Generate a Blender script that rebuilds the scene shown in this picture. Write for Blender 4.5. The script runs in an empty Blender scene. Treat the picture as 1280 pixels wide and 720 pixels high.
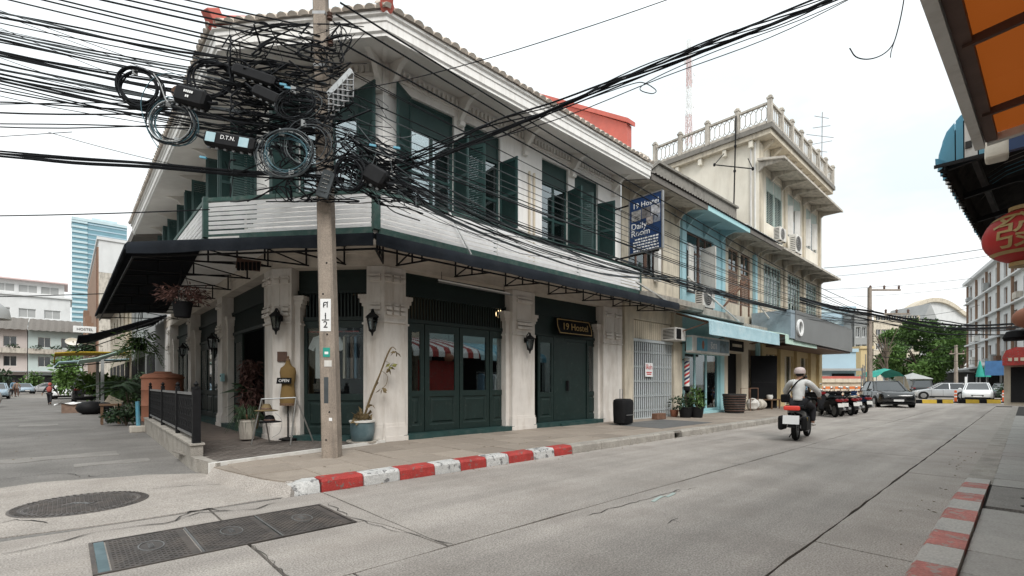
import bpy, bmesh, math, random
from mathutils import Vector, Matrix
RND = random.Random(7)
S = bpy.context.scene
COL = S.collection
rad = math.radians

# ---------------------------------------------------------------- camera
# world axes: +X runs down the right-hand street, +Y runs down the left-hand street
EYE = 1.35
cam_d = bpy.data.cameras.new('camera')
cam = bpy.data.objects.new('camera', cam_d)
COL.objects.link(cam)
cam.location = (0, 0, EYE)
cam.rotation_euler = (rad(90), 0, -math.atan2(599, 643))
cam_d.sensor_width = 36
cam_d.lens = 36 * 599 / 1280
cam_d.shift_y = 120 / 1280
cam_d.clip_start = 0.05
cam_d.clip_end = 3000
S.camera = cam

# ---------------------------------------------------------------- sky, sun, exposure
SUN_EL, SUN_AZ = rad(46), rad(215)      # high and soft, behind the camera
W = bpy.data.worlds.new('World')
S.world = W
W.use_nodes = True
nt = W.node_tree
nt.nodes.clear()
wo = nt.nodes.new('ShaderNodeOutputWorld')
bg = nt.nodes.new('ShaderNodeBackground')
sky = nt.nodes.new('ShaderNodeTexSky')
sky.sky_type = 'NISHITA'
sky.sun_disc = False
sky.sun_elevation = SUN_EL
sky.sun_rotation = SUN_AZ
sky.dust_density = 3
tc = nt.nodes.new('ShaderNodeTexCoord')
mp = nt.nodes.new('ShaderNodeMapping')
mp.inputs['Scale'].default_value = (1, 1, 2.6)
nz = nt.nodes.new('ShaderNodeTexNoise')
nz.inputs['Scale'].default_value = 1.7
nz.inputs['Detail'].default_value = 7
nz.inputs['Roughness'].default_value = .55
rp = nt.nodes.new('ShaderNodeValToRGB')
rp.color_ramp.elements[0].position = .36
rp.color_ramp.elements[1].position = .70
rp.color_ramp.elements[0].color = (5.9, 6.45, 6.6, 1)
rp.color_ramp.elements[1].color = (8.9, 9.0, 8.95, 1)
mx = nt.nodes.new('ShaderNodeMixRGB')
mx.inputs[0].default_value = .93          # an almost closed white cloud deck over the blue
nt.links.new(tc.outputs['Generated'], mp.inputs[0])
nt.links.new(mp.outputs[0], nz.inputs[0])
nt.links.new(nz.outputs[0], rp.inputs[0])
nt.links.new(sky.outputs[0], mx.inputs[1])
nt.links.new(rp.outputs[0], mx.inputs[2])
# an overcast sky is brighter overhead than at the horizon
sp = nt.nodes.new('ShaderNodeSeparateXYZ'); mr = nt.nodes.new('ShaderNodeMapRange'); vs_ = nt.nodes.new('ShaderNodeVectorMath')
vs_.operation = 'SCALE'
mr.inputs[3].default_value = .80; mr.inputs[4].default_value = 1.34
nt.links.new(tc.outputs['Generated'], sp.inputs[0]); nt.links.new(sp.outputs[2], mr.inputs[0])
nt.links.new(mx.outputs[0], vs_.inputs[0]); nt.links.new(mr.outputs[0], vs_.inputs['Scale'])
nt.links.new(vs_.outputs[0], bg.inputs[0])
bg.inputs[1].default_value = .10
nt.links.new(bg.outputs[0], wo.inputs[0])
sl = bpy.data.lights.new('sun', 'SUN')
sl.energy = 1.5
sl.angle = rad(28)
sl.color = (1, .975, .94)
sun = bpy.data.objects.new('sun', sl)
COL.objects.link(sun)
sun.rotation_euler = (rad(90) - SUN_EL, 0, rad(-28))
S.view_settings.view_transform = 'Standard'
S.view_settings.look = 'None'
S.view_settings.exposure = 0.74
S.view_settings.gamma = 1

# ---------------------------------------------------------------- measuring: a sight line of the photograph met with a real plane
D1 = (643 / 878.8, 599 / 878.8)
def ray(u, v):
    r = (u - 640) / 599
    return D1[0] * r + D1[1], D1[0] - D1[1] * r, (480 - v) / 599
def onY(u, v, Y):
    x, y, t = ray(u, v); d = Y / y
    return Vector((x * d, Y, EYE + t * d))
def onX(u, v, X):
    x, y, t = ray(u, v); d = X / x
    return Vector((X, y * d, EYE + t * d))
def onZ(u, v, Z=0.0):
    x, y, t = ray(u, v); d = (Z - EYE) / t
    return Vector((x * d, y * d, Z))
def onD(u, v, d):
    x, y, t = ray(u, v)
    return Vector((x * d, y * d, EYE + t * d))

# ---------------------------------------------------------------- mesh helper
class G:
    def __init__(s):
        s.v = []; s.f = []
    def add(s, vs, fs):
        n = len(s.v)
        s.v += [tuple(p) for p in vs]
        s.f += [tuple(i + n for i in f) for f in fs]
        return s
    def box(s, x0, x1, y0, y1, z0, z1):
        return s.add([(x0, y0, z0), (x1, y0, z0), (x1, y1, z0), (x0, y1, z0), (x0, y0, z1), (x1, y0, z1), (x1, y1, z1), (x0, y1, z1)],
                     [(3, 2, 1, 0), (4, 5, 6, 7), (0, 1, 5, 4), (1, 2, 6, 5), (2, 3, 7, 6), (3, 0, 4, 7)])
    def bar(s, p, q, w, h=None, up=(0, 0, 1)):
        p, q = Vector(p), Vector(q); h = h or w
        d = (q - p).normalized(); up = Vector(up)
        if abs(d.dot(up)) > .98: up = Vector((1, 0, 0))
        a = d.cross(up).normalized() * w / 2; b = a.cross(d).normalized() * h / 2
        return s.add([p - a - b, p + a - b, p + a + b, p - a + b, q - a - b, q + a - b, q + a + b, q - a + b],
                     [(3, 2, 1, 0), (4, 5, 6, 7), (0, 1, 5, 4), (1, 2, 6, 5), (2, 3, 7, 6), (3, 0, 4, 7)])
    def tube(s, pts, r, n=6, cap=True):
        pts = [Vector(p) for p in pts]
        rs = r if isinstance(r, (list, tuple)) else [r] * len(pts)
        m = len(pts); vs = []; ref = None
        for i, p in enumerate(pts):
            d = (pts[min(i + 1, m - 1)] - pts[max(i - 1, 0)])
            d = d.normalized() if d.length > 1e-9 else Vector((0, 0, 1))
            if ref is None:
                ref = Vector((0, 0, 1)) if abs(d.z) < .9 else Vector((1, 0, 0))
            a = d.cross(ref)
            if a.length < 1e-6: a = d.cross(Vector((.3, .8, .5)))
            a.normalize(); b = d.cross(a).normalized(); ref = a.cross(d)
            for k in range(n):
                t = 2 * math.pi * k / n
                vs.append(p + (a * math.cos(t) + b * math.sin(t)) * rs[i])
        fs = [(i * n + k, i * n + (k + 1) % n, (i + 1) * n + (k + 1) % n, (i + 1) * n + k) for i in range(m - 1) for k in range(n)]
        if cap: fs += [tuple(range(n))[::-1], tuple((m - 1) * n + k for k in range(n))]
        return s.add(vs, fs)
    def lathe(s, prof, c=(0, 0, 0), n=16):
        vs = []; m = len(prof)
        for r, z in prof:
            for k in range(n):
                t = 2 * math.pi * k / n
                vs.append((c[0] + max(r, .0005) * math.cos(t), c[1] + max(r, .0005) * math.sin(t), c[2] + z))
        fs = [(i * n + k, i * n + (k + 1) % n, (i + 1) * n + (k + 1) % n, (i + 1) * n + k) for i in range(m - 1) for k in range(n)]
        fs += [tuple(range(n))[::-1], tuple((m - 1) * n + k for k in range(n))]
        return s.add(vs, fs)
    def ell(s, c, rx, ry, rz, n=12, m=8):
        vs = []
        for i in range(m + 1):
            a = -math.pi / 2 + math.pi * i / m
            q = max(math.cos(a), .003)
            for k in range(n):
                t = 2 * math.pi * k / n
                vs.append((c[0] + rx * q * math.cos(t), c[1] + ry * q * math.sin(t), c[2] + rz * math.sin(a)))
        fs = [(i * n + k, i * n + (k + 1) % n, (i + 1) * n + (k + 1) % n, (i + 1) * n + k) for i in range(m) for k in range(n)]
        fs += [tuple(range(n))[::-1], tuple(m * n + k for k in range(n))]
        return s.add(vs, fs)
    def ext(s, poly, vec):
        poly = [Vector(p) for p in poly]; vec = Vector(vec); n = len(poly)
        return s.add(poly + [p + vec for p in poly], [tuple(range(n))[::-1], tuple(range(n, 2 * n))] + [(i, (i + 1) % n, n + (i + 1) % n, n + i) for i in range(n)])
    def loft(s, secs, cap=True, close=True):
        n = len(secs[0]); vs = [p for q in secs for p in q]
        fs = [(i * n + k, i * n + (k + 1) % n, (i + 1) * n + (k + 1) % n, (i + 1) * n + k) for i in range(len(secs) - 1) for k in range(n if close else n - 1)]
        if cap: fs += [tuple(range(n))[::-1], tuple((len(secs) - 1) * n + k for k in range(n))]
        return s.add(vs, fs)
    def quad(s, *p):
        return s.add(p, [tuple(range(len(p)))])
    def xf(s, m, start=0):
        s.v = s.v[:start] + [tuple(m @ Vector(p)) for p in s.v[start:]]
        return s
    def mesh(s, name, mat, smooth=False, recalc=True, xf=None):
        if xf is not None: s.xf(xf)
        me = bpy.data.meshes.new(name)
        me.from_pydata(s.v, [], s.f)
        if recalc:
            bm = bmesh.new(); bm.from_mesh(me)
            bmesh.ops.recalc_face_normals(bm, faces=bm.faces)
            bm.to_mesh(me); bm.free()
        me.materials.append(mat)
        if smooth:
            me.shade_smooth()
            me.set_sharp_from_angle(angle=rad(42 if smooth is True else smooth))
        return me
    def obj(s, name, mat, parent=None, smooth=False, recalc=True, xf=None, bevel=0, label=None):
        o = link(name, s.mesh(name, mat, smooth, recalc, xf), parent)
        if bevel:
            b = o.modifiers.new('edge', 'BEVEL'); b.width = bevel; b.segments = 2; b.limit_method = 'ANGLE'; b.angle_limit = rad(40)
        if label: o['label'] = label
        return o

WORLD_BUILT = set()
def link(name, me, parent=None):
    o = bpy.data.objects.new(name, me)
    COL.objects.link(o)
    if parent is not None:
        o.parent = parent
        if parent.name in WORLD_BUILT:
            o.matrix_parent_inverse = Matrix.Translation(-parent.location)
    return o
def thing(name, label, cat, loc=(0, 0, 0), group=None, rotz=None):
    """an Empty at the base of a thing; with rotz the parts are modelled about the base, else in place"""
    o = bpy.data.objects.new(name, None)
    COL.objects.link(o)
    o.location = loc; o.empty_display_size = .2
    if rotz is None: WORLD_BUILT.add(o.name)
    else: o.rotation_euler = (0, 0, rotz)
    return tag(o, label, cat, group)
def tag(o, label=None, cat=None, group=None, kind=None):
    for k, v in (('label', label), ('category', cat), ('group', group), ('kind', kind)):
        if v: o[k] = v
    return o
def struct(o):
    o['kind'] = 'structure'; return o
def stuff(o):
    o['kind'] = 'stuff'; return o
def dup(root, loc, rotz=None, label=None, group=None, scale=None):
    r = root.copy(); COL.objects.link(r); r.location = loc
    if rotz is not None: r.rotation_euler = (0, 0, rotz)
    if scale: r.scale = (scale,) * 3
    if label: r['label'] = label
    if group: r['group'] = group
    for ch in list(root.children):
        c = ch.copy(); COL.objects.link(c); c.parent = r
        for g in ch.children:
            d = g.copy(); COL.objects.link(d); d.parent = c
    return r
def frame(ox, oy, ang, oz=0):
    return Matrix.Translation((ox, oy, oz)) @ Matrix.Rotation(ang, 4, 'Z')

# ---------------------------------------------------------------- procedural materials
def M(name, col, rough=.75, var=.18, sc=3.0, bump=0.0, bsc=None, metal=0.0, dirt=None, damt=.5, dsc=1.2, streak=0, spec=.4, fine=0.0, fsc=60, emit=0, rnd=0.0, trans=0, stretch=None, lanes=0, hard=0):
    m = bpy.data.materials.new(name); m.use_nodes = True
    n = m.node_tree; L = n.links.new; N = n.nodes.new
    p = n.nodes['Principled BSDF']
    p.inputs['Roughness'].default_value = rough
    p.inputs['Metallic'].default_value = metal
    p.inputs['Specular IOR Level'].default_value = spec
    tcn = N('ShaderNodeTexCoord')
    vec = tcn.outputs['Object']
    if stretch:
        mpn = N('ShaderNodeMapping'); mpn.inputs['Scale'].default_value = stretch
        L(vec, mpn.inputs[0]); vec = mpn.outputs[0]
    a = N('ShaderNodeTexNoise'); a.inputs['Scale'].default_value = sc; a.inputs['Detail'].default_value = 7; a.inputs['Roughness'].default_value = .6
    L(vec, a.inputs['Vector'])
    def mix(f, c1, c2):
        x = N('ShaderNodeMixRGB')
        for i, q in ((0, f), (1, c1), (2, c2)):
            if hasattr(q, 'links'): L(q, x.inputs[i])
            elif i == 0: x.inputs[0].default_value = q
            else: x.inputs[i].default_value = (*q, 1)
        return x.outputs[0]
    ra = N('ShaderNodeMapRange'); ra.inputs[1].default_value = .28; ra.inputs[2].default_value = .72
    L(a.outputs[0], ra.inputs[0])
    c = mix(ra.outputs[0], [x * (1 - var) for x in col], [min(1, x * (1 + var)) for x in col])
    if fine:
        g = N('ShaderNodeTexNoise'); g.inputs['Scale'].default_value = fsc; g.inputs['Detail'].default_value = 3
        L(vec, g.inputs['Vector'])
        rg = N('ShaderNodeMapRange'); rg.inputs[1].default_value = .35; rg.inputs[2].default_value = .65
        rg.inputs[3].default_value = 1 - fine; rg.inputs[4].default_value = 1 + fine
        L(g.outputs[0], rg.inputs[0])
        x = N('ShaderNodeVectorMath'); x.operation = 'SCALE'
        L(c, x.inputs[0]); L(rg.outputs[0], x.inputs['Scale']); c = x.outputs[0]
    if dirt:
        d = N('ShaderNodeTexNoise'); d.inputs['Scale'].default_value = dsc; d.inputs['Detail'].default_value = 9; d.inputs['Roughness'].default_value = .68
        if streak:
            q = N('ShaderNodeMapping'); q.inputs['Scale'].default_value = (streak, streak, .35)
            L(tcn.outputs['Object'], q.inputs[0]); L(q.outputs[0], d.inputs['Vector'])
        else:
            L(tcn.outputs['Object'], d.inputs['Vector'])
        rd = N('ShaderNodeMapRange'); rd.inputs[1].default_value = hard or .47; rd.inputs[2].default_value = hard + .035 if hard else .72; rd.inputs[4].default_value = damt
        L(d.outputs[0], rd.inputs[0])
        c = mix(rd.outputs[0], c, dirt)
    if lanes:                       # worn wheel tracks along x, and small oily drips
        q = N('ShaderNodeMapping'); q.inputs['Scale'].default_value = (.10, 1.5, 1)
        e = N('ShaderNodeTexNoise'); e.inputs['Scale'].default_value = 1.3; e.inputs['Detail'].default_value = 4
        L(tcn.outputs['Object'], q.inputs[0]); L(q.outputs[0], e.inputs['Vector'])
        re_ = N('ShaderNodeMapRange'); re_.inputs[1].default_value = .35; re_.inputs[2].default_value = .65
        re_.inputs[3].default_value = 1 - lanes; re_.inputs[4].default_value = 1 + lanes * .7
        L(e.outputs[0], re_.inputs[0]); x = N('ShaderNodeVectorMath'); x.operation = 'SCALE'
        L(c, x.inputs[0]); L(re_.outputs[0], x.inputs['Scale']); c = x.outputs[0]
        e = N('ShaderNodeTexNoise'); e.inputs['Scale'].default_value = 2.6; e.inputs['Detail'].default_value = 5; e.inputs['Roughness'].default_value = .7
        L(tcn.outputs['Object'], e.inputs['Vector'])
        re_ = N('ShaderNodeMapRange'); re_.inputs[1].default_value = .66; re_.inputs[2].default_value = .76; re_.inputs[4].default_value = .5
        L(e.outputs[0], re_.inputs[0]); c = mix(re_.outputs[0], c, (.11, .095, .085))
    if rnd:
        oi = N('ShaderNodeObjectInfo'); rr = N('ShaderNodeMapRange')
        rr.inputs[3].default_value = 1 - rnd; rr.inputs[4].default_value = 1 + rnd
        L(oi.outputs['Random'], rr.inputs[0])
        x = N('ShaderNodeVectorMath'); x.operation = 'SCALE'
        L(c, x.inputs[0]); L(rr.outputs[0], x.inputs['Scale']); c = x.outputs[0]
    L(c, p.inputs['Base Color'])
    if bump:
        b = N('ShaderNodeBump'); b.inputs['Strength'].default_value = min(1, bump); b.inputs['Distance'].default_value = .02
        h = N('ShaderNodeTexNoise'); h.inputs['Scale'].default_value = bsc or sc * 8; h.inputs['Detail'].default_value = 4
        L(vec, h.inputs['Vector'])
        L(h.outputs[0], b.inputs['Height']); L(b.outputs[0], p.inputs['Normal'])
    if emit:
        p.inputs['Emission Color'].default_value = (*col, 1); p.inputs['Emission Strength'].default_value = emit
    if trans:
        p.inputs['Transmission Weight'].default_value = trans
    return m

mt = {}
def mat(k, *a, **kw):
    mt[k] = M(k, *a, **kw); return mt[k]
mat('road', (.35, .318, .288), .85, .12, 1.1, .25, 90, dirt=(.21, .18, .155), damt=.5, dsc=.8, fine=.34, fsc=75, rnd=.05, lanes=.16)
mat('road_pale', (.355, .322, .29), .85, .14, 1.4, .25, 90, dirt=(.24, .21, .18), damt=.5, dsc=1.6, fine=.32, fsc=75)
mat('street', (.185, .175, .163), .85, .25, .8, .25, 80, dirt=(.115, .105, .095), damt=.6, dsc=.5, fine=.22, fsc=40)
mat('patch', (.235, .222, .205), .85, .2, 2, .2, 60, fine=.2)
mat('patch_dark', (.12, .12, .118), .85, .2, 2, .3, 60, fine=.25)
mat('earth', (.075, .068, .06), .95, .3, 2, .4)
mat('tar', (.04, .037, .034), .95, .3, 4)
mat('ground', (.22, .205, .185), .9, .2, .3, fine=.15, fsc=8)
mat('paving', (.30, .255, .212), .82, .2, 2.2, .25, 70, dirt=(.16, .13, .105), damt=.55, dsc=1.3, fine=.14, rnd=.15)
mat('paving_grey', (.36, .345, .32), .82, .15, 2.2, .2, 70, dirt=(.22, .205, .19), damt=.5, dsc=1.3, fine=.12, rnd=.08)
mat('kerb', (.33, .305, .27), .85, .2, 3, .3, 60, dirt=(.14, .125, .11), damt=.6, dsc=2.5, fine=.2, rnd=.08)
mat('kerb_red', (.36, .040, .034), .7, .25, 5, .35, 50, dirt=(.17, .135, .12), damt=.85, dsc=11, hard=.565, fine=.18)
mat('kerb_white', (.50, .495, .48), .75, .2, 5, .35, 50, dirt=(.13, .128, .128), damt=.9, dsc=8, hard=.535, fine=.15)
mat('kerb_pale', (.45, .43, .40), .8, .2, 5, .3, 50, dirt=(.3, .28, .25), damt=.6, dsc=5, fine=.15)
mat('kerb_pink', (.42, .155, .13), .75, .25, 5, .3, 50, dirt=(.33, .29, .26), damt=.85, dsc=8, hard=.53, fine=.15)
mat('terrace_bed', (.23, .21, .185), .9, .2, 5)
mat('brick_dark', (.105, .088, .077), .8, .25, 6, .3, 60, rnd=.22, fine=.15)
mat('terrace', (.12, .097, .082), .8, .3, 5, .3, 60)
mat('iron_cover', (.10, .09, .084), .55, .3, 6, .3, 120, metal=.3, dirt=(.18, .145, .12), damt=.5, dsc=3)
mat('wall_white', (.83, .81, .785), .85, .06, 1.5, .15, 60, dirt=(.48, .43, .37), damt=.3, dsc=1.3, streak=3)
mat('column', (.66, .62, .575), .85, .08, 2, .2, 50, dirt=(.36, .30, .24), damt=.6, dsc=1.9, streak=2.0)
mat('soffit', (.82, .79, .75), .85, .08, 1.2, .1, 40, dirt=(.5, .45, .4), damt=.3, dsc=1.0)
mat('fascia', (.82, .80, .77), .7, .06, 2, dirt=(.4, .36, .31), damt=.35, dsc=2.5, streak=4)
mat('beam', (.60, .54, .47), .85, .12, 2, .2, 40, dirt=(.25, .2, .16), damt=.5, dsc=1.5, stretch=(1, 1, 9))
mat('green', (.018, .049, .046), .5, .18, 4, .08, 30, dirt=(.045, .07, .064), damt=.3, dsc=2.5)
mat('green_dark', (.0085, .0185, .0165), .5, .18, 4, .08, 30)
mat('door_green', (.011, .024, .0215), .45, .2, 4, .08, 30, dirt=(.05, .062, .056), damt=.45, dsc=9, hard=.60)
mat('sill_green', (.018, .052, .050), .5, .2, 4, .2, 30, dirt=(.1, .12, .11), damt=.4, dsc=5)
mat('green_trim', (.045, .105, .09), .6, .2, 4, .2, 30, dirt=(.25, .26, .24), damt=.4, dsc=6)
mat('slat', (.86, .855, .85), .75, .06, 6, .2, 40, dirt=(.45, .43, .41), damt=.35, dsc=3, rnd=.06, stretch=(.6, .6, 6))
mat('canvas', (.015, .018, .023), .95, .25, 2, .2, 25, dirt=(.04, .043, .048), damt=.5, dsc=1.3, spec=.12)
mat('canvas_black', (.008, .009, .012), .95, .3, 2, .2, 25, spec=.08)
mat('iron', (.010, .010, .011), .6, .3, 8, spec=.18)
mat('iron_grey', (.30, .30, .30), .45, .2, 6, metal=.7)
mat('steel', (.5, .5, .49), .35, .15, 8, metal=.85)
mat('rust', (.16, .085, .055), .8, .35, 6, .2)
mat('tile', (.56, .49, .42), .8, .2, 4, .3, 40, dirt=(.2, .17, .15), damt=.55, dsc=3, rnd=.18)
mat('roof_red', (.53, .135, .105), .7, .12, 2, dirt=(.3, .12, .1), damt=.4, dsc=1.6)
mat('roof_old', (.16, .145, .13), .9, .3, 2, .3, 30, dirt=(.06, .055, .05), damt=.6, dsc=2)
mat('roof_zinc', (.45, .46, .46), .5, .2, 2, metal=.3, dirt=(.2, .17, .14), damt=.5, dsc=2)
mat('moss', (.24, .225, .20), .95, .3, 3, .4, 30, dirt=(.055, .05, .045), damt=.9, dsc=3)
mat('cream', (.64, .56, .44), .85, .1, 1.5, .15, 50, dirt=(.30, .25, .19), damt=.5, dsc=1.2, streak=2)
mat('cream_pale', (.76, .71, .61), .85, .07, 1.2, .15, 50, dirt=(.46, .40, .32), damt=.45, dsc=1.0, streak=1.6)
mat('cream_old', (.56, .50, .40), .85, .14, 2, .2, 50, dirt=(.2, .17, .14), damt=.6, dsc=1.8, streak=2.5)
mat('concrete_old', (.50, .46, .40), .9, .15, 3, .3, 40, dirt=(.13, .115, .10), damt=.8, dsc=2.4, streak=2)
mat('blue_wall', (.32, .51, .56), .8, .1, 2, .1, 40, dirt=(.35, .45, .46), damt=.4, dsc=1.6)
mat('aqua', (.36, .60, .63), .6, .1, 2, .1, dirt=(.3, .42, .42), damt=.4, dsc=2)
mat('ocher', (.56, .44, .24), .8, .1, 2, .1, dirt=(.3, .23, .14), damt=.4, dsc=2)
mat('brown', (.10, .055, .04), .6, .25, 5)
mat('brown_pale', (.26, .175, .13), .7, .25, 5, dirt=(.12, .08, .06), damt=.5, dsc=3)
mat('wood', (.16, .095, .055), .65, .25, 4, stretch=(1, 8, 8))
mat('black', (.008, .008, .009), .7, .2, 4, spec=.12)
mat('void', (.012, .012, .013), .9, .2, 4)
mat('grey_panel', (.175, .18, .178), .55, .06, 1, dirt=(.12, .12, .115), damt=.4, dsc=.8)
mat('white', (.80, .80, .79), .6, .04, 3)
mat('white_old', (.66, .645, .61), .75, .08, 3, dirt=(.36, .32, .27), damt=.5, dsc=2, streak=2)
mat('shutter_pale', (.40, .48, .45), .7, .12, 4, dirt=(.5, .47, .4), damt=.5, dsc=3)
mat('cable', (.010, .011, .013), .7, .25, 5, spec=.14)
mat('cable_grey', (.06, .07, .075), .5, .2, 5)
mat('cable_blue', (.045, .11, .135), .5, .2, 5)
mat('cable_white', (.30, .31, .31), .5, .2, 5)
mat('cable_brown', (.14, .075, .045), .5, .2, 5)
mat('pole', (.30, .25, .205), .9, .18, 4, .35, 40, dirt=(.11, .095, .082), damt=.6, dsc=3, streak=3, fine=.15)
mat('gate', (.50, .54, .55), .5, .12, 5, dirt=(.3, .28, .26), damt=.4, dsc=3)
mat('leaf', (.07, .135, .03), .6, .35, 3)
mat('leaf_light', (.10, .185, .04), .6, .3, 3)
mat('leaf_dark', (.024, .05, .02), .6, .35, 3)
mat('leaf_dry', (.16, .115, .055), .8, .35, 5)
mat('leaf_red', (.085, .04, .032), .7, .35, 5)
mat('bark', (.13, .10, .075), .95, .3, 5, .5, 30)
mat('terracotta', (.33, .135, .08), .75, .12, 3, .1, dirt=(.2, .1, .07), damt=.4, dsc=2)
mat('pot_blue', (.085, .135, .15), .5, .2, 4, dirt=(.2, .24, .25), damt=.5, dsc=4)
mat('soil', (.05, .037, .028), .95, .3, 8)
mat('skin', (.36, .20, .135), .6, .1, 6)
mat('hair', (.015, .012, .011), .6, .2, 6)
mat('tyre', (.012, .012, .012), .9, .2, 8, spec=.15)
mat('paint_dark', (.011, .012, .013), .10, .1, 3, spec=.9)
mat('paint_white', (.72, .73, .73), .3, .04, 2, spec=.6)
mat('paint_silver', (.50, .51, .52), .3, .06, 2, metal=.4)
mat('paint_blue', (.30, .38, .44), .3, .06, 2, metal=.3)
mat('paint_red', (.20, .016, .018), .3, .1, 3)
mat('paint_navy', (.02, .05, .13), .3, .1, 3)
mat('plastic', (.013, .013, .014), .6, .25, 5, spec=.15)
mat('lamp_red', (.55, .045, .03), .3, .1, 5, emit=.22)
mat('lamp_white', (.85, .85, .82), .15, .05, 5)
mat('shirt_grey', (.62, .62, .60), .9, .12, 6, 1, 9)
mat('trouser', (.022, .022, .026), .9, .2, 6, .3, 14)
mat('cloth_blue', (.17, .27, .36), .9, .15, 6)
mat('cloth_pink', (.42, .10, .085), .9, .2, 6)
mat('helmet', (.52, .43, .41), .4, .1, 6)
mat('blue_sheet', (.105, .32, .43), .6, .15, 3, dirt=(.3, .42, .47), damt=.4, dsc=4)
mat('blue_awn', (.36, .52, .57), .6, .12, 3, dirt=(.5, .55, .55), damt=.5, dsc=3)
mat('mint_awn', (.45, .60, .52), .6, .12, 3, dirt=(.55, .6, .56), damt=.4, dsc=3)
mat('rib_dark', (.030, .028, .027), .8, .4, 6, dirt=(.09, .085, .08), damt=.5, dsc=4)
mat('lantern_red', (.43, .030, .026), .6, .15, 4, dirt=(.2, .03, .02), damt=.4, dsc=5)
mat('gold', (.42, .29, .12), .5, .2, 6, dirt=(.3, .17, .07), damt=.4, dsc=8)
mat('sign_navy', (.014, .040, .115), .45, .15, 2)
mat('red_text', (.55, .03, .03), .6, .1, 4)
mat('barrier_yellow', (.62, .42, .05), .7, .15, 5, dirt=(.3, .2, .05), damt=.5, dsc=5)
mat('cone_orange', (.75, .13, .03), .6, .1, 5)
mat('tarp_green', (.02, .28, .22), .7, .15, 3)
mat('tarp_yellow', (.50, .31, .02), .7, .15, 3)
mat('banner', (.72, .62, .5), .8, .05, 3)
mat('banner_orange', (.70, .20, .06), .8, .1, 3)
mat('tower_glass', (.13, .265, .32), .2, .12, .2, spec=.8)
mat('tower_band', (.46, .57, .60), .4, .1, .3)
mat('far_white', (.60, .605, .60), .85, .06, .6, dirt=(.42, .42, .41), damt=.4, dsc=.6, streak=1.5)
mat('far_mint', (.50, .58, .56), .85, .1, .6, dirt=(.36, .40, .39), damt=.4, dsc=.6)
mat('far_pink', (.54, .48, .45), .85, .1, .6, dirt=(.36, .31, .29), damt=.4, dsc=.6)
mat('far_blue', (.36, .48, .55), .8, .08, .4)
mat('far_grey', (.33, .335, .33), .8, .1, .5)
mat('far_brown', (.25, .16, .11), .85, .2, .6)
mat('mast_red', (.62, .47, .45), .6, .1, 2)  # red paled in the colour to stand in for distance haze

def glass(name, tint, rough=.04, alpha=.55):
    """window glass seen from a bright street: part mirror, part a tinted view of the room behind"""
    m = bpy.data.materials.new(name); m.use_nodes = True
    n = m.node_tree; L = n.links.new; N = n.nodes.new
    n.nodes.clear()
    out = N('ShaderNodeOutputMaterial'); mix = N('ShaderNodeMixShader')
    tr = N('ShaderNodeBsdfTransparent'); gl = N('ShaderNodeBsdfGlossy'); fr = N('ShaderNodeFresnel')
    tr.inputs[0].default_value = (*tint, 1)
    gl.inputs[0].default_value = (.86, .93, .95, 1); gl.inputs['Roughness'].default_value = rough
    fr.inputs[0].default_value = 1.5
    add = N('ShaderNodeMath'); add.operation = 'MULTIPLY_ADD'; add.inputs[1].default_value = 1.0; add.inputs[2].default_value = alpha
    L(fr.outputs[0], add.inputs[0]); L(add.outputs[0], mix.inputs[0])
    L(tr.outputs[0], mix.inputs[1]); L(gl.outputs[0], mix.inputs[2]); L(mix.outputs[0], out.inputs[0])
    mt[name] = m
glass('glass', (.78, .82, .82), .02, .105)
glass('glass_bright', (.85, .9, .9), .02, .22)
glass('glass_shop', (.9, .92, .92), .02, .03)
glass('glass_dark', (.35, .38, .38), .02, .05)
mat('car_glass', (.02, .025, .028), .06, .1, 3, spec=1.0)
mat('curtain', (.38, .44, .47), .9, .2, 2.5)

# lettering: made first, while the scene is small
TXT = {}
def letters(key, s, size, mat_, ext=.004, align='CENTER', shear=0, ls=1.0):
    c = bpy.data.curves.new(key, 'FONT')
    c.body = s; c.size = size; c.extrude = ext; c.align_x = align; c.align_y = 'CENTER'; c.shear = shear; c.space_line = ls
    c.resolution_u = 3
    o = bpy.data.objects.new(key, c); COL.objects.link(o)
    me = bpy.data.meshes.new_from_object(o.evaluated_get(bpy.context.evaluated_depsgraph_get()))
    bpy.data.objects.remove(o); bpy.data.curves.remove(c)
    me.materials.clear(); me.materials.append(mat_)
    TXT[key] = me
def put_text(key, name, m4, parent=None):
    me = TXT[key].copy(); me.transform(m4)
    return link(name, me, parent)
def face_mat(origin, xdir, ydir=(0, 0, 1)):
    x = Vector(xdir).normalized(); y = Vector(ydir).normalized(); z = x.cross(y)
    return Matrix(((x.x, y.x, z.x, origin[0]), (x.y, y.y, z.y, origin[1]), (x.z, y.z, z.z, origin[2]), (0, 0, 0, 1)))
letters('hostel', '19 Hostel', .30, mt['gold'], .006, shear=.25)
letters('sign_top', '19 Hostel', .23, mt['white'], .003)
letters('sign_daily', 'Daily\nRoom', .27, mt['white'], .003, 'LEFT', ls=.8)
letters('barber', 'ธิดา', .36, mt['white'], .004)
letters('gate_red', 'ให้เช่า', .20, mt['red_text'], .003)
letters('letter_o', 'O', .75, mt['white'], .03)
letters('pole_no', 'ศ', .16, mt['black'], .002)
letters('pole_frac', '1\n2', .15, mt['black'], .002, ls=.9)
letters('open', 'OPEN', .085, mt['white'], .002)
letters('lantern', '發', .50, mt['gold'], .008)
letters('box_dtn', 'D.T.N.', .085, mt['white'], .002)
letters('manhole', 'กทม', .16, mt['iron_grey'], .004)
letters('drain', 'กทม.', .075, mt['iron_grey'], .004)
letters('far_hostel', 'HOSTEL', .55, mt['black'], .01)
letters('shirt_mark', '19', .13, mt['black'], .001)

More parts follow.
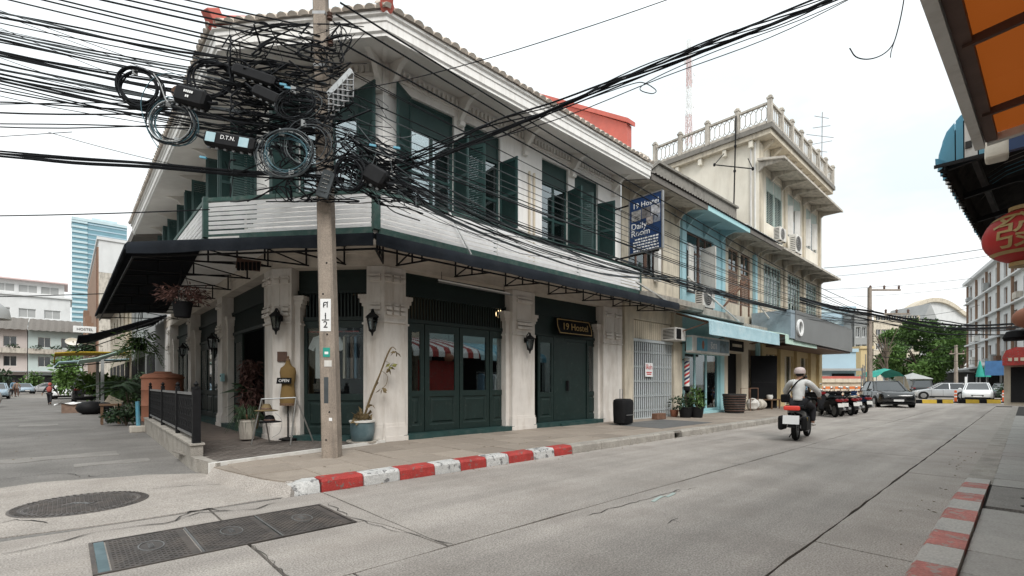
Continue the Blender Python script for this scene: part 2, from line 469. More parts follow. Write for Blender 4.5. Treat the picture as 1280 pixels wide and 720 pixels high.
def sheer(name, col, thru):
    """cloth that glows when the sky is behind it"""
    m = M(name, col, .85, .12, 1.2, .1, 20, dirt=[c * .6 for c in col], damt=.4, dsc=1.2); n = m.node_tree
    p = n.nodes['Principled BSDF']; tl = n.nodes.new('ShaderNodeBsdfTranslucent'); mx_ = n.nodes.new('ShaderNodeMixShader')
    tl.inputs[0].default_value = (*thru, 1); mx_.inputs[0].default_value = .5
    o = n.nodes['Material Output']
    n.links.new(p.outputs[0], mx_.inputs[1]); n.links.new(tl.outputs[0], mx_.inputs[2]); n.links.new(mx_.outputs[0], o.inputs[0])
    mt[name] = m
sheer('orange', (.36, .10, .02), (.36, .085, .012))
sheer('blue_sheet_sheer', (.24, .54, .68), (.24, .56, .7))
# ================================================================ ground, roads, pavements
def jag(p, q, step=.35, amp=.012, seed=None):
    """points from p towards q (q left out), edge slightly broken"""
    r = random.Random(seed) if seed is not None else RND
    p, q = Vector(p), Vector(q); n = max(1, int((q - p).length / step))
    d = (q - p); nrm = Vector((-d.y, d.x)).normalized() if d.length else Vector((0, 0))
    return [p + d * (i / n) + (nrm * r.uniform(-amp, amp) if i else Vector((0, 0))) for i in range(n)]
def slab(name, poly, z0, z1, m, parent=None, step=.35, amp=.010, bevel=0):
    pts = []
    for i in range(len(poly)):
        pts += jag(poly[i], poly[(i + 1) % len(poly)], step, amp) if amp else [Vector(poly[i])]
    return G().ext([(p.x, p.y, z0) for p in pts], (0, 0, z1 - z0)).obj(name, m, parent, bevel=bevel)
def flat_slab(name, w, l, h, m, bev=.006):
    """shared mesh for a paving piece, origin at its top centre"""
    b = G(); t = bev
    x, y = w / 2, l / 2
    lo = [(-x, -y, -h), (x, -y, -h), (x, y, -h), (-x, y, -h)]
    md = [(-x, -y, -t), (x, -y, -t), (x, y, -t), (-x, y, -t)]
    hi = [(-x + t, -y + t, 0), (x - t, -y + t, 0), (x - t, y - t, 0), (-x + t, y - t, 0)]
    b.loft([lo, md, hi])
    return b.mesh(name, m)
def place(me, name, parent, x, y, z, rot=(0, 0, 0)):
    o = link(name, me, parent)
    o.location = (x, y, z); o.rotation_euler = rot
    return o

g = G().quad((-500, -500, -.10), (900, -500, -.10), (900, 900, -.10), (-500, 900, -.10)).obj('ground', mt['ground'])
struct(g)
# the right-hand street: cast concrete slabs with open joints over dark tar
road = struct(G().box(-12, 46, .50, 5.99, -.09, -.028).obj('road', mt['tar']))
J1, J2, GAP = 1.245, 3.27, .011
def rslab(x0, x1, y0, y1, m='road'):
    slab('road_slab', [(x0 + GAP, y0 + GAP), (x1 - GAP, y0 + GAP), (x1 - GAP, y1 - GAP), (x0 + GAP, y1 - GAP)], -.06, RND.uniform(-.002, .003), mt[m], road, .28, .009)
for x0, x1 in ((-10, 1.13), (2.33, 12.6), (12.6, 22.4), (22.4, 33), (33, 42)):
    rslab(x0, x1, J2, 5.985)
slab('road_slab', [(1.14, J2 + .01), (2.315, J2 + .01), (2.23, 4.2), (2.15, 4.44), (1.14, 4.44)], -.06, .001, mt['road'], road, .28, .009)
slab('road_slab', [(2.325, 3.29), (2.325, 5.41), (2.095, 5.41), (2.095, 4.46), (2.165, 4.45), (2.245, 4.2), (2.322, 3.35)], -.06, .0015, mt['road'], road, .28, .003)
slab('road_slab', [(2.1, 5.42), (2.33, 5.42), (2.33, 5.985), (1.14, 5.985), (1.14, 5.42)], -.06, 0, mt['road'], road, .28, .006)
for x0, x1 in ((-10, 1.5), (1.5, 11.55), (11.55, 21.6), (21.6, 32), (32, 42)):
    rslab(x0, x1, J1, J2)
for x0, x1 in ((-6, 4.7), (4.7, 9.4), (9.4, 15.5), (15.5, 25), (25, 40)):
    rslab(x0, x1, .56, J1, 'road_pale')
# the junction beyond and the left-hand street
cross = struct(G().box(42, 75, -60, 60, -.09, -.006).obj('cross_street', mt['road']))
ls = struct(slab('side_street', [(-14, 6.0), (1.13, 6.0), (1.9, 6.05), (1.9, 6.3), (1.75, 7.0), (1.62, 8.0), (1.5, 9.0), (1.75, 18), (2.6, 30), (3, 66), (-14, 66)], -.09, -.004, mt['street'], None, .4, .008))
slab('ramp_slab', [(-.95, 6.15), (.5, 6.02), (1.85, 6.05), (1.85, 6.3), (1.7, 7.0), (1.55, 8.4), (.9, 8.9), (-.3, 9.2), (-1.6, 8.6), (-1.9, 7.0)], -.05, .004, mt['road_pale'], ls, .2, .03)
slab('ramp_slab', [(-6.5, 6.1), (-2.0, 6.1), (-2.02, 7.0), (-1.7, 8.55), (-3.0, 8.9), (-6.5, 8.4)], -.05, .002, mt['road_pale'], ls, .2, .03)
def patch(x0, x1, y0, y1, m, z=.002, amp=.04, name='street_patch'):
    return slab(name, [(x0, y0), (x1, y0), (x1, y1), (x0, y1)], -.03, z, mt[m], ls, .3, amp)
patch(-1.2, .75, 11.8, 12.5, 'patch', .003, .09)
patch(-5.5, -2.7, 9.7, 10.4, 'patch_dark', .006)
patch(-2.5, -1.2, 9.75, 10.25, 'patch_dark', .004)
patch(-1.1, -.2, 21.6, 22.6, 'patch', .003)
patch(-3.6, -2.2, 23.5, 24.6, 'patch', .003)
patch(-3.6, -2.5, 33, 35, 'patch', .003)
patch(.1, 1.1, 10.5, 10.9, 'patch', .003, .09)
# cracks: narrow jagged sheets of open dark joint
def crack(pts, w=.02, z=.006, parent=None):
    b = G(); pts = [Vector(p) for p in pts]; L = []
    for i in range(len(pts) - 1):
        L += jag(pts[i], pts[i + 1], .09, .028)
    L.append(pts[-1])
    ws = [w * RND.uniform(.15, 1) for _ in L]; ws[0] = ws[-1] = .002
    for i in range(len(L) - 1):
        d = (L[i + 1] - L[i]); n = Vector((-d.y, d.x)).normalized()
        b.quad((*(L[i] - n * ws[i]), z), (*(L[i + 1] - n * ws[i + 1]), z), (*(L[i + 1] + n * ws[i + 1]), z), (*(L[i] + n * ws[i]), z))
    return b.obj('crack', mt['tar'], parent or ls)
def zp(*uv):
    return [onZ(u, v, 0).xy for u, v in uv]
crack(zp((0, 694), (60, 681), (130, 664), (205, 655), (250, 641), (320, 637), (345, 629)), .010, .008)
crack(zp((218, 652), (236, 640), (262, 636), (285, 640)), .020, .008)
crack(zp((0, 655), (20, 650), (60, 655)), .012, .008)
crack(zp((185, 612), (230, 608), (300, 604), (330, 600)), .010, .008)
crack(zp((0, 600), (70, 592), (120, 596), (160, 590)), .012, .01)
crack(zp((0, 548), (60, 540), (130, 535), (160, 534)), .014, .006)
crack(zp((410, 630), (440, 648), (490, 664), (530, 672), (567, 681)), .006, .008, road)
crack(zp((310, 681), (335, 700), (362, 722)), .004, .008, road)
crack(zp((735, 645), (800, 626), (850, 612)), .009, .006, road)
for uv in (((830, 618), (870, 610)), ((905, 578), (935, 582)), ((840, 650), (850, 654)), ((835, 655), (848, 648))):
    crack(zp(*uv), .006, .006, road)
# a scrap of pale paint on the road
ck = G(); L = [onZ(u, v, .006) for u, v in ((816, 627), (822, 623), (828, 620), (833, 621), (838, 619), (843, 616))]
for i in range(5): ck.bar(L[i], L[i + 1], .045 if i != 2 else .02, .004)
ck.obj('paint_scrap', mt['shutter_pale'], road)

# hostel-side pavement: bed, kerb stones, square paving slabs
pav = struct(G().ext([(2.2, 6.24, -.05), (36, 6.24, -.05), (36, 9.6, -.05), (4.7, 9.6, -.05), (1.75, 8.1, -.05), (1.82, 7.6, -.05), (1.98, 6.7, -.05)], (0, 0, .172)).obj('pavement', mt['tar']))
KT = .16
def kerbstone(x0, x1, m, y0=6.0, y1=6.24, top=KT, tilt=.0):
    b = G(); e = .004; jy = RND.uniform(-.008, .008)
    y0 += jy
    secs = []
    for x in (x0 + e, x0 + e + .02, x1 - e - .02, x1 - e):
        c = .012 if x in (x0 + e, x1 - e) else 0
        zz = top + RND.uniform(-.004, .004) - c
        secs.append([(x, y0 - .015 + c, -.05), (x, y0 + c, zz - .035), (x, y0 + .03 + c, zz), (x, y1, zz), (x, y1, -.05)])
    return b.loft(secs).obj('kerb_stone', mt[m], pav)
ks = [2.34, 2.90, 3.44, 4.03, 4.51, 5.03, 5.52, 6.12, 6.67, 7.20]
for i in range(9):
    kerbstone(ks[i], ks[i + 1], 'kerb_red' if i % 2 == 0 else 'kerb_white')
# rounded, worn stone at the corner
secs = []
for k in range(8):
    t = k / 7; a = rad(2 + 62 * t)
    x = 2.335 - .50 * math.sin(a); y = 6.0 + .50 * (1 - math.cos(a)); q = .02 + .10 * t ** 3
    nx, ny = math.sin(a) * .24 * .9, math.cos(a) * .24
    secs.append([(x - .02 * math.sin(a), y - .02 * math.cos(a), -.05), (x, y, KT - .05 - q), (x + nx * .2, y + ny * .2, KT - q * .6), (x + nx, y + ny, KT - q * .3), (x + nx, y + ny, -.05)])
G().loft(secs).obj('kerb_stone', mt['kerb_white'], pav, smooth=True)
x = 7.20
while x < 36:
    n = min(36, x + RND.uniform(.92, 1.06))
    if 10.3 < x < 11.3:
        n = 11.55
        G().box(x + .03, n - .03, 6.05, 6.24, KT - .05, KT + .002).obj('kerb_stone', mt['kerb'], pav)   # lintel over the gully mouth
        G().box(x + .02, n - .02, 6.16, 6.23, -.02, KT - .05).obj('gully_back', mt['void'], pav)
    else:
        kerbstone(x, n, 'kerb')
    x = n
sq = .70
pm = [flat_slab('paving_slab', sq - .02, sq - .02, .04, mt['paving']) for _ in range(2)]
edge_l = lambda y: 1.60 + (8.0 - y) * -.05 + (.42 if y < 6.7 else 0.1 if y < 7.3 else 0)
for j in range(4):
    yc = 6.26 + sq * (j + .5)
    for i in range(48):
        xc = 1.75 + sq * (i + .5)
        if xc > 22.5: break
        if xc - sq / 2 < edge_l(yc) + .05: continue
        wall_y = 9.2 if xc > 4.9 else 8.05 + (xc + sq / 2 - 1.51) * .27
        if yc + sq / 2 > wall_y + .12: continue
        place(RND.choice(pm), 'paving_slab', pav, xc, yc, KT + RND.uniform(-.003, .004), (RND.uniform(-.004, .004), RND.uniform(-.004, .004), RND.uniform(-.003, .003)))
G().box(22.6, 36, 6.26, 9.2, .1, KT + .001).obj('paving_far', mt['paving'], pav)
slab('paving_fill', [(1.84, 6.6), (1.97, 6.24), (2.46, 6.24), (2.46, 8.22), (1.57, 8.02), (1.64, 7.6), (1.74, 7.1)], .0, KT - .010, mt['paving'], pav, .2, .003)
slab('paving_fill', [(2.4, 8.1), (3.4, 8.1), (4.9, 8.4), (4.9, 9.1), (4.6, 8.88), (2.4, 8.26)], .05, KT - .010, mt['paving'], pav, .2, .004)
G().box(4.9, 22.6, 8.6, 9.3, .05, KT - .008).obj('paving_fill', mt['paving'], pav)
stuff(G().box(11.6, 14.6, 6.6, 8.3, KT - .02, KT + .008).obj('paving_patch', mt['patch_dark'], pav))

lo_ = [Vector(p) for p in ((1.95, 5.985), (1.80, 6.06), (1.66, 6.4), (1.54, 7.0), (1.45, 7.55), (1.42, 8.0))]; hi_ = [Vector(p) for p in ((2.06, 6.20), (1.98, 6.26), (1.86, 6.6), (1.76, 7.1), (1.66, 7.6), (1.58, 8.03))]
G().loft([[(*a, -.03), (*a.lerp(c, .55), .07), (*c, KT - .012), (*(c + Vector((.1, .02))), KT - .03), (*(c + Vector((.1, .02))), -.03)] for a, c in zip(lo_, hi_)]).obj('corner_ramp', mt['road_pale'], pav, smooth=True)
# right-hand pavement under the orange awning
rp_ = struct(G().box(-8, 40, -3.4, .50, -.09, .055).obj('pavement_right', mt['tar']))
def kr(y): return y
x = 1.2; i = 0
while x < 8.6:
    n = x + .52
    off = lambda q: .02 * (q - 4.5) / 4
    b = G(); secs = []
    for xx in (x + .003, n - .003):
        o = off(xx); h = .13 - max(0, xx - 7.2) * .03
        secs.append([(xx, .555 + o, -.03), (xx, .545 + o, h - .03), (xx, .52 + o, h), (xx, .31 + o * .5, h), (xx, .31 + o * .5, -.03)])
    b.loft(secs).obj('kerb_stone', mt['kerb_pink' if i % 2 == 1 else 'kerb_pale'], rp_)
    x = n; i += 1
G().box(-8, 1.19, .33, .55, -.05, .10).obj('kerb_stone', mt['kerb'], rp_)
G().box(8.7, 40, .30, .55, -.05, .064).obj('gutter_strip', mt['kerb'], rp_)
me = flat_slab('paving_slab', .60, 1.30, .05, mt['paving_grey'])
for k in range(46):
    xx = .4 + .612 * k
    if 7.0 < xx < 8.5: continue
    place(me, 'paving_slab', rp_, xx, -.345, .092 + RND.uniform(-.003, .003) - (.03 if xx > 8.6 else 0), (RND.uniform(-.004, .004), RND.uniform(-.003, .003), 0))
cv = G().box(7.0, 8.42, -.98, .29, .03, .085).obj('drain_slab', mt['patch'], rp_)
for dx, dy in ((.25, -.1), (.5, -.25), (.75, -.1), (1.0, -.28)):
    G().lathe([(.0, 0), (.045, 0), (.045, .004)], (7.0 + dx, dy + .1, .085), 10).obj('lifting_hole', mt['void'], cv)

# manhole cover: ring, disc, raised chequer studs, lettering
mh = thing('manhole_cover', 'round cast iron manhole cover with raised chequer studs in the side street', 'manhole cover', (.14, 7.25, 0)); mh.scale = (.82,) * 3
c = (.14, 7.25, 0)
G().lathe([(.60, -.02), (.60, .010), (.625, .014), (.715, .014), (.73, .008), (.73, -.02)], c, 48).obj('rim', mt['iron_cover'], mh)
G().lathe([(0, -.02), (.595, -.02), (.595, .006), (0, .006)], c, 48).obj('cover', mt['iron_cover'], mh)
st = G()
for i in range(-12, 13):
    for j in range(-12, 13):
        x, y = i * .046, j * .046
        if math.hypot(x, y) > .56 or (abs(x * .75 + y * -.66) < .2 and abs(x * .66 + y * .75) < .09): continue
        if (i + j) % 2: st.box(c[0] + x - .019, c[0] + x + .019, c[1] + y - .007, c[1] + y + .007, .004, .014)
        else: st.box(c[0] + x - .007, c[0] + x + .007, c[1] + y - .019, c[1] + y + .019, .004, .014)
stuff(st.obj('stud', mt['iron_cover'], mh))
tk = G()
for k in range(56):
    t = 2 * math.pi * k / 56
    tk.bar((c[0] + .635 * math.cos(t), c[1] + .635 * math.sin(t), .016), (c[0] + .70 * math.cos(t), c[1] + .70 * math.sin(t), .016), .03, .012)
stuff(tk.obj('rim_tooth', mt['iron_cover'], mh))
put_text('manhole', 'lettering', face_mat((c[0], c[1], .012), (.75, -.66, 0), (.66, .75, 0)), mh)
# storm drain: three chequer plates in one frame
dr = thing('drain_cover', 'long dark steel drain cover of three plates set in the road', 'drain cover', (1.1, 4.93, 0))
fr_ = G()
for a in ((.14, 2.08, 4.46, 4.485), (.14, 2.08, 5.365, 5.39), (.14, .165, 4.485, 5.365), (2.055, 2.08, 4.485, 5.365)):
    fr_.box(*a, -.03, .010)
fr_.obj('frame', mt['iron_cover'], dr)
G().box(.17, .235, 4.49, 5.36, -.02, .009).obj('end_strip', mt['pot_blue'], dr)
for k, (x0, x1) in enumerate(((.24, .80), (.82, 1.40), (1.42, 2.05))):
    pl = G().box(x0 + .006, x1 - .006, 4.49, 5.36, -.02, .006).obj('drain_plate', mt['iron_cover'], dr)
    b = G()
    for i in range(int((x1 - x0 - .06) / .03)):
        for j in range(28):
            xx, yy = x0 + .035 + i * .03, 4.51 + j * .03
            if math.hypot((xx - (x0 + x1) / 2) / .1, (yy - 4.95) / .16) < 1: continue
            if (i + j) % 2: b.box(xx - .010, xx + .010, yy - .004, yy + .004, .003, .0105)
    stuff(b.obj('tread', mt['iron_cover'], pl))
    r = G()
    cx, cy = (x0 + x1) / 2, 4.95
    for q in range(24):
        t0, t1 = 2 * math.pi * q / 24, 2 * math.pi * (q + 1) / 24
        r.bar((cx + .085 * math.cos(t0), cy + .145 * math.sin(t0), .009), (cx + .085 * math.cos(t1), cy + .145 * math.sin(t1), .009), .010, .008)
    r.obj('emblem_ring', mt['iron_grey'], pl)
    put_text('drain', 'lettering', face_mat((cx, cy, .009), (0, -1, 0), (1, 0, 0)), pl)
    if k: G().box(x0 - .016, x0 + .0, 4.487, 5.363, -.02, .0095).obj('divider', mt['iron_grey'], dr)

# terrace in front of the hostel door: floor, white edging, low wall, small dark tiles
ter = struct(G().ext([(1.56, 8.07, -.05), (4.74, 8.96, -.05), (3.6, 11.3, -.05), (3.6, 26, -.05), (1.9, 26, -.05), (1.72, 17.5, -.05), (1.5, 9.0, -.05)], (0, 0, .215)).obj('terrace', mt['terrace']))
a, b_ = Vector((1.53, 8.02)), Vector((4.78, 8.93)); d = (b_ - a).normalized(); n = Vector((-d.y, d.x))
G().ext([(*(a - n * .0), .0), (*(b_ - n * .0), .0), (*(b_ + n * .07), .0), (*(a + n * .07), .0)], (0, 0, .205)).obj('edging', mt['white_old'], ter)
G().ext([(*(a + d * q + n * w), .15) for q, w in ((.15, .09), (3.3, .09), (2.0, 1.9), (.45, 2.2))], (0, 0, .02)).obj('tile_bed', mt['terrace_bed'], ter)
bm_ = flat_slab('terrace_tile', .200, .092, .03, mt['brick_dark'], .004)
ang = math.atan2(d.y, d.x); cnt = 0
for j in range(34):
    for i in range(18):
        p = a + d * (.12 + .213 * (i + (.5 if j % 2 else 0))) + n * (.125 + .106 * j)
        if p.x < 1.50 + (p.y - 9) * .026 + .14 + max(0, 9 - p.y) * .06 or cnt >= 300: continue
        if (p.x - 4.79) * .758 + (p.y - 9.0) * .652 > -.08: continue
        if p.y > 11.6: continue
        place(bm_, 'terrace_tile', ter, p.x, p.y, .172 + RND.uniform(-.002, .003), (0, 0, ang)); cnt += 1
wx = lambda y: 1.455 + (y - 9.1) * .0235
G().ext([(1.60, 8.0, -.05), (1.46, 8.75, -.05), (1.455, 9.05, -.05), (1.60, 9.05, -.05), (1.63, 8.4, -.05), (1.66, 8.05, -.05)], (0, 0, .25)).obj('terrace_wall_end', mt['kerb'], ter)
G().ext([(wx(9.05), 9.05, -.05), (wx(9.05) + .17, 9.05, -.05), (wx(17.2) + .17, 17.2, -.05), (wx(17.2), 17.2, -.05)], (0, 0, .42)).obj('terrace_wall', mt['kerb'], ter)
G().ext([(wx(9.05) - .02, 9.02, .37), (wx(9.05) + .19, 9.02, .37), (wx(17.2) + .19, 17.2, .37), (wx(17.2) - .02, 17.2, .37)], (0, 0, .03)).obj('wall_coping', mt['kerb'], ter)

# dry leaves and scraps blown into the gutters
b = G(); q = random.Random(14)
for _ in range(150):
    s = q.random()
    x, y, z = (q.uniform(2.4, 20), 5.97 - abs(q.gauss(0, .10)), .004) if s < .45 else (q.uniform(3, 14), .66 + abs(q.gauss(0, .12)), .004) if s < .7 else (q.uniform(-2, 1.4), q.uniform(9, 18), .002) if s < .85 else (q.uniform(2.6, 12), q.uniform(6.3, 8.8), KT + .004)
    a, r = q.uniform(0, 6.28), q.uniform(.012, .034)
    b.add([(x + r * math.cos(a), y + r * math.sin(a), z), (x - r * .5 * math.sin(a), y + r * .5 * math.cos(a), z + .008), (x - r * math.cos(a), y - r * math.sin(a), z), (x + r * .5 * math.sin(a), y - r * .5 * math.cos(a), z + .003)], [(0, 1, 2, 3)])
stuff(tag(b.obj('fallen_leaves', mt['leaf_dry'], None, recalc=False), 'dry leaves and scraps scattered along the gutters', 'leaves'))
# ================================================================ the corner hostel
F_R = frame(0, 9.0, 0)                       # facade frames: x along the wall, y into the building
CL, CR = Vector((3.2, 10.85)), Vector((4.79, 9.0))
_d = (CR - CL).normalized(); CLEN = (CR - CL).length
F_C = frame(CL.x, CL.y, math.atan2(_d.y, _d.x))
F_L = frame(CL.x, CL.y, rad(-90))
def holed(b, x0, x1, z0, z1, holes, y, reveal=.18, th=0):
    xs = sorted({x0, x1, *[h[0] for h in holes], *[h[1] for h in holes]}); zs = sorted({z0, z1, *[h[2] for h in holes], *[h[3] for h in holes]})
    for i in range(len(xs) - 1):
        for j in range(len(zs) - 1):
            cx, cz = (xs[i] + xs[i + 1]) / 2, (zs[j] + zs[j + 1]) / 2
            if any(h[0] < cx < h[1] and h[2] < cz < h[3] for h in holes): continue
            b.quad((xs[i], y, zs[j]), (xs[i + 1], y, zs[j]), (xs[i + 1], y, zs[j + 1]), (xs[i], y, zs[j + 1]))
    for a0, a1, c0, c1 in holes:
        for p, q in (((a0, c0), (a0, c1)), ((a0, c1), (a1, c1)), ((a1, c1), (a1, c0)), ((a1, c0), (a0, c0))):
            b.quad((p[0], y, p[1]), (q[0], y, q[1]), (q[0], y + reveal, q[1]), (p[0], y + reveal, p[1]))
    return b
def window(F, parent, x0, x1, z0, z1, y=.1, m='green', gm='glass_bright', cols=2, rows=(.5,), fw=.06, transom=None, curtain='curtain', cur_w=.75, name='window'):
    b = G(); d0, d1 = y, y + .07
    b.box(x0, x0 + fw, d0, d1, z0, z1).box(x1 - fw, x1, d0, d1, z0, z1)
    b.box(x0 + fw, x1 - fw, d0, d1, z0, z0 + fw).box(x0 + fw, x1 - fw, d0, d1, z1 - fw, z1)
    top = z1 - fw
    if transom:
        b.box(x0 + fw, x1 - fw, d0 + .015, d1, transom, z1 - fw); top = transom
        b.box(x0 + fw, x1 - fw, d0 - .01, d1 + .003, transom - .05, transom + .01); top = transom - .05
    cw = (x1 - x0 - 2 * fw) / cols; lo = z0 + fw
    w = .035
    for i in range(1, cols):
        b.box(x0 + fw + cw * i - w, x0 + fw + cw * i + w, d0 + .008, d1 - .004, lo, top)
    cuts = [lo] + [lo + (top - lo) * r for r in rows] + [top]
    for r in cuts[1:-1]:
        b.box(x0 + fw, x1 - fw, d0 + .012, d1 - .008, r - .03, r + .03)
    wo_ = b.obj(name, mt[m], parent, xf=F)
    for i in range(cols):
        for j in range(len(cuts) - 1):
            xa, xb = x0 + fw + cw * i + .012, x0 + fw + cw * (i + 1) - .012
            G().box(xa, xb, y + .03, y + .038, cuts[j] + .01, cuts[j + 1] - .01).obj('pane', mt[gm], wo_, xf=F)
    if curtain:
        c = G(); n = 14; pts = []
        xa, xb = x0 + fw, x0 + fw + (x1 - x0 - 2 * fw) * cur_w
        for i in range(n + 1):
            pts.append((xa + (xb - xa) * i / n, y + .22 + .025 * math.sin(i * 2.1)))
        for i in range(n):
            c.quad((*pts[i], z0 + .05), (*pts[i + 1], z0 + .05), (*pts[i + 1], top), (*pts[i], top))
        c.obj('curtain', mt[curtain], wo_, xf=F)
    return wo_
def shutter(F, win, hx, w, z0, z1, ang, y=.04, m='green', side=1, slat=.055):
    """louvred leaf hinged at hx; ang 0 = closed, opening outwards"""
    b = G(); t = .035; s = .06
    b.box(0, s, -t / 2, t / 2, 0, z1 - z0).box(w - s, w, -t / 2, t / 2, 0, z1 - z0)
    for z in (0, (z1 - z0) * .48, z1 - z0 - .08): b.box(s, w - s, -t / 2 + .002, t / 2 - .002, z, z + .08)
    z = .09
    while z < z1 - z0 - .10:
        b.add([(s, -.014, z), (w - s, -.014, z), (w - s, .014, z + slat * 1.12), (s, .014, z + slat * 1.12)], [(0, 1, 2, 3)])
        z += slat
    if side < 0: b.xf(Matrix.Scale(-1, 4, (1, 0, 0)))
    T = Matrix.Translation((hx, y, z0)) @ Matrix.Rotation(-ang if side > 0 else ang, 4, 'Z')
    return b.obj('shutter', mt[m], win, xf=F @ T)

hos = thing('hostel_building', 'two-storey corner hostel with dark green timber bays, shutters and white upper walls', 'building', (4.79, 9.0, 0))
# ---- upper storey
ZB, ZT = 4.24, 8.04
WR = [(5.45, 6.60), (6.89, 8.03), (9.55, 10.66), (10.95, 12.07)]
hr = [(a, b, 5.15, 7.56) for a, b in WR]
holed(G(), 4.79, 13.3, ZB, ZT, hr, .05).obj('upper_wall', mt['wall_white'], hos, xf=F_R)
hc = [(.55, 1.15, 5.15, 7.5), (1.25, 1.85, 5.15, 7.5)]
holed(G(), 0.0, CLEN, ZB, ZT, hc, .05).obj('upper_wall', mt['wall_white'], hos, xf=F_C)
WL = [(-2.45, -1.35), (-3.95, -2.85), (-7.0, -5.9), (-8.5, -7.4), (-11.6, -10.5), (-13.1, -12.0)]
holed(G(), -15.2, 0, ZB, ZT, [(a, b, 5.15, 7.5) for a, b in WL], .05).obj('upper_wall', mt['wall_white'], hos, xf=F_L)
for F, x0, x1 in ((F_R, 4.9, 13.2), (F_L, -15, -.1), (F_C, .1, 2.3)):
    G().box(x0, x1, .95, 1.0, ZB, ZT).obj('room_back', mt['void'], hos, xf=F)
wins = []
for i, (a, b) in enumerate(WR):
    w = window(F_R, hos, a, b, 5.15, 7.56, .12, cols=2, rows=(.45,), transom=6.95, cur_w=(.35, .6, .8, .5)[i])
    wins.append(w)
shutter(F_R, wins[0], 5.45, .56, 5.17, 7.54, rad(150), .06)
shutter(F_R, wins[0], 6.60, .56, 5.17, 6.93, rad(88), .06, side=-1)
shutter(F_R, wins[1], 6.89, .56, 5.17, 6.93, rad(66), .06)
shutter(F_R, wins[1], 8.03, .58, 5.17, 6.93, rad(96), .06, side=-1)
shutter(F_R, wins[2], 10.66, .56, 5.17, 6.93, rad(84), .06, side=-1)
shutter(F_R, wins[3], 10.95, .56, 5.17, 6.93, rad(58), .06)
shutter(F_R, wins[3], 12.07, .56, 5.17, 6.93, rad(105), .06, side=-1)
for i, (a, b, c, d) in enumerate(hc):
    w = window(F_C, hos, a, b, c, d, .12, cols=1, rows=(.45,), transom=6.95, cur_w=.9)
    shutter(F_C, w, a if i == 0 else b, .56, 5.17, 7.48, rad(150), .06, side=1 if i == 0 else -1)
for i, (a, b) in enumerate(WL):
    w = window(F_L, hos, a, b, 5.15, 7.5, .12, cols=2, rows=(.45,), transom=6.95, cur_w=.7)
    shutter(F_L, w, a, .54, 5.17, 7.4, rad(95 + 12 * (i % 2)), .06)
    shutter(F_L, w, b, .54, 5.17, 7.4, rad(80 + 25 * (i % 2)), .06, side=-1)
# service pipes on the wall
for x in (9.02, 9.20):
    G().tube([F_R @ Vector((x, -.0, 4.4)), F_R @ Vector((x, -.0, 7.0))], .03, 8).obj('pipe', mt['cream'], hos, smooth=True)
# ---- eaves
EV = [Vector((13.32, 8.0)), Vector((4.305, 8.0)), Vector((2.13, 10.57)), Vector((2.13, 26.05))]
def offs(poly, o):
    nr = []
    for i in range(len(poly) - 1):
        d = (poly[i + 1] - poly[i]).normalized(); nr.append(Vector((-d.y, d.x)) * -1)
    out = []
    for i, p in enumerate(poly):
        if i == 0: out.append(p + nr[0] * o)
        elif i == len(poly) - 1: out.append(p + nr[-1] * o)
        else:
            a, b = nr[i - 1], nr[i]; out.append(p + (a + b) * (o / (1 + a.dot(b))))
    return out
chk = offs(EV, 1.0)[0]
SGN = 1 if chk.y < 8 else -1
def offo(poly, o): return offs(poly, o * SGN)
def sweep(poly, prof, name, m, parent, close=True):
    secs = []
    cols_ = [offo(poly, o) for o, z in prof]
    for i in range(len(poly)):
        secs.append([(cols_[k][i].x, cols_[k][i].y, prof[k][1]) for k in range(len(prof))])
    return G().loft(secs, cap=close, close=close).obj(name, mt[m], parent)
sweep(EV, [(0, 7.74), (0, 7.79), (.035, 7.82), (.035, 7.97), (.055, 7.985), (.055, 8.06), (.10, 8.085), (.10, 8.135), (-.06, 8.135), (-.06, 7.74)], 'fascia', 'fascia', hos)
b = G()
inn = [Vector((13.32, 9.05)), Vector((4.81, 9.05)), Vector((3.24, 10.87)), Vector((3.25, 26.05))]
eo = offo(EV, -.05)
for i in range(3):
    b.quad((*eo[i], 7.77), (*eo[i + 1], 7.77), (*inn[i + 1], 8.03), (*inn[i], 8.03))
b.obj('soffit', mt['soffit'], hos)
# soffit board joints, corbels and dentils
def corbel(F, x, name='corbel'):
    b = G().ext([(x - .05, .045, 7.42), (x - .05, -.16, 7.62), (x - .05, -.34, 7.80), (x - .05, -.70, 7.862), (x - .05, .045, 8.02)], (.10, 0, 0))
    b.ext([(x - .075, .045, 7.36), (x - .075, -.07, 7.36), (x - .075, -.10, 7.44), (x - .075, .045, 7.48)], (.15, 0, 0))
    b.obj(name, mt['soffit'], hos, xf=F)
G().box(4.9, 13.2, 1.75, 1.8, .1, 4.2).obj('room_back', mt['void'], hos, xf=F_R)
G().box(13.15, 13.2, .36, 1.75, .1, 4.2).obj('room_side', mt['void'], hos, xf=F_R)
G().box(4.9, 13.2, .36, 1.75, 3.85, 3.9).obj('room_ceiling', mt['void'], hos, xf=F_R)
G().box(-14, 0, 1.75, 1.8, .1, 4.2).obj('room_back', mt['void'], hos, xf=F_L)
for x in (4.98, 6.75, 8.85, 10.80, 12.85): corbel(F_R, x)
for x in (.1, 2.34): corbel(F_C, x)
for x in (-.15, -2.65, -4.9, -7.2, -9.5, -11.8, -14.0): corbel(F_L, x)
for F, x0, x1 in ((F_R, 5.1, 13.2), (F_C, .2, 2.25), (F_L, -15, -.25)):
    b = G(); x = x0
    while x < x1:
        b.box(x, x + .055, -.02, .052, 7.80, 7.94); x += .125
    stuff(b.obj('dentil', mt['soffit'], hos, xf=F))
    G().box(x0, x1, -.005, .051, 7.72, 7.775).obj('cornice', mt['soffit'], hos, xf=F)
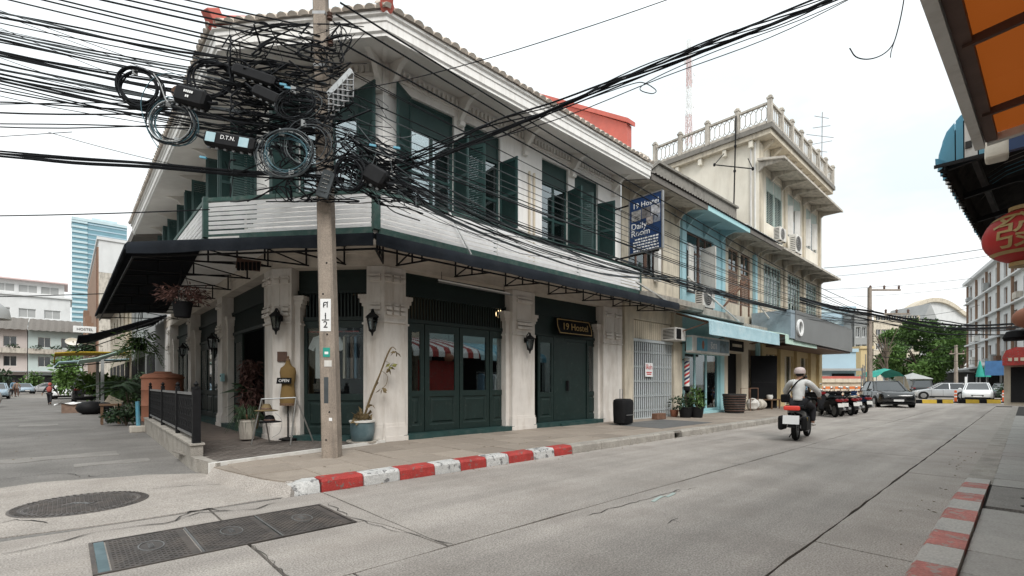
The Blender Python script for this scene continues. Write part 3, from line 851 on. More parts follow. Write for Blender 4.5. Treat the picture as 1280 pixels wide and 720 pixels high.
for p, q in ((eo[1], inn[1]), (eo[2], inn[2])):
    G().bar((*p, 7.755), (*q, 8.01), .09, .03).obj('hip_batten', mt['soffit'], hos)
# ---- roof: slopes, barrel tiles along the eaves, red hip caps and fire wall
SL = .70
lo, hi = offo(EV, .13), offo(EV, -5.2)
b = G()
for i in range(3):
    b.quad((*lo[i], 8.15), (*lo[i + 1], 8.15), (*hi[i + 1], 8.15 + 5.33 * SL), (*hi[i], 8.15 + 5.33 * SL))
b.quad(*[(*p, 8.15 + 5.33 * SL) for p in hi])
roof = b.obj('roof', mt['tile'], hos)
tb = G(); n = 7; secs = []
for y, r in ((-.02, .105), (.45, .095)):
    o = [(r * math.cos(math.pi * k / (n - 1)), y, r * .8 * math.sin(math.pi * k / (n - 1))) for k in range(n)]
    q = [((r - .02) * math.cos(math.pi * k / (n - 1)), y, (r - .02) * .8 * math.sin(math.pi * k / (n - 1))) for k in range(n)][::-1]
    secs.append(o)
tile_me = tb.loft(secs).mesh('roof_tile', mt['tile'], True)
for i in range(3):
    p, q = lo[i], lo[i + 1]; L = (q - p).length; d = (q - p).normalized()
    ang = math.atan2(d.y, d.x) + math.pi
    x = .1
    while x < min(L, 20):
        c = p + d * x
        place(tile_me, 'roof_tile', roof, c.x, c.y, 8.155 + RND.uniform(-.008, .008), (math.atan(SL), RND.uniform(-.03, .03), ang)); x += .213
hl = [(lo[k], hi[k]) for k in (1, 2)]
for p, q in hl:
    a = Vector((*p, 8.18)); c = Vector((*q, 8.20 + 5.33 * SL))
    G().tube([a + (c - a) * .0, a + (c - a) * .5, c], .13, 8).obj('hip_cap', mt['roof_red'], roof, smooth=True)
    dd = (c - a).normalized()
    G().bar(a + dd * -.06 + Vector((0, 0, .1)), a + dd * .22 + Vector((0, 0, .1)), .22, .26).obj('hip_end', mt['roof_red'], roof, bevel=.02)
fw = G().ext([(13.20, 8.75, 8.1), (13.20, 8.75, 9.72), (13.20, 12.9, 12.42), (13.20, 14.5, 12.6), (13.20, 14.5, 8.1)], (.26, 0, 0)).obj('fire_wall', mt['roof_red'], hos)
G().ext([(13.12, 8.66, 9.70), (13.12, 8.66, 9.84), (13.12, 12.88, 12.56), (13.12, 14.6, 12.74), (13.12, 14.6, 12.60), (13.12, 12.92, 12.42)], (.42, 0, 0)).obj('fire_wall_cap', mt['roof_red'], fw)
G().box(13.05, 13.55, 8.15, 8.74, 8.12, 8.55).obj('fire_wall_foot', mt['tile'], fw)
# ---- string course beam and ledge between the storeys
sweep([Vector((13.3, 9.0)), CR, CL, Vector((3.2, 26))], [(.0, 3.79), (.0, 4.05), (.02, 4.06), (.02, 4.21), (-.06, 4.21), (-.3, 4.21), (-.3, 3.79)], 'beam', 'beam', hos)
b = G()
for z in (3.90, 4.0, 4.13):
    pass
LD = [Vector((14.2, 8.42)), Vector((4.27, 8.42)), Vector((2.08, 11.1)), Vector((2.08, 24))]
ledge_in = [Vector((14.2, 9.03)), Vector((4.8, 9.03)), Vector((3.22, 10.86)), Vector((3.22, 24))]
b = G()
for i in range(3):
    t = [LD[i], LD[i + 1], ledge_in[i + 1], ledge_in[i]]
    b.ext([(*p, 4.215) for p in t], (0, 0, .06))
b.obj('ledge', mt['wall_white'], hos)
# ---- columns
def column(F, x0, x1, z0=.16, z1=3.785, ornament=3, left=True, right=True):
    b = G(); w = x1 - x0
    b.box(x0, x1, 0, .34, z0, z1)
    for k, (o, za, zb) in enumerate(((.05, z0, z0 + .10), (.035, z0 + .10, z0 + .30), (.02, z0 + .30, z0 + .36))):
        b.box(x0 - o, x1 + o, -o, .30 + .001 * k, za, zb)
    zn = 2.62
    b.box(x0 - .014, x1 + .014, -.035, .31, zn, zn + .04)
    b.box(x0 - .008, x1 + .008, -.012, .312, zn + .10, z1 - .004)
    s = x0 + .06
    for k in range(ornament):                       # stepped relief on the capital
        xa = x0 + w * (k + .16) / ornament; xb = x0 + w * (k + .84) / ornament
        for za, zb, o in ((zn + .16, zn + .225, .065), (zn + .26, zn + .325, .065), (zn + .36, zn + .39, .04), (z1 - .32, z1 - .25, .06), (z1 - .21, z1 - .17, .05)):
            b.box(xa, xb, -.012 - o, .0, za, zb)
        b.box(xa + .01, xb - .01, -.022, .0, zn + .40, z1 - .36)
    c = b.obj('column', mt['column'], hos, xf=F)
    for sd, on in ((x0, left), (x1, right)):        # side pilaster strips with moulded caps
        if not on: continue
        q = G(); e = -1 if sd == x0 else 1
        xs = lambda a: sorted((sd + e * .004, sd + e * a))
        q.box(*xs(.13), .11, .335, z0, 2.98)
        q.box(*xs(.16), .10, .333, 2.60, 2.64)
        q.box(*xs(.16), .095, .331, 2.98, 3.05).box(*xs(.20), .08, .329, 3.05, 3.14).box(*xs(.23), .065, .327, 3.14, 3.22)
        q.obj('pilaster', mt['column'], c, xf=F)
    return c
column(F_R, 4.79, 5.28, left=False)
column(F_R, 8.40, 9.20, ornament=1)
column(F_R, 12.28, 13.28, ornament=2, right=False)
column(F_C, CLEN - .36, CLEN - .004, ornament=1, right=False)
column(F_C, 0.004, .42, ornament=2, left=False)
column(F_L, -.55, -.004, ornament=2, right=False)
for x in (-5.0, -9.55, -14.1): column(F_L, x, x + .55, ornament=2)
# ---- timber bays
def panel(b, x0, x1, y, z0, z1):
    """raised and fielded door panel"""
    f = .055; d = .018
    o = [(x0, y, z0), (x1, y, z0), (x1, y, z1), (x0, y, z1)]
    i1 = [(x0 + f * .4, y + d, z0 + f * .4), (x1 - f * .4, y + d, z0 + f * .4), (x1 - f * .4, y + d, z1 - f * .4), (x0 + f * .4, y + d, z1 - f * .4)]
    i2 = [(x0 + f, y + d, z0 + f), (x1 - f, y + d, z0 + f), (x1 - f, y + d, z1 - f), (x0 + f, y + d, z1 - f)]
    i3 = [(x0 + f * 1.6, y - .006, z0 + f * 1.6), (x1 - f * 1.6, y - .006, z0 + f * 1.6), (x1 - f * 1.6, y - .006, z1 - f * 1.6), (x0 + f * 1.6, y - .006, z1 - f * 1.6)]
    b.loft([o, i1, i2, i3], cap=False); b.quad(*i3)
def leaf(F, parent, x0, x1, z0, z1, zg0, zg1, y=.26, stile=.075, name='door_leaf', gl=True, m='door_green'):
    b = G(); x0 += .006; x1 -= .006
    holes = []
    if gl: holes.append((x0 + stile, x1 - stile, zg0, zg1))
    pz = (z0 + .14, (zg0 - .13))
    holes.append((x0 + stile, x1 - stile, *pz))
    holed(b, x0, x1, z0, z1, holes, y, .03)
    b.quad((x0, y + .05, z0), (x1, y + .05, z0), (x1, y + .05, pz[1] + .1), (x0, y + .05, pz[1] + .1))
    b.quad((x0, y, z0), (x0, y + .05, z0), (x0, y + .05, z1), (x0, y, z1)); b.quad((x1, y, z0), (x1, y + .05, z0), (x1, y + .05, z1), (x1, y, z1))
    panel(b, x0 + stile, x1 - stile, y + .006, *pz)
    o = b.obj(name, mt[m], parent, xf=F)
    if gl: G().box(x0 + stile - .01, x1 - stile + .01, y + .02, y + .028, zg0 - .01, zg1 + .01).obj('pane', mt['glass'], o, xf=F)
    return o
def bay(F, x0, x1, leaves, ztop=3.79, z0=.27, zl=2.70, slats=True, y=.26, wid=None):
    b = G()
    b.box(x0, x1, y + .02, y + .09, 3.34, ztop)                                 # board over the slats
    b.box(x0, x1, y - .03, y + .10, 3.29, 3.35).box(x0, x1, y - .03, y + .10, zl + .005, zl + .085)
    b.box(x0, x0 + .05, y - .02, y + .095, z0, 3.29).box(x1 - .05, x1, y - .02, y + .095, z0, 3.29)
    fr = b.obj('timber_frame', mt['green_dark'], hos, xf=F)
    if slats:
        x = x0 + .09; q = G()
        while x < x1 - .07:
            q.box(x, x + .032, y, y + .03, zl + .085, 3.29); x += .078
        stuff(q.obj('transom_bar', mt['green_dark'], fr, xf=F))
    else:
        G().box(x0 + .05, x1 - .05, y + .015, y + .06, zl + .085, 3.29).obj('transom_board', mt['green_dark'], fr, xf=F)
    G().box(x0 - .05, x1 + .05, -.04, y + .1, .15, z0).obj('door_sill', mt['sill_green'], hos, xf=F)
    return fr
ux = lambda u, Y=9.26: onY(u, 480, Y).x
bay(F_R, 5.285, 8.395, None)
for a, c, st_ in ((ux(509.5), ux(530.5), .10), (ux(531), ux(574), .12), (ux(574.5), ux(611.5), .10), (ux(612), ux(631.5), .10)):
    leaf(F_R, hos, a, c, .28, 2.70, 1.20, 2.52, stile=st_)
fr2 = bay(F_R, 9.205, 12.275, None, slats=False)
for a, c in ((ux(672.5), ux(692)), (ux(733.5), ux(750))):
    leaf(F_R, hos, a, c, .28, 2.70, 1.12, 2.52, stile=.09)
b = G(); xa, xb = ux(692.3), ux(733.2)
b.box(xa, ux(706), .26, .33, .28, 2.70)
dl = b.obj('door_panel', mt['door_green'], hos, xf=F_R)
b = G().box(ux(706) + .008, xb - .006, .285, .34, .28, 2.60); b.box(ux(706) + .008, xb - .006, .262, .33, 2.605, 2.70)
dl = b.obj('door', mt['door_green'], hos, xf=F_R)
G().box(ux(708), ux(709.5), .20, .285, 1.15, 1.45).obj('handle', mt['iron'], dl, xf=F_R)
G().box(ux(690), ux(735), -.12, -.041, .15, .24).obj('door_step', mt['sill_green'], hos, xf=F_R)
# chamfer bay with the shop window
bay(F_C, .425, 2.075, None)
sw = G()
holed(sw, .475, 2.025, .28, 2.70, [(.62, 1.88, 1.14, 2.55), (.62, 1.2, .42, 1.0), (1.3, 1.88, .42, 1.0)], .26, .03)
panel(sw, .62, 1.2, .27, .42, 1.0); panel(sw, 1.3, 1.88, .27, .42, 1.0)
sw = sw.obj('shop_window', mt['door_green'], hos, xf=F_C)
G().box(.61, 1.89, .285, .293, 1.13, 2.56).obj('pane', mt['glass_shop'], sw, xf=F_C)
G().box(.43, 2.07, .62, .64, 1.0, 3.3).obj('display_back', mt['void'], hos, xf=F_C)
# left-hand bays in the shade of the awning
for i, (a, c) in enumerate(((-4.44, -.56), (-8.99, -5.01), (-13.54, -9.56))):
    bay(F_L, a, c, None, slats=i != 2)
    w4 = (c - a - .1) / 4
    for k in range(4):
        if i == 0 and k in (1, 2): continue                # the doorway stands open
        leaf(F_L, hos, a + .05 + w4 * k, a + .05 + w4 * (k + 1), .28, 2.70, 1.15, 2.5, stile=.11)
G().box(-15.2, -14.1, .02, .4, .16, 3.79).obj('end_wall', mt['wall_white'], hos, xf=F_L)
G().box(13.28, 13.32, 9.02, 9.5, .16, 4.2).obj('party_wall_end', mt['column'], hos)
# ---- name board over the door
nb = thing('name_board', 'dark hostel name board with gold lettering over the green door', 'sign', F_R @ Vector((10.9, .2, 2.95)))
T = F_R @ Matrix.Translation((ux(714), .12, 3.02)) @ Matrix.Rotation(rad(-16), 4, 'X')
b = G(); hw, hh = .82, .25
b.ext([(-hw + .05, 0, -hh), (hw - .05, 0, -hh), (hw - .04, 0, -hh * .5), (hw, 0, 0), (hw - .04, 0, hh * .5), (hw - .05, 0, hh), (-hw + .05, 0, hh), (-hw + .04, 0, hh * .5), (-hw, 0, 0), (-hw + .04, 0, -hh * .5)], (0, .04, 0))
bd = b.obj('board', mt['black'], nb, xf=T)
f = G()
P = [(-hw + .09, -hh + .04), (hw - .09, -hh + .04), (hw - .05, 0), (hw - .09, hh - .04), (-hw + .09, hh - .04), (-hw + .05, 0)]
for i in range(6): f.bar((P[i][0], -.006, P[i][1]), (P[(i + 1) % 6][0], -.006, P[(i + 1) % 6][1]), .02, .014, (0, 1, 0))
f.obj('gold_border', mt['gold'], nb, xf=T)
put_text('hostel', 'lettering', T @ face_mat((0, -.012, -.01), (1, 0, 0)), nb)
G().bar(F_R @ Vector((ux(700), .3, 3.4)), T @ Vector((-.5, .04, .2)), .02).bar(F_R @ Vector((ux(728), .3, 3.4)), T @ Vector((.5, .04, .2)), .02).obj('bracket', mt['iron'], nb)

# ---- balcony railing of weathered white boards in green frames
rl = thing('balcony_railing', 'white boarded balcony railing with green rails above the black canopy', 'railing', (4.3, 8.4, 4.27))
RP = [Vector((13.4, 8.4)), Vector((4.30, 8.4)), Vector((2.06, 11.18)), Vector((2.06, 20.5))]
rr_ = random.Random(3)
for i in range(3):
    p, q = RP[i], RP[i + 1]; d = (q - p).normalized(); L = (q - p).length
    nn = Vector((-d.y, d.x)); nn = nn if nn.dot(Vector((-.7, -.7))) > 0 else -nn
    top = 5.02; bot = 4.24 + .02
    G().bar((*p, top), (*q, top), .07, .075).obj('top_rail', mt['green_trim'], rl)
    G().bar((*(p + d * .05), bot), (*(q - d * .05), bot), .06, .13).obj('bottom_rail', mt['green_trim'], rl)
    nseg = max(1, round(L / 2.9))
    for k in range(nseg):
        s0, s1 = L * k / nseg, L * (k + 1) / nseg
        if k: G().bar((*(p + d * s0 - nn * .05), 4.28), (*(p + d * s0 - nn * .05), 5.0), .05).obj('upright', mt['green_trim'], rl)
        for j in range(7):
            z = 4.365 + j * .0925
            a = p + d * (s0 + .012); c = p + d * (s1 - .012)
            b = G().bar((*(a + nn * .012), z + rr_.uniform(-.006, .006)), (*(c + nn * .012), z + rr_.uniform(-.006, .006)), .018, .070 + rr_.uniform(-.008, .006))
            b.obj('slat', mt['slat'], rl)
for p in RP[1:3]:
    G().bar((*p, 4.27), (*p, 5.07), .13, .13, (1, 0, 0)).obj('corner_post', mt['green_trim'], rl)
G().bar((*(RP[0]), 4.2), (*(RP[0]), 5.2), .08).obj('end_post', mt['green_trim'], rl)
for s in (onY(563, 262, 8.33), onY(700, 300, 8.33)):
    pass
pb = thing('prop_stick', 'white stick leaning across the boards of the balcony railing', 'stick', onY(589, 318, 8.3))
G().bar(onY(560, 262, 8.33), onY(589, 318, 8.27), .03).obj('stick', mt['white'], pb)

# ---- canopy over the pavement
cp = thing('canopy', 'long dark canvas canopy on black iron brackets round the hostel corner', 'awning', (4.3, 8.9, 4.1))
CE = [Vector((14.25, 7.58)), Vector((3.86, 7.58)), Vector((.86, 11.1)), Vector((.86, 23.0))]
CI = [Vector((14.25, 8.38)), Vector((4.24, 8.38)), Vector((2.02, 11.08)), Vector((2.9, 23.0))]
ZO, ZI = 3.90, 4.17
for i in range(3):
    b = G(); n = 10
    for s in range(n):
        for r in range(3):
            def pt(a, c):
                e = CE[i].lerp(CE[i + 1], a); f_ = CI[i].lerp(CI[i + 1], a); w = e.lerp(f_, c)
                return (w.x, w.y, ZO + (ZI - ZO) * c - .025 * math.sin(math.pi * c) * abs(math.sin(a * n * math.pi / 2)) )
            b.quad(pt(s / n, r / 3), pt((s + 1) / n, r / 3), pt((s + 1) / n, (r + 1) / 3), pt(s / n, (r + 1) / 3))
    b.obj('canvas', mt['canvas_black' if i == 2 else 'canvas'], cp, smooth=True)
def valance(p, q, zt=3.91, h=.215, r=.07):
    d = (q - p).normalized(); nn = Vector((-d.y, d.x)); nn = nn if nn.dot(Vector((-.6, -.8))) > 0 else -nn
    n = max(2, int((q - p).length / .5)); secs = []
    for k in range(n + 1):
        w = p.lerp(q, k / n); sg = .012 * math.sin(k * 2.3)
        prof = [(.0, zt), (.05, zt + .01), (.085, zt - .04), (.09, zt - .12), (.075 + sg, zt - h + sg), (.055 + sg, zt - h + sg), (.06, zt - .12), (.0, zt - .05)]
        secs.append([(w.x + nn.x * o, w.y + nn.y * o, z) for o, z in prof])
    return G().loft(secs).obj('valance', mt['canvas'], cp, smooth=True)
valance(CE[0], CE[1]); valance(CE[1], CE[2]); valance(CE[2], CE[3], h=.12)
def bracket(p_in, p_out):
    p_in, p_out = Vector(p_in), Vector(p_out); b = G()
    q = .028
    b.bar((*p_in, 3.82), (*p_out, 3.68), q).bar((*p_in, 4.20), (*p_out, 3.86), q)
    for t in (.03, .5, .78):
        w = p_in.lerp(p_out, t); b.bar((*w, 3.82 - .14 * t), (*w, 4.18 - .33 * t), q)
    b.bar((*p_in.lerp(p_out, .03), 3.82), (*p_in.lerp(p_out, .5), 3.99), q * .8)
    return b.obj('bracket', mt['iron'], cp)
for x in (5.05, 6.55, 8.1, 9.7, 11.2, 12.7, 14.1): bracket((x, 8.97), (x - .05, 7.62))
for t in (.0, .33, .66, 1.0):
    a = CR.lerp(CL, t); o = CE[1].lerp(CE[2], t); bracket(a + Vector((-.03, -.02)), a.lerp(o, .97))
for y in (12.4, 14.2, 16, 18, 20, 22): bracket((3.17, y), (.92, y))
for i in range(3):
    e, f_ = offo(CE, -.04)[i], offo(CE, -.04)[i + 1]
    G().bar((*e, 3.67), (*f_, 3.67), .03).obj('edge_bar', mt['iron'], cp)
# slim pendant conduits and strip lamp under the canopy
tl = thing('strip_lamp', 'slim white strip lamp hung under the canopy before the green doors', 'lamp', (6.5, 8.85, 3.6))
G().bar(onY(548, 350, 8.75), onY(637, 367, 8.75), .035, .03).obj('tube', mt['lamp_white'], tl)
G().bar(onY(548, 352.5, 8.8), onY(640, 369, 8.8), .05, .02).obj('batten', mt['iron_grey'], tl)
G().bar(onY(552, 350, 8.78), onY(552, 340, 8.95), .012).bar(onY(630, 366, 8.78), onY(630, 355, 8.95), .012).obj('hanger', mt['iron'], tl)
# wall lanterns
def wall_lantern(name_label, F, x, z, y=-.03):
    T = F @ Matrix.Translation((x, y, z))
    o = T @ Vector((0, 0, 0))
    L = thing('wall_lantern', name_label, 'lamp', o, 'iron lanterns on the hostel columns')
    T2 = Matrix.Translation(o)
    R3 = F.to_3x3().to_4x4(); X = Matrix.Translation(o) @ R3
    def g6(r, zz): return [(r * math.cos(math.pi * k / 3), -.17 + r * math.sin(math.pi * k / 3), zz) for k in range(6)]
    G().loft([g6(.035, .10), g6(.13, .02), g6(.145, 0), g6(.13, -.01)]).loft([g6(.02, .16), g6(.035, .10)]).obj('lantern_roof', mt['iron'], L, xf=X)
    b = G()
    for k in range(6):
        t = math.pi * k / 3
        b.bar((.115 * math.cos(t), -.17 + .115 * math.sin(t), 0), (.065 * math.cos(t), -.17 + .065 * math.sin(t), -.26), .014)
    b.loft([g6(.075, -.25), g6(.08, -.27), g6(.03, -.31), g6(.012, -.38)])
    b.obj('cage', mt['iron'], L, xf=X)
    G().loft([g6(.105, -.005), g6(.058, -.25)]).obj('lantern_glass', mt['glass_dark'], L, xf=X)
    G().tube([(0, 0, -.05), (0, -.06, .10), (0, -.13, .17), (0, -.17, .15)], .013, 6).obj('arm', mt['iron'], L, xf=X)
    G().lathe([(.05, -.09), (.05, .05)], (0, 0, 0), 8).xf(Matrix.Scale(.3, 4, (0, 1, 0))).obj('back_plate', mt['iron'], L, xf=X)
lz = onY(465, 392, 9.0)
wall_lantern('iron wall lantern on the corner column behind the utility pole', F_C, CLEN - .17, 2.70)
wall_lantern('iron wall lantern on the column between the double doors and the hostel door', F_R, onY(659, 412, 8.9).x, 2.52)
wall_lantern('iron wall lantern above the small brown plaque and the dress form', F_C, .2, 2.75)
wall_lantern('iron wall lantern on the shaded column beside the open terrace doorway', F_L, -4.75, 2.62)
wall_lantern('iron wall lantern on the far shaded column near the brown tank', F_L, -9.3, 2.62)
pq = tag(G().box(.12, .33, -.035, -.012, 1.82, 2.03).obj('plaque', mt['brown'], None, xf=F_C, bevel=.006), 'small square brown plaque on the column behind the dress form', 'plaque')
bt = thing('call_box', 'small green box on the left terrace column by the iron railing', 'box', F_L @ Vector((-4.2, .1, 1.5)))
G().box(-4.43, -4.30, -.06, .03, 1.42, 1.64).obj('case', mt['aqua'], bt, xf=F_L, bevel=.01)
G().box(-4.41, -4.32, -.068, -.061, 1.55, 1.60).obj('slot', mt['black'], bt, xf=F_L)
# ================================================================ the row of shophouses down the street
def eave_box(parent, x0, x1, m_s, m_f, y=8.0, z=7.74, h=.16, slope=.26):
    b = G().quad((x0, y, z + .01), (x1, y, z + .01), (x1, 9.06, z + slope), (x0, 9.06, z + slope))
    b.obj('soffit', mt[m_s], parent)
    G().box(x0, x1, y - .06, y, z - .02, z + h).obj('fascia', mt[m_f], parent)
def strut(parent, x, m, z=7.8):
    G().ext([(x - .04, 9.0, z - .45), (x - .04, 8.75, z - .12), (x - .04, 8.35, z - .0), (x - .04, 8.1, z + .02), (x - .04, 9.0, z + .2)], (.08, 0, 0)).obj('eave_strut', mt[m], parent)
def roofing(parent, x0, x1, m, y0=7.88, z0=7.92, y1=13.5, sl=.6, pitch=.19):
    n = int((x1 - x0) / pitch * 2); secs = []
    for y in (y0, y1):
        secs.append([(x0 + (x1 - x0) * k / n, y, z0 + (y - y0) * sl + (.03 if k % 2 else -.015)) for k in range(n + 1)])
    return G().loft(secs, cap=False, close=False).obj('roof', mt[m], parent)

# --- cream house with the folding gate
h2 = thing('gate_house', 'narrow cream shophouse with a steel folding gate beside the hostel', 'building', (13.35, 9, 0))
X0, X1 = 13.34, 17.20
holed(G(), X0, X1, 4.0, 8.05, [(13.75, 16.0, 5.2, 7.05)], 9.06, .18).obj('upper_wall', mt['cream_old'], h2)
holed(G(), X0, X1, .1, 4.0, [(13.85, 16.55, .16, 3.55)], 9.03, .3).obj('ground_wall', mt['cream_old'], h2)
G().box(X0, X1, 10.6, 10.7, 0, 8).obj('room_back', mt['void'], h2)
w = window(Matrix.Identity(4), h2, 13.75, 14.9, 5.2, 7.05, 9.12, m='brown', gm='glass', cols=2, rows=(.6,), curtain=None)
w = window(Matrix.Identity(4), h2, 14.92, 16.0, 5.2, 7.05, 9.12, m='brown', gm='glass', cols=2, rows=(.6,), curtain=None)
G().box(15.30, 15.5, 8.85, 9.02, 5.0, 7.3).obj('pilaster', mt['white_old'], h2)
eave_box(h2, 13.36, 17.2, 'concrete_old', 'roof_old')
for x in (13.8, 15.4, 16.9): strut(h2, x, 'concrete_old')
roofing(h2, 13.4, 21.2, 'roof_old')
b = G().box(13.34, 17.35, 8.2, 9.02, 4.02, 4.30); b.box(13.34, 17.35, 8.12, 8.2, 4.08, 4.26)
b.obj('ledge', mt['concrete_old'], h2)
b = G(); x = 13.4
G().box(13.9, 16.5, 9.10, 9.16, 2.90, 3.54).obj('lintel_board', mt['cream'], h2)
b = G(); x = 13.95
while x < 16.45: b.box(x, x + .11, 9.075, 9.10, 2.92, 3.53); x += .13
stuff(b.obj('lintel_slat', mt['cream'], h2))
for a, c in ((13.36, 13.86), (16.54, 17.18)):
    G().box(a, c, 8.93, 9.028, .16, 4.0).obj('pier', mt['cream_old'], h2)
gt = thing('folding_gate', 'grey steel lattice folding gate closed across the cream shophouse', 'gate', (15.2, 9.0, .16))
G().box(13.88, 16.52, 8.96, 9.06, 2.80, 2.89).obj('top_track', mt['gate'], gt)
G().box(13.88, 16.52, 8.98, 9.05, .16, .19).obj('bottom_track', mt['gate'], gt)
N = 21
bar_me = G().box(-.024, .024, -.014, .014, 0, 2.60).mesh('bar', mt['gate'])
for i in range(N):
    place(bar_me, 'bar', gt, 13.95 + 2.50 * i / (N - 1) - gt.location.x + gt.location.x, 9.005, .195)
dia = G()
for i in range(N - 1):
    xa, xb = 13.95 + 2.50 * i / (N - 1), 13.95 + 2.50 * (i + 1) / (N - 1)
    for k in range(5):
        z = .4 + k * .5
        dia.bar((xa, 8.985, z), (xb, 8.985, z + .09), .006, .012).bar((xa, 8.98, z + .09), (xb, 8.98, z), .006, .012)
stuff(dia.obj('lattice', mt['gate'], gt))
sgp = onY(811, 462, 8.93)
sg = thing('notice', 'small white notice with red lettering hung on the folding gate', 'sign', sgp)
G().box(sgp.x - .24, sgp.x + .24, 8.92, 8.935, sgp.z - .25, sgp.z + .23).obj('board', mt['white'], sg, bevel=.006)
put_text('gate_red', 'lettering', face_mat((sgp.x, 8.915, sgp.z + .07), (1, 0, 0)), sg)
for dz, wd in ((-.10, .17), (-.16, .14)):
    b = G(); x = -wd
    while x < wd:
        l = RND.uniform(.02, .05); b.box(sgp.x + x, sgp.x + min(wd, x + l), 8.914, 8.92, sgp.z + dz - .018, sgp.z + dz + .018); x += l + .012
    b.obj('small_print', mt['red_text'], sg)
def window_ac(label, x, z):
    a = thing('air_conditioner', label, 'air conditioner', (x, 9, z))
    b = G().box(x - .36, x + .36, 8.50, 9.2, z, z + .46); b.obj('case', mt['white_old'], a, bevel=.02)
    G().box(x - .33, x + .0, 8.485, 8.50, z + .05, z + .41).obj('grille', mt['plastic'], a)
    b = G()
    for k in range(7): b.box(x - .36 - .004, x - .36, 8.58, 9.0, z + .07 + k * .05, z + .095 + k * .05)
    b.obj('side_louvre', mt['plastic'], a)
    return a
window_ac('cream window air conditioner above the folding gate', 16.25, 2.92)

# --- hanging hostel sign
hs = thing('hanging_sign', 'navy hostel sign board with photographs hung over the pavement', 'sign', (13.0, 8.5, 5.4))
G().box(12.965, 13.035, 7.39, 8.49, 5.42, 7.10).obj('board', mt['sign_navy'], hs, bevel=.01)
b = G()
for yy in (7.375, 8.505): b.box(12.95, 13.05, yy - .018, yy + .018, 5.40, 7.12)
for zz in (5.405, 7.115): b.box(12.952, 13.048, 7.39, 8.49, zz - .015, zz + .015)
b.obj('frame', mt['iron_grey'], hs)
fx = 12.960
put_text('sign_top', 'lettering', face_mat((fx, 7.93, 6.86), (0, -1, 0)), hs)
put_text('sign_daily', 'lettering', face_mat((fx, 8.44, 6.12), (0, -1, 0)), hs)
ph_c = [(.30, .29, .28), (.16, .15, .15), (.42, .42, .44), (.10, .12, .16), (.35, .31, .29), (.22, .24, .28)]
for k, (yy, zz, w_, h_) in enumerate(((8.42, 6.40, .33, .34), (8.06, 6.42, .30, .34), (7.74, 6.45, .30, .32), (8.40, 6.75, .2, .03), (7.90, 6.20, .22, .25), (7.66, 6.22, .22, .25))):
    if k == 3: continue
    pic = G().box(fx - .002, fx + .004, yy - w_, yy, zz, zz + h_ * .95).obj('picture', M('photo_print', ph_c[k], .4, .7, 9), hs)
for k in range(5):
    zz = 5.82 - k * .088; b = G(); y = 8.40 - RND.uniform(0, .12)
    while y > 7.50:
        l = RND.uniform(.03, .10); b.box(fx - .002, fx + .003, max(y - l, 7.48), y, zz - .022, zz + .022); y -= l + .022
    b.obj('small_print', mt['white'], hs)
for zz in (5.36, 6.98):
    G().tube([(13.0, 9.05, zz), (13.0, 8.5, zz), (13.0, 7.5, zz + .0)], .028, 8).obj('arm', mt['iron'], hs)

# --- blue house with the barber shop
h3 = thing('barber_house', 'pale blue shophouse with a barber shop on the ground floor', 'building', (17.2, 9, 0))
X0, X1 = 17.21, 21.12
holed(G(), X0, X1, 3.6, 8.05, [(17.75, 20.1, 4.95, 7.35)], 9.04, .2).obj('upper_wall', mt['blue_wall'], h3)
G().box(X0, X1, 10.6, 10.7, 3.7, 8).obj('room_back', mt['void'], h3)
w = window(Matrix.Identity(4), h3, 17.75, 18.9, 4.95, 7.35, 9.12, m='brown', gm='glass', cols=1, rows=(.7,), curtain=None)
w2 = window(Matrix.Identity(4), h3, 18.92, 20.1, 4.95, 7.35, 9.12, m='brown', gm='glass', cols=2, rows=(.7,), curtain=None)
G().box(0, .72, -.02, .02, 0, 1.8).obj('shutter', mt['white_old'], w, xf=Matrix.Translation((18.9, 9.02, 5.0)) @ Matrix.Rotation(rad(-105), 4, 'Z'))
G().box(-.62, 0, -.02, .02, 0, 1.8).obj('shutter', mt['white_old'], w, xf=Matrix.Translation((18.2, 9.0, 5.0)) @ Matrix.Rotation(rad(12), 4, 'Z'))
eave_box(h3, 17.22, 21.12, 'blue_wall', 'aqua')
for x in (17.7, 19.2, 20.7): strut(h3, x, 'blue_wall')
for x in (X0 + .06, X1 - .3): G().box(x, x + .3, 8.97, 9.038, 3.7, 7.75).obj('pilaster', mt['blue_wall'], h3)
G().box(17.3, 21.2, 8.2, 9.0, 3.95, 4.2).obj('ledge', mt['concrete_old'], h3)
gx0, gx1 = onY(849, 480, 9.15).x, onY(902, 480, 9.15).x
holed(G(), X0, X1, .1, 3.95, [(17.55, 20.75, .2, 2.95)], 9.02, .25).obj('ground_wall', mt['aqua'], h3)
b = G()
for x in (17.56, 18.55, 19.55, 20.65): b.box(x, x + .10, 9.12, 9.2, .2, 2.95)
b.box(17.66, 20.65, 9.125, 9.195, .2, .34).box(17.66, 20.65, 9.125, 9.195, 2.55, 2.63)
b.obj('shop_frame', mt['aqua'], h3)
for a, c in ((17.66, 18.55), (18.65, 19.55), (19.65, 20.65)):
    G().box(a, c, 9.15, 9.16, .34, 2.55).obj('pane', mt['glass'], h3)
    G().box(a, c, 9.15, 9.16, 2.63, 2.95).obj('pane', mt['glass'], h3)
G().box(17.3, 21, 12.2, 12.3, .16, 3.6).obj('shop_back', mt['brown_pale'], h3)
for a in ((17.22, 17.28, 9.28, 12.3, .1, 3.7), (21.0, 21.06, 9.28, 12.3, .1, 3.7), (17.3, 21, 9.3, 12.2, 3.5, 3.56)): G().box(*a).obj('shop_side', mt['brown_pale'], h3)
G().box(17.3, 21, 9.3, 12.2, .12, .18).obj('shop_floor', mt['patch'], h3)
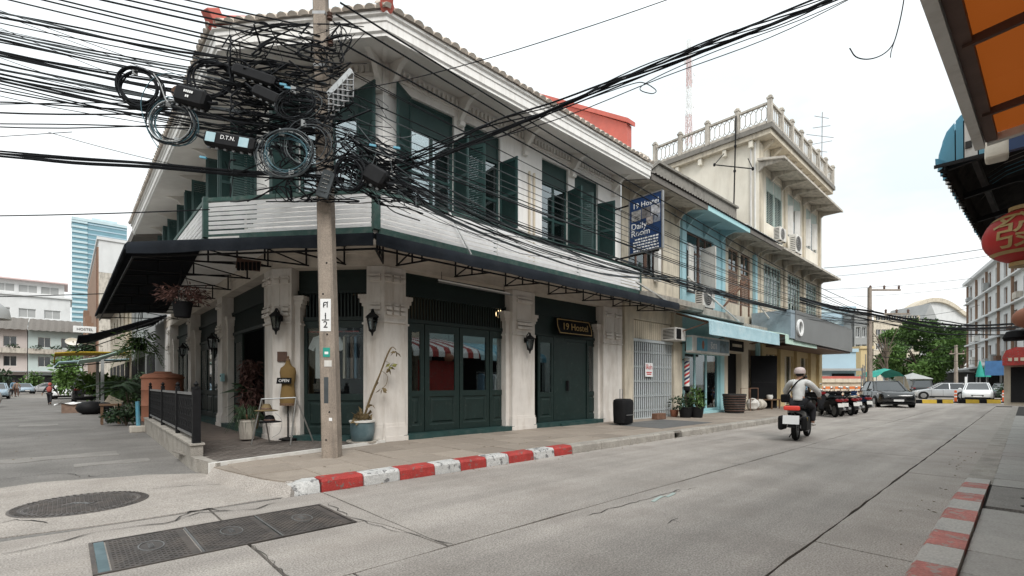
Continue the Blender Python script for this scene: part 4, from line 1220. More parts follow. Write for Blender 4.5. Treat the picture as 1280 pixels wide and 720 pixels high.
G().box(17.5, 20.9, 8.8, 9.1, .161, .24).obj('door_step', mt['aqua'], h3)
for k, (x, z) in enumerate(((18.1, 2.4), (19.2, 2.45))):
    l = tag(G().box(x - .5, x + .5, 10.3, 10.38, z, z + .05).obj('tube_lamp', M('tube_glow', (.95, 1, .98), emit=3.0), None), 'lit tube lamp inside the barber shop ' + ('by the pole side' if k == 0 else 'towards the far door'), 'lamp')
mi = tag(G().box(17.6, 20.6, 12.1, 12.19, 1.1, 2.1).obj('mirror', mt['glass_bright'], None), 'long mirror on the back wall of the barber shop', 'mirror')
cr = 0
for x in (18.0, 19.1, 20.1):
    t = thing('barber_chair', 'dim barber chair inside the glass shopfront', 'chair', (x, 10.9, .18), 'barber chairs inside the shop')
    G().lathe([(.28, 0), (.28, .04), (.06, .07), (.06, .45), (.2, .47)], (x, 10.9, .18), 12).obj('pedestal', mt['steel'], t)
    G().box(x - .3, x + .3, 10.62, 11.15, .65, .8).obj('seat', mt['brown'], t, bevel=.04)
    G().box(x - .28, x + .28, 11.1, 11.22, .82, 1.5).obj('backrest', mt['brown'], t, bevel=.04)
# projecting light-box sign
lb = thing('shop_sign', 'white and blue light box sign with Thai lettering over the barber shop', 'sign', (18.6, 8.6, 3.0))
sx0, sx1 = onY(866, 420, 8.35).x, onY(912, 430, 8.35).x
G().box(sx0, sx1, 8.35, 8.62, 2.52, 3.16).obj('case', mt['white_old'], lb, bevel=.015)
wd = sx1 - sx0
G().box(sx0 + wd * .10, sx0 + wd * .36, 8.335, 8.348, 2.60, 3.08).obj('panel', mt['blue_sheet'], lb)
G().box(sx0 + wd * .36, sx0 + wd * .70, 8.335, 8.348, 2.60, 3.08).obj('panel', M('sign_grey', (.30, .38, .45)), lb)
G().box(sx0 + wd * .70, sx0 + wd * .97, 8.335, 8.348, 2.60, 3.08).obj('panel', M('sign_photo', (.14, .20, .23), .5, .6, 5), lb)
G().ell((sx0 + wd * .25, 8.335, 2.83), .10, .006, .17).obj('print_face', mt['terracotta'], lb)
put_text('barber', 'lettering', face_mat((sx0 + wd * .53, 8.33, 2.83), (1, 0, 0)), lb)
G().box(sx0 - .004, sx0 - .001, 8.38, 8.6, 2.6, 3.08).obj('side_print', mt['aqua'], lb)
for x in (sx0 + .2, sx1 - .2): G().bar((x, 8.6, 2.9), (x, 9.03, 2.9), .04).obj('bracket', mt['iron'], lb)
bp = thing('barber_pole', 'red, white and blue striped barber pole beside the blue shopfront', 'barber pole', (17.35, 8.8, 1.4))
c = (17.32, 8.82, 0)
G().lathe([(.10, 1.10), (.12, 1.14), (.12, 1.24), (.10, 1.27)], c, 14).obj('base_cap', mt['plastic'], bp)
G().lathe([(.10, 2.22), (.12, 2.25), (.12, 2.33), (.05, 2.37)], c, 14).obj('top_cap', mt['steel'], bp)
G().lathe([(.095, 1.27), (.095, 2.22)], c, 18).obj('cylinder', mt['white'], bp, smooth=True)
for k, m in enumerate(('red_text', 'sign_navy')):
    for s in range(3):
        b = G(); n = 14; z0 = 1.30 + s * .31 + k * .155
        for i in range(n):
            t0, t1 = math.pi * 2 * i / n * .5 + 2.4, math.pi * 2 * (i + 1) / n * .5 + 2.4
            za, zb = z0 + .18 * i / n * 1.0, z0 + .18 * (i + 1) / n
            for q in (0,):
                b.quad((c[0] + .098 * math.cos(t0), c[1] + .098 * math.sin(t0), za), (c[0] + .098 * math.cos(t1), c[1] + .098 * math.sin(t1), zb), (c[0] + .098 * math.cos(t1), c[1] + .098 * math.sin(t1), min(2.22, zb + .085)), (c[0] + .098 * math.cos(t0), c[1] + .098 * math.sin(t0), min(2.22, za + .085)))
        b.obj('stripe', mt[m], bp)
G().bar((17.32, 8.85, 1.2), (17.32, 9.02, 1.2), .04).bar((17.32, 8.85, 2.28), (17.32, 9.02, 2.28), .04).obj('bracket', mt['iron'], bp)

# --- weathered cream house
h4 = thing('cream_house', 'weathered cream shophouse with brown upper windows next to the blue house', 'building', (21.2, 9, 0))
X0, X1 = 21.13, 25.0
holed(G(), X0, X1, 3.6, 8.05, [(21.6, 22.75, 5.0, 7.45), (22.95, 24.1, 5.0, 7.45)], 9.05, .2).obj('upper_wall', mt['cream_old'], h4)
G().box(X0, X1, 10.6, 10.7, 0, 8).obj('room_back', mt['void'], h4)
for a, c in ((21.6, 22.75), (22.95, 24.1)):
    w = window(Matrix.Identity(4), h4, a, c, 5.0, 7.45, 9.11, m='brown_pale', gm='glass', cols=2, rows=(.38, .72), curtain=None)
    for q in (a + .12, (a + c) / 2 + .04):
        b = G(); z = 5.1
        while z < 6.5: b.box(q, q + .4, 9.10, 9.13, z, z + .05); z += .08
        b.obj('shutter_panel', mt['brown_pale'], w)
eave_box(h4, 21.13, 25.0, 'concrete_old', 'roof_old')
for x in (21.4, 22.9, 24.5): strut(h4, x, 'concrete_old')
roofing(h4, 20.6, 25.0, 'roof_zinc', y0=7.86, z0=7.94)
G().box(24.35, 24.6, 8.9, 9.04, 3.6, 7.6).obj('blue_pilaster', mt['blue_wall'], h4)
holed(G(), X0, X1, .1, 3.6, [(21.5, 23.0, .2, 2.75), (23.8, 24.9, .2, 3.0)], 9.03, .3).obj('ground_wall', mt['cream'], h4)
G().box(21.5, 23.0, 9.28, 9.33, .2, 2.75).obj('dark_door', mt['black'], h4)
b = G(); x = 21.55
while x < 22.95: b.box(x, x + .07, 9.255, 9.28, .22, 2.73); x += .1
stuff(b.obj('door_slat', mt['black'], h4))
G().box(21.15, 25, 8.2, 9.02, 3.65, 3.95).obj('ledge', mt['concrete_old'], h4)
G().box(24.65, 24.8, 8.85, 9.02, .16, 3.4).obj('downpipe', mt['aqua'], h4)
bs = thing('shop_board', 'small black shop board on brackets beside the light box sign', 'sign', onY(921, 433, 8.7))
p = onY(921, 433, 8.7)
G().box(p.x - .75, p.x + .75, 8.68, 8.74, p.z - .22, p.z + .25).obj('board', mt['black'], bs, bevel=.03)
b = G(); x = -.5
while x < .5:
    l = RND.uniform(.05, .16); b.box(p.x + x, p.x + x + l, 8.672, 8.679, p.z - .03, p.z + .09); x += l + .04
b.obj('lettering', mt['cream'], bs)
G().bar((p.x - .5, 8.74, p.z), (p.x - .5, 9.03, p.z), .04).bar((p.x + .5, 8.74, p.z), (p.x + .5, 9.03, p.z), .04).obj('bracket', mt['iron'], bs)
kd = thing('folding_screen', 'open black steel door leaf standing out from the cream shophouse', 'door', (24.3, 8.7, .16))
G().box(-.02, .02, -1.25, 0, .03, 2.55).obj('leaf', mt['black'], kd, xf=Matrix.Translation((24.2, 9.05, .16)) @ Matrix.Rotation(rad(48), 4, 'Z'))
G().box(-.028, -.021, -1.2, -.05, 1.25, 1.30).obj('rail', mt['iron'], kd, xf=Matrix.Translation((24.2, 9.05, .16)) @ Matrix.Rotation(rad(48), 4, 'Z'))
# mossy fire wall above the old roofs
mw = tag(G().ext([(16.6, 9.9, 8.4), (16.6, 9.9, 9.6), (17.1, 9.9, 10.0), (24.6, 9.9, 10.1), (24.6, 9.9, 8.4)], (0, .3, 0)).obj('parapet_wall', mt['moss'], None), 'mossy grey parapet wall above the old shophouse roofs', 'wall')
G().ext([(16.5, 9.8, 9.62), (17.05, 9.8, 10.03), (24.65, 9.8, 10.13), (24.65, 9.8, 10.22), (17.0, 9.8, 10.12), (16.5, 9.8, 9.72)], (0, .5, 0)).obj('coping', mt['moss'], mw)

# --- three-storey corner building
h5 = thing('corner_block', 'tall cream three-storey corner building with a balustraded roof terrace', 'building', (25, 9, 0))
X0, X1 = 25.02, 35.2
G().box(X0, X1, 9.3, 14.2, .1, 13.4).obj('core', mt['cream_pale'], h5)
bays = [(26.0, 28.4), (29.1, 31.6), (32.3, 34.8)]
holed(G(), X0, X1, 8.2, 13.4, [(a, c, 9.55, 12.0) for a, c in bays] + [(25.35, 25.75, 12.55, 13.1)], 9.0, .2).obj('upper_wall', mt['cream_pale'], h5)
holed(G(), X0, X1, 3.6, 8.2, [(a - .4, c - .1, 5.25, 7.5) for a, c in bays], 9.02, .2).obj('middle_wall', mt['cream_old'], h5)
holed(G(), X0, X1, .1, 3.6, [(26.0, 27.6, .2, 2.9), (28.6, 30.2, .2, 2.9), (31.2, 32.8, .2, 2.9)], 9.04, .3).obj('ground_wall', mt['ocher'], h5)
G().box(25.0, 25.04, 8.98, 14.2, .1, 13.4).obj('side_wall', mt['cream_pale'], h5)
G().box(25.35, 25.75, 9.15, 9.2, 12.55, 13.1).obj('vent_back', mt['void'], h5)
I4 = Matrix.Identity(4)
for i, (a, c) in enumerate(bays):
    mid = (a + c) / 2
    for q, (xa, xb) in enumerate(((a, mid), (mid, c))):
        w = window(I4, h5, xa, xb, 9.55, 12.0, 9.06, m='white_old', gm='glass', cols=2, rows=(), transom=None, curtain=None)
        G().box(xa + .07, xb - .07, 9.05, 9.09, 11.25, 11.92).obj('transom_panel', mt['shutter_pale'], w)
        if i == 0:
            b = G(); z = 9.65
            while z < 11.2: b.add([(xa + .08, 9.03, z), (xb - .08, 9.03, z), (xb - .08, 9.075, z + .075), (xa + .08, 9.075, z + .075)], [(0, 1, 2, 3)]); z += .09
            b.box(xa + .05, xa + .12, 9.02, 9.08, 9.6, 11.25).box(xb - .12, xb - .05, 9.02, 9.08, 9.6, 11.25)
            b.obj('louvre_leaf', mt['shutter_pale'], w)
        else:
            for k in range(1):
                s = xa + .1 + k * .58
                G().box(0, .34, -.02, .02, 0, 1.6).obj('shutter', mt['white_old'], w, xf=Matrix.Translation((s, 9.02, 9.62)) @ Matrix.Rotation(rad(-38 - 40 * k), 4, 'Z'))
    for q, (xa, xb) in enumerate(((a - .4, mid - .25), (mid - .25, c - .1))):
        w = window(I4, h5, xa, xb, 5.25, 7.5, 9.08, m='shutter_pale', gm='glass_bright', cols=3, rows=(.28, .72), curtain=None)
for x in (25.05, 28.55, 31.75, 34.9):
    G().box(x, x + .35, 8.9, 8.998, 3.6, 13.2).obj('pilaster', mt['cream_old'], h5)
# canopies: roof-level slab, hoods over each storey
def hood(z, y_out, x0, x1, m='concrete_old', rise=.22, nb=7):
    b = G().ext([(x0, y_out, z - .08), (x0, y_out, z + .03), (x0, 8.99, z + rise + .10), (x0, 8.99, z + rise)], (x1 - x0, 0, 0))
    h = b.obj('hood', mt[m], h5)
    for k in range(nb):
        x = x0 + .25 + (x1 - x0 - .5) * k / (nb - 1)
        G().ext([(x - .06, 8.98, z - .28), (x - .06, 8.75, z - .10), (x - .06, y_out + .1, z - .10), (x - .06, y_out + .1, z - .04), (x - .06, 8.98, z + rise - .03)], (.12, 0, 0)).obj('hood_bracket', mt[m], h, )
hood(12.08, 7.75, 24.75, 35.35)
hood(7.86, 7.85, 25.0, 35.3)
G().box(24.7, 35.6, 8.35, 14.6, 13.38, 13.62).obj('roof_slab', mt['cream_old'], h5)
G().box(24.6, 35.7, 8.25, 14.7, 13.62, 13.86).obj('roof_edge', mt['moss'], h5)
for k in range(5):
    y = 9.2 + k * 1.3
    G().box(24.75, 25.0, y, y + .18, 13.05, 13.36).obj('corbel', mt['cream_pale'], h5)
for k in range(9):
    x = 25.4 + k * 1.15
    G().ext([(x, 8.97, 12.95), (x, 8.5, 13.3), (x, 8.5, 13.37), (x, 8.97, 13.37)], (.2, 0, 0)).obj('corbel', mt['cream_old'], h5)
# balustrade: posts, rails and hexagon fretwork
bl = thing('roof_balustrade', 'pale concrete balustrade of hexagon fretwork round the roof terrace', 'railing', (24.7, 8.35, 13.86))
def run(p, q, n, first=0):
    p, q = Vector(p), Vector(q)
    for k in range(first, n + 1):
        w = p.lerp(q, k / n)
        G().box(w.x - .10, w.x + .10, w.y - .10, w.y + .10, 13.85, 15.02).box(w.x - .13, w.x + .13, w.y - .13, w.y + .13, 15.02, 15.10).ell((w.x, w.y, 15.14), .12, .12, .09, 8, 4).obj('post', mt['concrete_old'], bl)
    d = (q - p).normalized()
    for k in range(n):
        a, c = p.lerp(q, k / n) + d * .14, p.lerp(q, (k + 1) / n) - d * .14
        L = (c - a).length
        G().bar((*a, 14.86), (*c, 14.86), .14, .10).obj('top_rail', mt['concrete_old'], bl)
        G().bar((*a, 13.95), (*c, 13.95), .14, .12).obj('bottom_rail', mt['concrete_old'], bl)
        b = G(); m = max(3, round(L / .27)); s = L / m
        zs = (14.02, 14.20, 14.62, 14.80)
        for i in range(m + 1):
            t = a + d * s * i
            b.bar((*t, zs[1]), (*t, zs[2]), .034)
        for i in range(m):
            t0, t1, tm = a + d * s * i, a + d * s * (i + 1), a + d * s * (i + .5)
            for z0, z1 in ((zs[1], zs[0]), (zs[2], zs[3])):
                b.bar((*t0, z0), (*tm, z1), .032).bar((*tm, z1), (*t1, z0), .032)
        stuff(b.obj('fretwork', mt['concrete_old'], bl))
run((24.72, 8.38), (24.72, 14.5), 4); run((24.72, 8.38), (35.55, 8.38), 7, 1); run((35.55, 8.38), (35.55, 14.5), 3, 1)
# ground floor: ochre piers and tall glass doors
for a in (26.0, 28.6, 31.2):
    G().box(a, a + 1.6, 9.2, 9.24, .2, 2.9).obj('door_glass', mt['glass_dark'], h5)
    b = G()
    for x in (a, a + .76, a + 1.52): b.box(x, x + .08, 9.14, 9.22, .2, 2.9)
    b.obj('door_frame', mt['cream_pale'], h5)
for x in (25.1, 27.75, 30.4, 33.0, 34.7): G().box(x, x + .6, 8.88, 9.038, .16, 3.5).obj('pier', mt['ocher'], h5)
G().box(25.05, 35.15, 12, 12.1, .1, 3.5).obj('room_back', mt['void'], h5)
# condensers on ledges
def condenser(label, x, y, z, w=.85, h=.62, d=.32, ang=0, grp=None):
    a = thing('condenser_unit', label, 'air conditioner', (x, y, z), grp, rotz=ang)
    G().box(-w / 2, w / 2, -d / 2, d / 2, .04, h).obj('case', mt['white_old'], a, bevel=.02)
    G().lathe([(.0, 0), (h * .40, 0), (h * .40, .012)], (0, 0, 0), 20).xf(Matrix.Translation((-w * .12, -d / 2 - .002, h * .53)) @ Matrix.Rotation(rad(90), 4, 'X')).obj('fan_opening', mt['plastic'], a)
    b = G()
    for k in range(5):
        r = h * .08 * (k + 1)
        for i in range(16):
            t0, t1 = 2 * math.pi * i / 16, 2 * math.pi * (i + 1) / 16
            b.bar((-w * .12 + r * math.cos(t0), -d / 2 - .014, h * .53 + r * math.sin(t0)), (-w * .12 + r * math.cos(t1), -d / 2 - .014, h * .53 + r * math.sin(t1)), .008)
    stuff(b.obj('fan_guard', mt['white_old'], a))
    b = G()
    for k in range(8): b.box(-w / 2 - .006, -w / 2, -d * .35, d * .35, .1 + k * h * .1, .1 + k * h * .1 + .03)
    b.obj('side_louvre', mt['plastic'], a)
    for sx in (-.3, .3): G().box(sx * w - .03, sx * w + .03, -d / 2, d / 2, 0, .04).obj('foot', mt['iron'], a)
    return a
p = onY(883, 388, 8.3)
condenser('white condenser unit on the ledge below the open blue window', p.x, 8.35, 4.2, 1.0, .85)
condenser('white condenser unit under the first louvred window of the tall building', 26.6, 8.55, 8.55, .9, .7)
condenser('larger white condenser unit on the hood of the tall building', 28.9, 8.5, 8.35, 1.0, 1.0)
p = onY(985, 408, 8.6)
condenser('slim condenser unit low on the tall building behind the grey fascia', p.x, 8.7, 4.3, .7, .6)
# rusty frame and poles on the ledge
rf = thing('rusty_frame', 'rusty steel pole frame with diagonal struts on the shophouse ledge', 'frame', (22.3, 8.4, 3.95))
b1 = [onY(926, 395, 8.3), onY(926, 350, 8.3), onY(903, 385, 8.3), onY(932, 352, 8.3), onY(936, 396, 8.5), onY(936, 348, 8.5)]
G().bar(b1[0], b1[1], .06).bar(b1[4], b1[5], .06).obj('upright', mt['rust'], rf)
G().bar(b1[2], b1[3], .06).bar(onY(905, 372, 8.3), b1[5], .05).obj('strut', mt['rust'], rf)
for k, (u0, v0, u1, v1) in enumerate(((860, 346, 924, 402), (795, 352, 836, 378), (944, 375, 972, 412))):
    tag(G().bar(onY(u0, v0, 8.25), onY(u1, v1, 8.05), .05).obj('prop_bar', mt['white_old'], None), ('long', 'short', 'right-hand')[k] + ' pale prop bar slanting across the shophouse ledge ' + ('below the blue window', 'right of the hostel railing', 'above the green awning')[k], 'bar')
# drainpipes and old aerial on the tall side wall
ae = thing('aerial_mast', 'old television aerial mast fixed to the tall side wall', 'aerial', (24.5, 10.6, 8.6))
q0, q1 = onX(917, 270, 24.55), onX(920, 145, 24.55)
G().tube([q0, q0.lerp(q1, .5), q1], .035, 6).obj('mast', mt['iron'], ae)
a0, a1 = onX(893, 206, 24.5), onX(941, 211, 24.5)
G().tube([a0, a1], .028, 6).tube([a0, onX(905, 192, 24.5)], .02, 5).tube([a1, onX(935, 198, 24.5)], .02, 5).obj('boom', mt['iron'], ae)
for p in (a0, a1, q0.lerp(q1, .45), q0.lerp(q1, .7)): G().ell(p, .07, .07, .09, 8, 5).obj('insulator', mt['iron'], ae)
for y in (9.15, 9.35):
    tag(G().tube([(24.97, y, 5.5), (24.97, y, 13.3)], .05, 8).obj('drainpipe', mt['white_old'], None), ('nearer' if y < 9.2 else 'second') + ' white drainpipe at the front corner of the tall side wall', 'pipe')
a2 = thing('roof_aerial', 'spindly television aerial standing on the roof terrace of the tall building', 'aerial', (33.5, 9, 13.8))
D0 = 32.0
G().tube([onD(1027, 208, D0), onD(1028, 140, D0)], .03, 5).obj('mast', mt['iron_grey'], a2)
b = G()
for (u0, v0, u1, v1) in ((1008, 168, 1042, 172), (1012, 181, 1040, 176), (1018, 145, 1036, 148), (1016, 160, 1038, 157), (1010, 188, 1034, 190)):
    b.tube([onD(u0, v0, D0), onD(u1, v1, D0)], .02, 4)
b.obj('elements', mt['iron_grey'], a2)
# corrugated awnings over the pavement
def corr(name, label, x0, x1, y0, z0, y1, z1, m, pitch=.15, amp=.028, curve=0, lip=.16, prof=None):
    t = thing(name, label, 'awning', (x0, y1, z1))
    n = int((x1 - x0) / pitch * 2); secs = []
    pr = prof or [(y0, z0 - lip), (y0, z0), (y0 + (y1 - y0) * .5, (z0 + z1) / 2 + curve), (y1, z1)]
    for y, z in pr:
        secs.append([(x0 + (x1 - x0) * k / n, y + (amp if k % 2 else -amp) * (.9 if (y, z) == pr[0] else .3), z + (amp if k % 2 else -amp) * .7) for k in range(n + 1)])
    G().loft(secs, cap=False, close=False).obj('sheet', mt[m], t)
    for k in range(max(2, int((x1 - x0) / 2.4)) + 1):
        x = x0 + .1 + (x1 - x0 - .2) * k / max(2, int((x1 - x0) / 2.4))
        G().bar((x, y0 + .05, z0 - .07), (x, y1, z1 - .07), .04, .05).bar((x, y0 + .1, z0 - .08), (x, y1, z0 - .35), .035).obj('arm', mt['rust'], t)
    return t
xa, xb, xc = onY(884, 400, 7.55).x, onY(973, 425, 7.55).x, onY(1014, 430, 7.55).x
corr('corrugated_awning', 'blue corrugated awning over the barber shop and its neighbour', xa, xb, 7.5, 3.56, 8.75, 4.0, 'blue_awn', lip=.48)
corr('corrugated_awning', 'mint green corrugated awning beside the grey fascia box', xb + .05, xc, 7.3, 3.56, 8.75, 3.95, 'mint_awn', lip=.40)
# grey fascia box
gf = thing('fascia_sign', 'large dark grey fascia box with a white letter O', 'sign', (30, 7.2, 3.3))
G().ext([(24.45, 7.2, 3.36), (34.95, 7.2, 3.28), (34.95, 7.2, 4.66), (24.45, 7.2, 4.74)], (0, 1.72, 0)).obj('box', mt['grey_panel'], gf)
G().box(23.85, 24.44, 7.22, 8.9, 3.42, 4.70).obj('end_panel', M('panel_blue', (.25, .31, .35), .5), gf)
po = onY(1000, 411, 7.17)
put_text('letter_o', 'letter', face_mat((po.x, 7.165, po.z), (1, 0, 0)) @ Matrix.Scale(1.5, 4), gf)
G().box(25.6, 34.9, 7.3, 8.9, 3.2, 3.275).obj('underside', mt['brown'], gf)
# ================================================================ utility pole, cables, coils
CR_ = random.Random(21)
pl = thing('utility_pole', 'square concrete utility pole on the hostel corner smothered in black cables', 'utility pole', (3.18, 7.76, .16))
def pole_mesh(p0, p1, w0, w1):
    p0, p1 = Vector(p0), Vector(p1); secs = []
    ax, ay = Vector((D1[0], -D1[1], 0)), Vector((D1[1], D1[0], 0))
    for k in range(7):
        t = k / 6; c = p0.lerp(p1, t); w = (w0 + (w1 - w0) * t) / 2; q = w * .78
        secs.append([c + ax * a + ay * b for a, b in ((-w, -q), (-q, -w), (q, -w), (w, -q), (w, q), (q, w), (-q, w), (-w, q))])
    return G().loft(secs)
pole_mesh((3.19, 7.74, .12), (3.03, 7.88, 8.75), .262, .195).obj('shaft', mt['pole'], pl)
pax = lambda z: Vector((3.19, 7.74, .12)).lerp(Vector((3.03, 7.88, 8.75)), (z - .12) / 8.63)
hx = Vector((D1[0], -D1[1], 0)); fx_ = Vector((-D1[1], -D1[0], 0))
bh = G()
for z in (.45, .9, 2.15, 2.45, 2.8, 3.3):
    c = pax(z) + fx_ * (.131 - .004 * z) + hx * CR_.uniform(-.06, .06)
    bh.ell(c, .016, .016, .016, 6, 4)
bh.obj('bolt_hole', mt['void'], pl)
def on_pole(z, w, h, name, m, dx=0, th=.006):
    c = pax(z) + fx_ * (.131 - .0035 * z) + hx * dx
    b = G(); a = hx * w / 2; up = Vector((0, 0, h / 2)); n = fx_ * th
    b.ext([c - a - up, c + a - up, c + a + up, c - a + up], n)
    return b.obj(name, mt[m]), c + n
o, c = on_pole(2.46, .17, .52, 'number_sheet', 'white')
tag(o, 'white numbered paper sheet pasted on the utility pole', 'notice')
for key, dz, dx in (('pole_no', .17, 0), ('pole_frac', -.09, 0)):
    put_text(key, 'lettering', face_mat(c + Vector((0, 0, dz)) + fx_ * .003, hx), o)
p_ = c + Vector((0, 0, -.08)) + fx_ * .003
G().bar(p_ - hx * .06, p_ + hx * .06, .012, .004, fx_).obj('stroke', mt['black'], o)
o, c = on_pole(1.86, .11, .15, 'sticker', 'tarp_green'); tag(o, 'small green sticker on the utility pole under the white sheet', 'sticker')
G().box(-.03, .03, -.001, .002, -.03, .01).obj('emblem', mt['white'], o, xf=Matrix.Translation(c) @ Matrix.Rotation(math.atan2(hx.y, hx.x), 4, 'Z'))
o, c = on_pole(1.68, .12, .10, 'sticker', 'white_old', .02); tag(o, 'faded paper scrap below the green sticker on the pole', 'sticker')
o, c = on_pole(1.25, .07, .42, 'stencil', 'cable_grey', -.02, .003); tag(o, 'worn dark stencilled strip low on the pole', 'marking')
o, c = on_pole(.78, .05, .05, 'sticker', 'white', .04); tag(o, 'torn white scrap near the foot of the pole', 'sticker')
# steel straps, crossarm angle iron and insulators at the top
for z in (4.75, 5.6, 6.5, 7.35):
    w = .14 - .005 * z
    b = G(); c = pax(z)
    for s in range(4):
        pass
    b.loft([[c + hx * a * w * 1.0 + fx_ * q * w + Vector((0, 0, dz)) for a, q in ((-1, -1), (1, -1), (1, 1), (-1, 1))] for dz in (-.025, .025)])
    b.obj('strap', mt['iron_grey'], pl)
for k in range(4):
    c = pax(6.9 + k * .42) + hx * .16 + fx_ * .05
    G().lathe([(.02, -.06), (.045, -.05), (.03, -.02), (.05, 0), (.03, .02), (.045, .05), (.02, .06)], c, 10).obj('insulator', mt['brown'], pl, smooth=True)
c = pax(7.75) + hx * .2
G().tube([c + hx * -.1, c + hx * .04, c + Vector((0, 0, .12)) + hx * .04], .02, 6).lathe([(.05, .0), (.06, .05), (.035, .07), (.06, .11), (.02, .14)], c + hx * .04, 10).obj('top_insulator', mt['iron'], pl)
# perforated steel bracket
pb_ = thing('cable_bracket', 'galvanised perforated cable bracket bolted high on the pole', 'bracket', onD(428, 115, 7.5))
p, q = onD(411, 119, 7.55), onD(440, 89, 7.35)
G().bar(p, q, .05, .10).obj('angle_bar', mt['steel'], pb_)
for k in range(5):
    t = p.lerp(q, .12 + .2 * k)
    b = G()
    for zz in range(4):
        zc = -.07 - zz * .085
        for dx, w in ((-.045, .018), (.045, .018)):
            b.bar(t + Vector((0, 0, zc + .045)) + hx * dx, t + Vector((0, 0, zc - .045)) + hx * dx, .03, .012)
        b.bar(t + hx * -.055 + Vector((0, 0, zc - .035)), t + hx * .055 + Vector((0, 0, zc - .035)), .03, .012)
    b.obj('perforated_plate', mt['iron_grey'], pb_)

def sagline(p, q, sag, n=14, wob=0.0):
    p, q = Vector(p), Vector(q); L = []
    a, f = CR_.uniform(0, 6), CR_.uniform(2, 5)
    for i in range(n + 1):
        t = i / n; w = p.lerp(q, t); w.z -= sag * 4 * t * (1 - t) - wob * math.sin(a + f * t * 3) * (4 * t * (1 - t))
        L.append(w)
    return L
def smooth(pts, k=4):
    """Catmull-Rom through the points"""
    P = [Vector(p) for p in pts]; P = [P[0] * 2 - P[1]] + P + [P[-1] * 2 - P[-2]]; out = []
    for i in range(1, len(P) - 2):
        for s in range(k):
            t = s / k; a, b, c, d = P[i - 1:i + 3]
            out.append(.5 * ((2 * b) + (c - a) * t + (2 * a - 5 * b + 4 * c - d) * t * t + (3 * b - a - 3 * c + d) * t ** 3))
    return out + [P[-2]]
def cable(pts, r, label, group, m='cable', n=5):
    return tag(G().tube(pts, r * .86, n).obj('cable', mt[m], None, smooth=True, recalc=False), label, 'cable', group)

# --- fan of cables to the left, strung over the mouth of the side street
LG, LL = 'cables strung over the side street', 'black cable strung from the pole over the side street mouth'
def left_cable(vl, vp, r, dv=0, sag=.12, m='cable', wob=0, lab=0):
    """vl, vp: its height where it leaves the view at the left and where it meets the pole"""
    s = (vp - vl) / 400
    end = onD(-330, vl - s * 330 - dv, CR_.uniform(8.0, 9.2)); d0 = CR_.uniform(7.55, 8.0)
    cable(sagline(onD(CR_.uniform(396, 420), vp + 3, d0), end, sag, 16, wob), r, LL if not lab else lab[0], LG if not lab else lab[1], m)
for vl, vp, r in ((-21, 78, .016), (-28, 71, .016), (-37, 60, .018), (-46, 50, .016), (-55, 42, .016), (-62, 35, .014), (-10, 88, .014)):
    left_cable(vl, vp, r, sag=.10, lab=('evenly spaced power cable high above the side street', 'power cables high over the side street'))
vls = [3, 6, 9, 14, 24, 28, 30, 33, 37, 38, 40, 42, 46, 49, 53, 55, 58, 63, 67, 70, 72, 75, 77, 82, 86, 89, 95, 99, 103, 108]
for i, vl in enumerate(vls):
    left_cable(vl, 88 + vl * .92 + CR_.uniform(-10, 10), CR_.choice((.008, .011, .014, .017, .022)), sag=CR_.uniform(.08, .26), m=CR_.choice(('cable', 'cable', 'cable', 'cable_grey')), wob=.02)
for vl, vp, r in ((4, 150, .007), (12, 165, .006), (30, 118, .006), (64, 205, .006), (26, 190, .006), (90, 150, .006)):
    left_cable(vl, vp, r, sag=.1, m='cable', lab=('hair-thin wire slanting through the cables over the side street', 'hair-thin wires over the side street'))
for vl, vp, r, sg in ((121, 135, .014, .1), (124, 128, .010, .05), (134, 142, .016, .05), (147, 160, .012, .08), (152, 152, .012, .06)):
    left_cable(vl, vp, r, sag=sg, wob=.03, lab=('nearly level cable at the lower edge of the fan left of the pole', 'level cables below the fan'))
HG = 'heavy low cables left of the pole'
for k in range(6):
    o = CR_.uniform(-3, 3)
    cable(smooth([onD(-330, 168 + o, 8.6), onD(-100, 184 + o, 8.2), onD(0, 192 + o + CR_.uniform(-1, 2), 8), onD(90, 199 + o + CR_.uniform(-3, 3), 7.95), onD(190, 207 + o, 7.9), onD(290, 216 + o, 7.8), onD(370, 219 + o + CR_.uniform(-3, 3), 7.75), onD(430, 226 + o, 7.6)], 4), CR_.choice((.012, .018, .022)), 'heavy black cable lashed in a low bundle left of the pole', HG)
cable(sagline(onD(-300, 190, 9), onD(90, 165, 8.2), .0), .007, 'thin black line rising across the heavy low bundle', None)
cable(sagline(onD(60, 165, 8.2), onD(300, 222, 7.8), .05), .006, 'thin black line dropping onto the heavy low bundle', None)
cable(sagline(onD(-300, 268, 9.5), onD(262, 262, 9.2), .08), .014, 'single dark cable reaching the balcony corner from the left', None)
cable(sagline(onD(-300, 372, 20), onD(160, 366, 18), .1), .02, 'dark cable crossing before the blue glass tower', None)

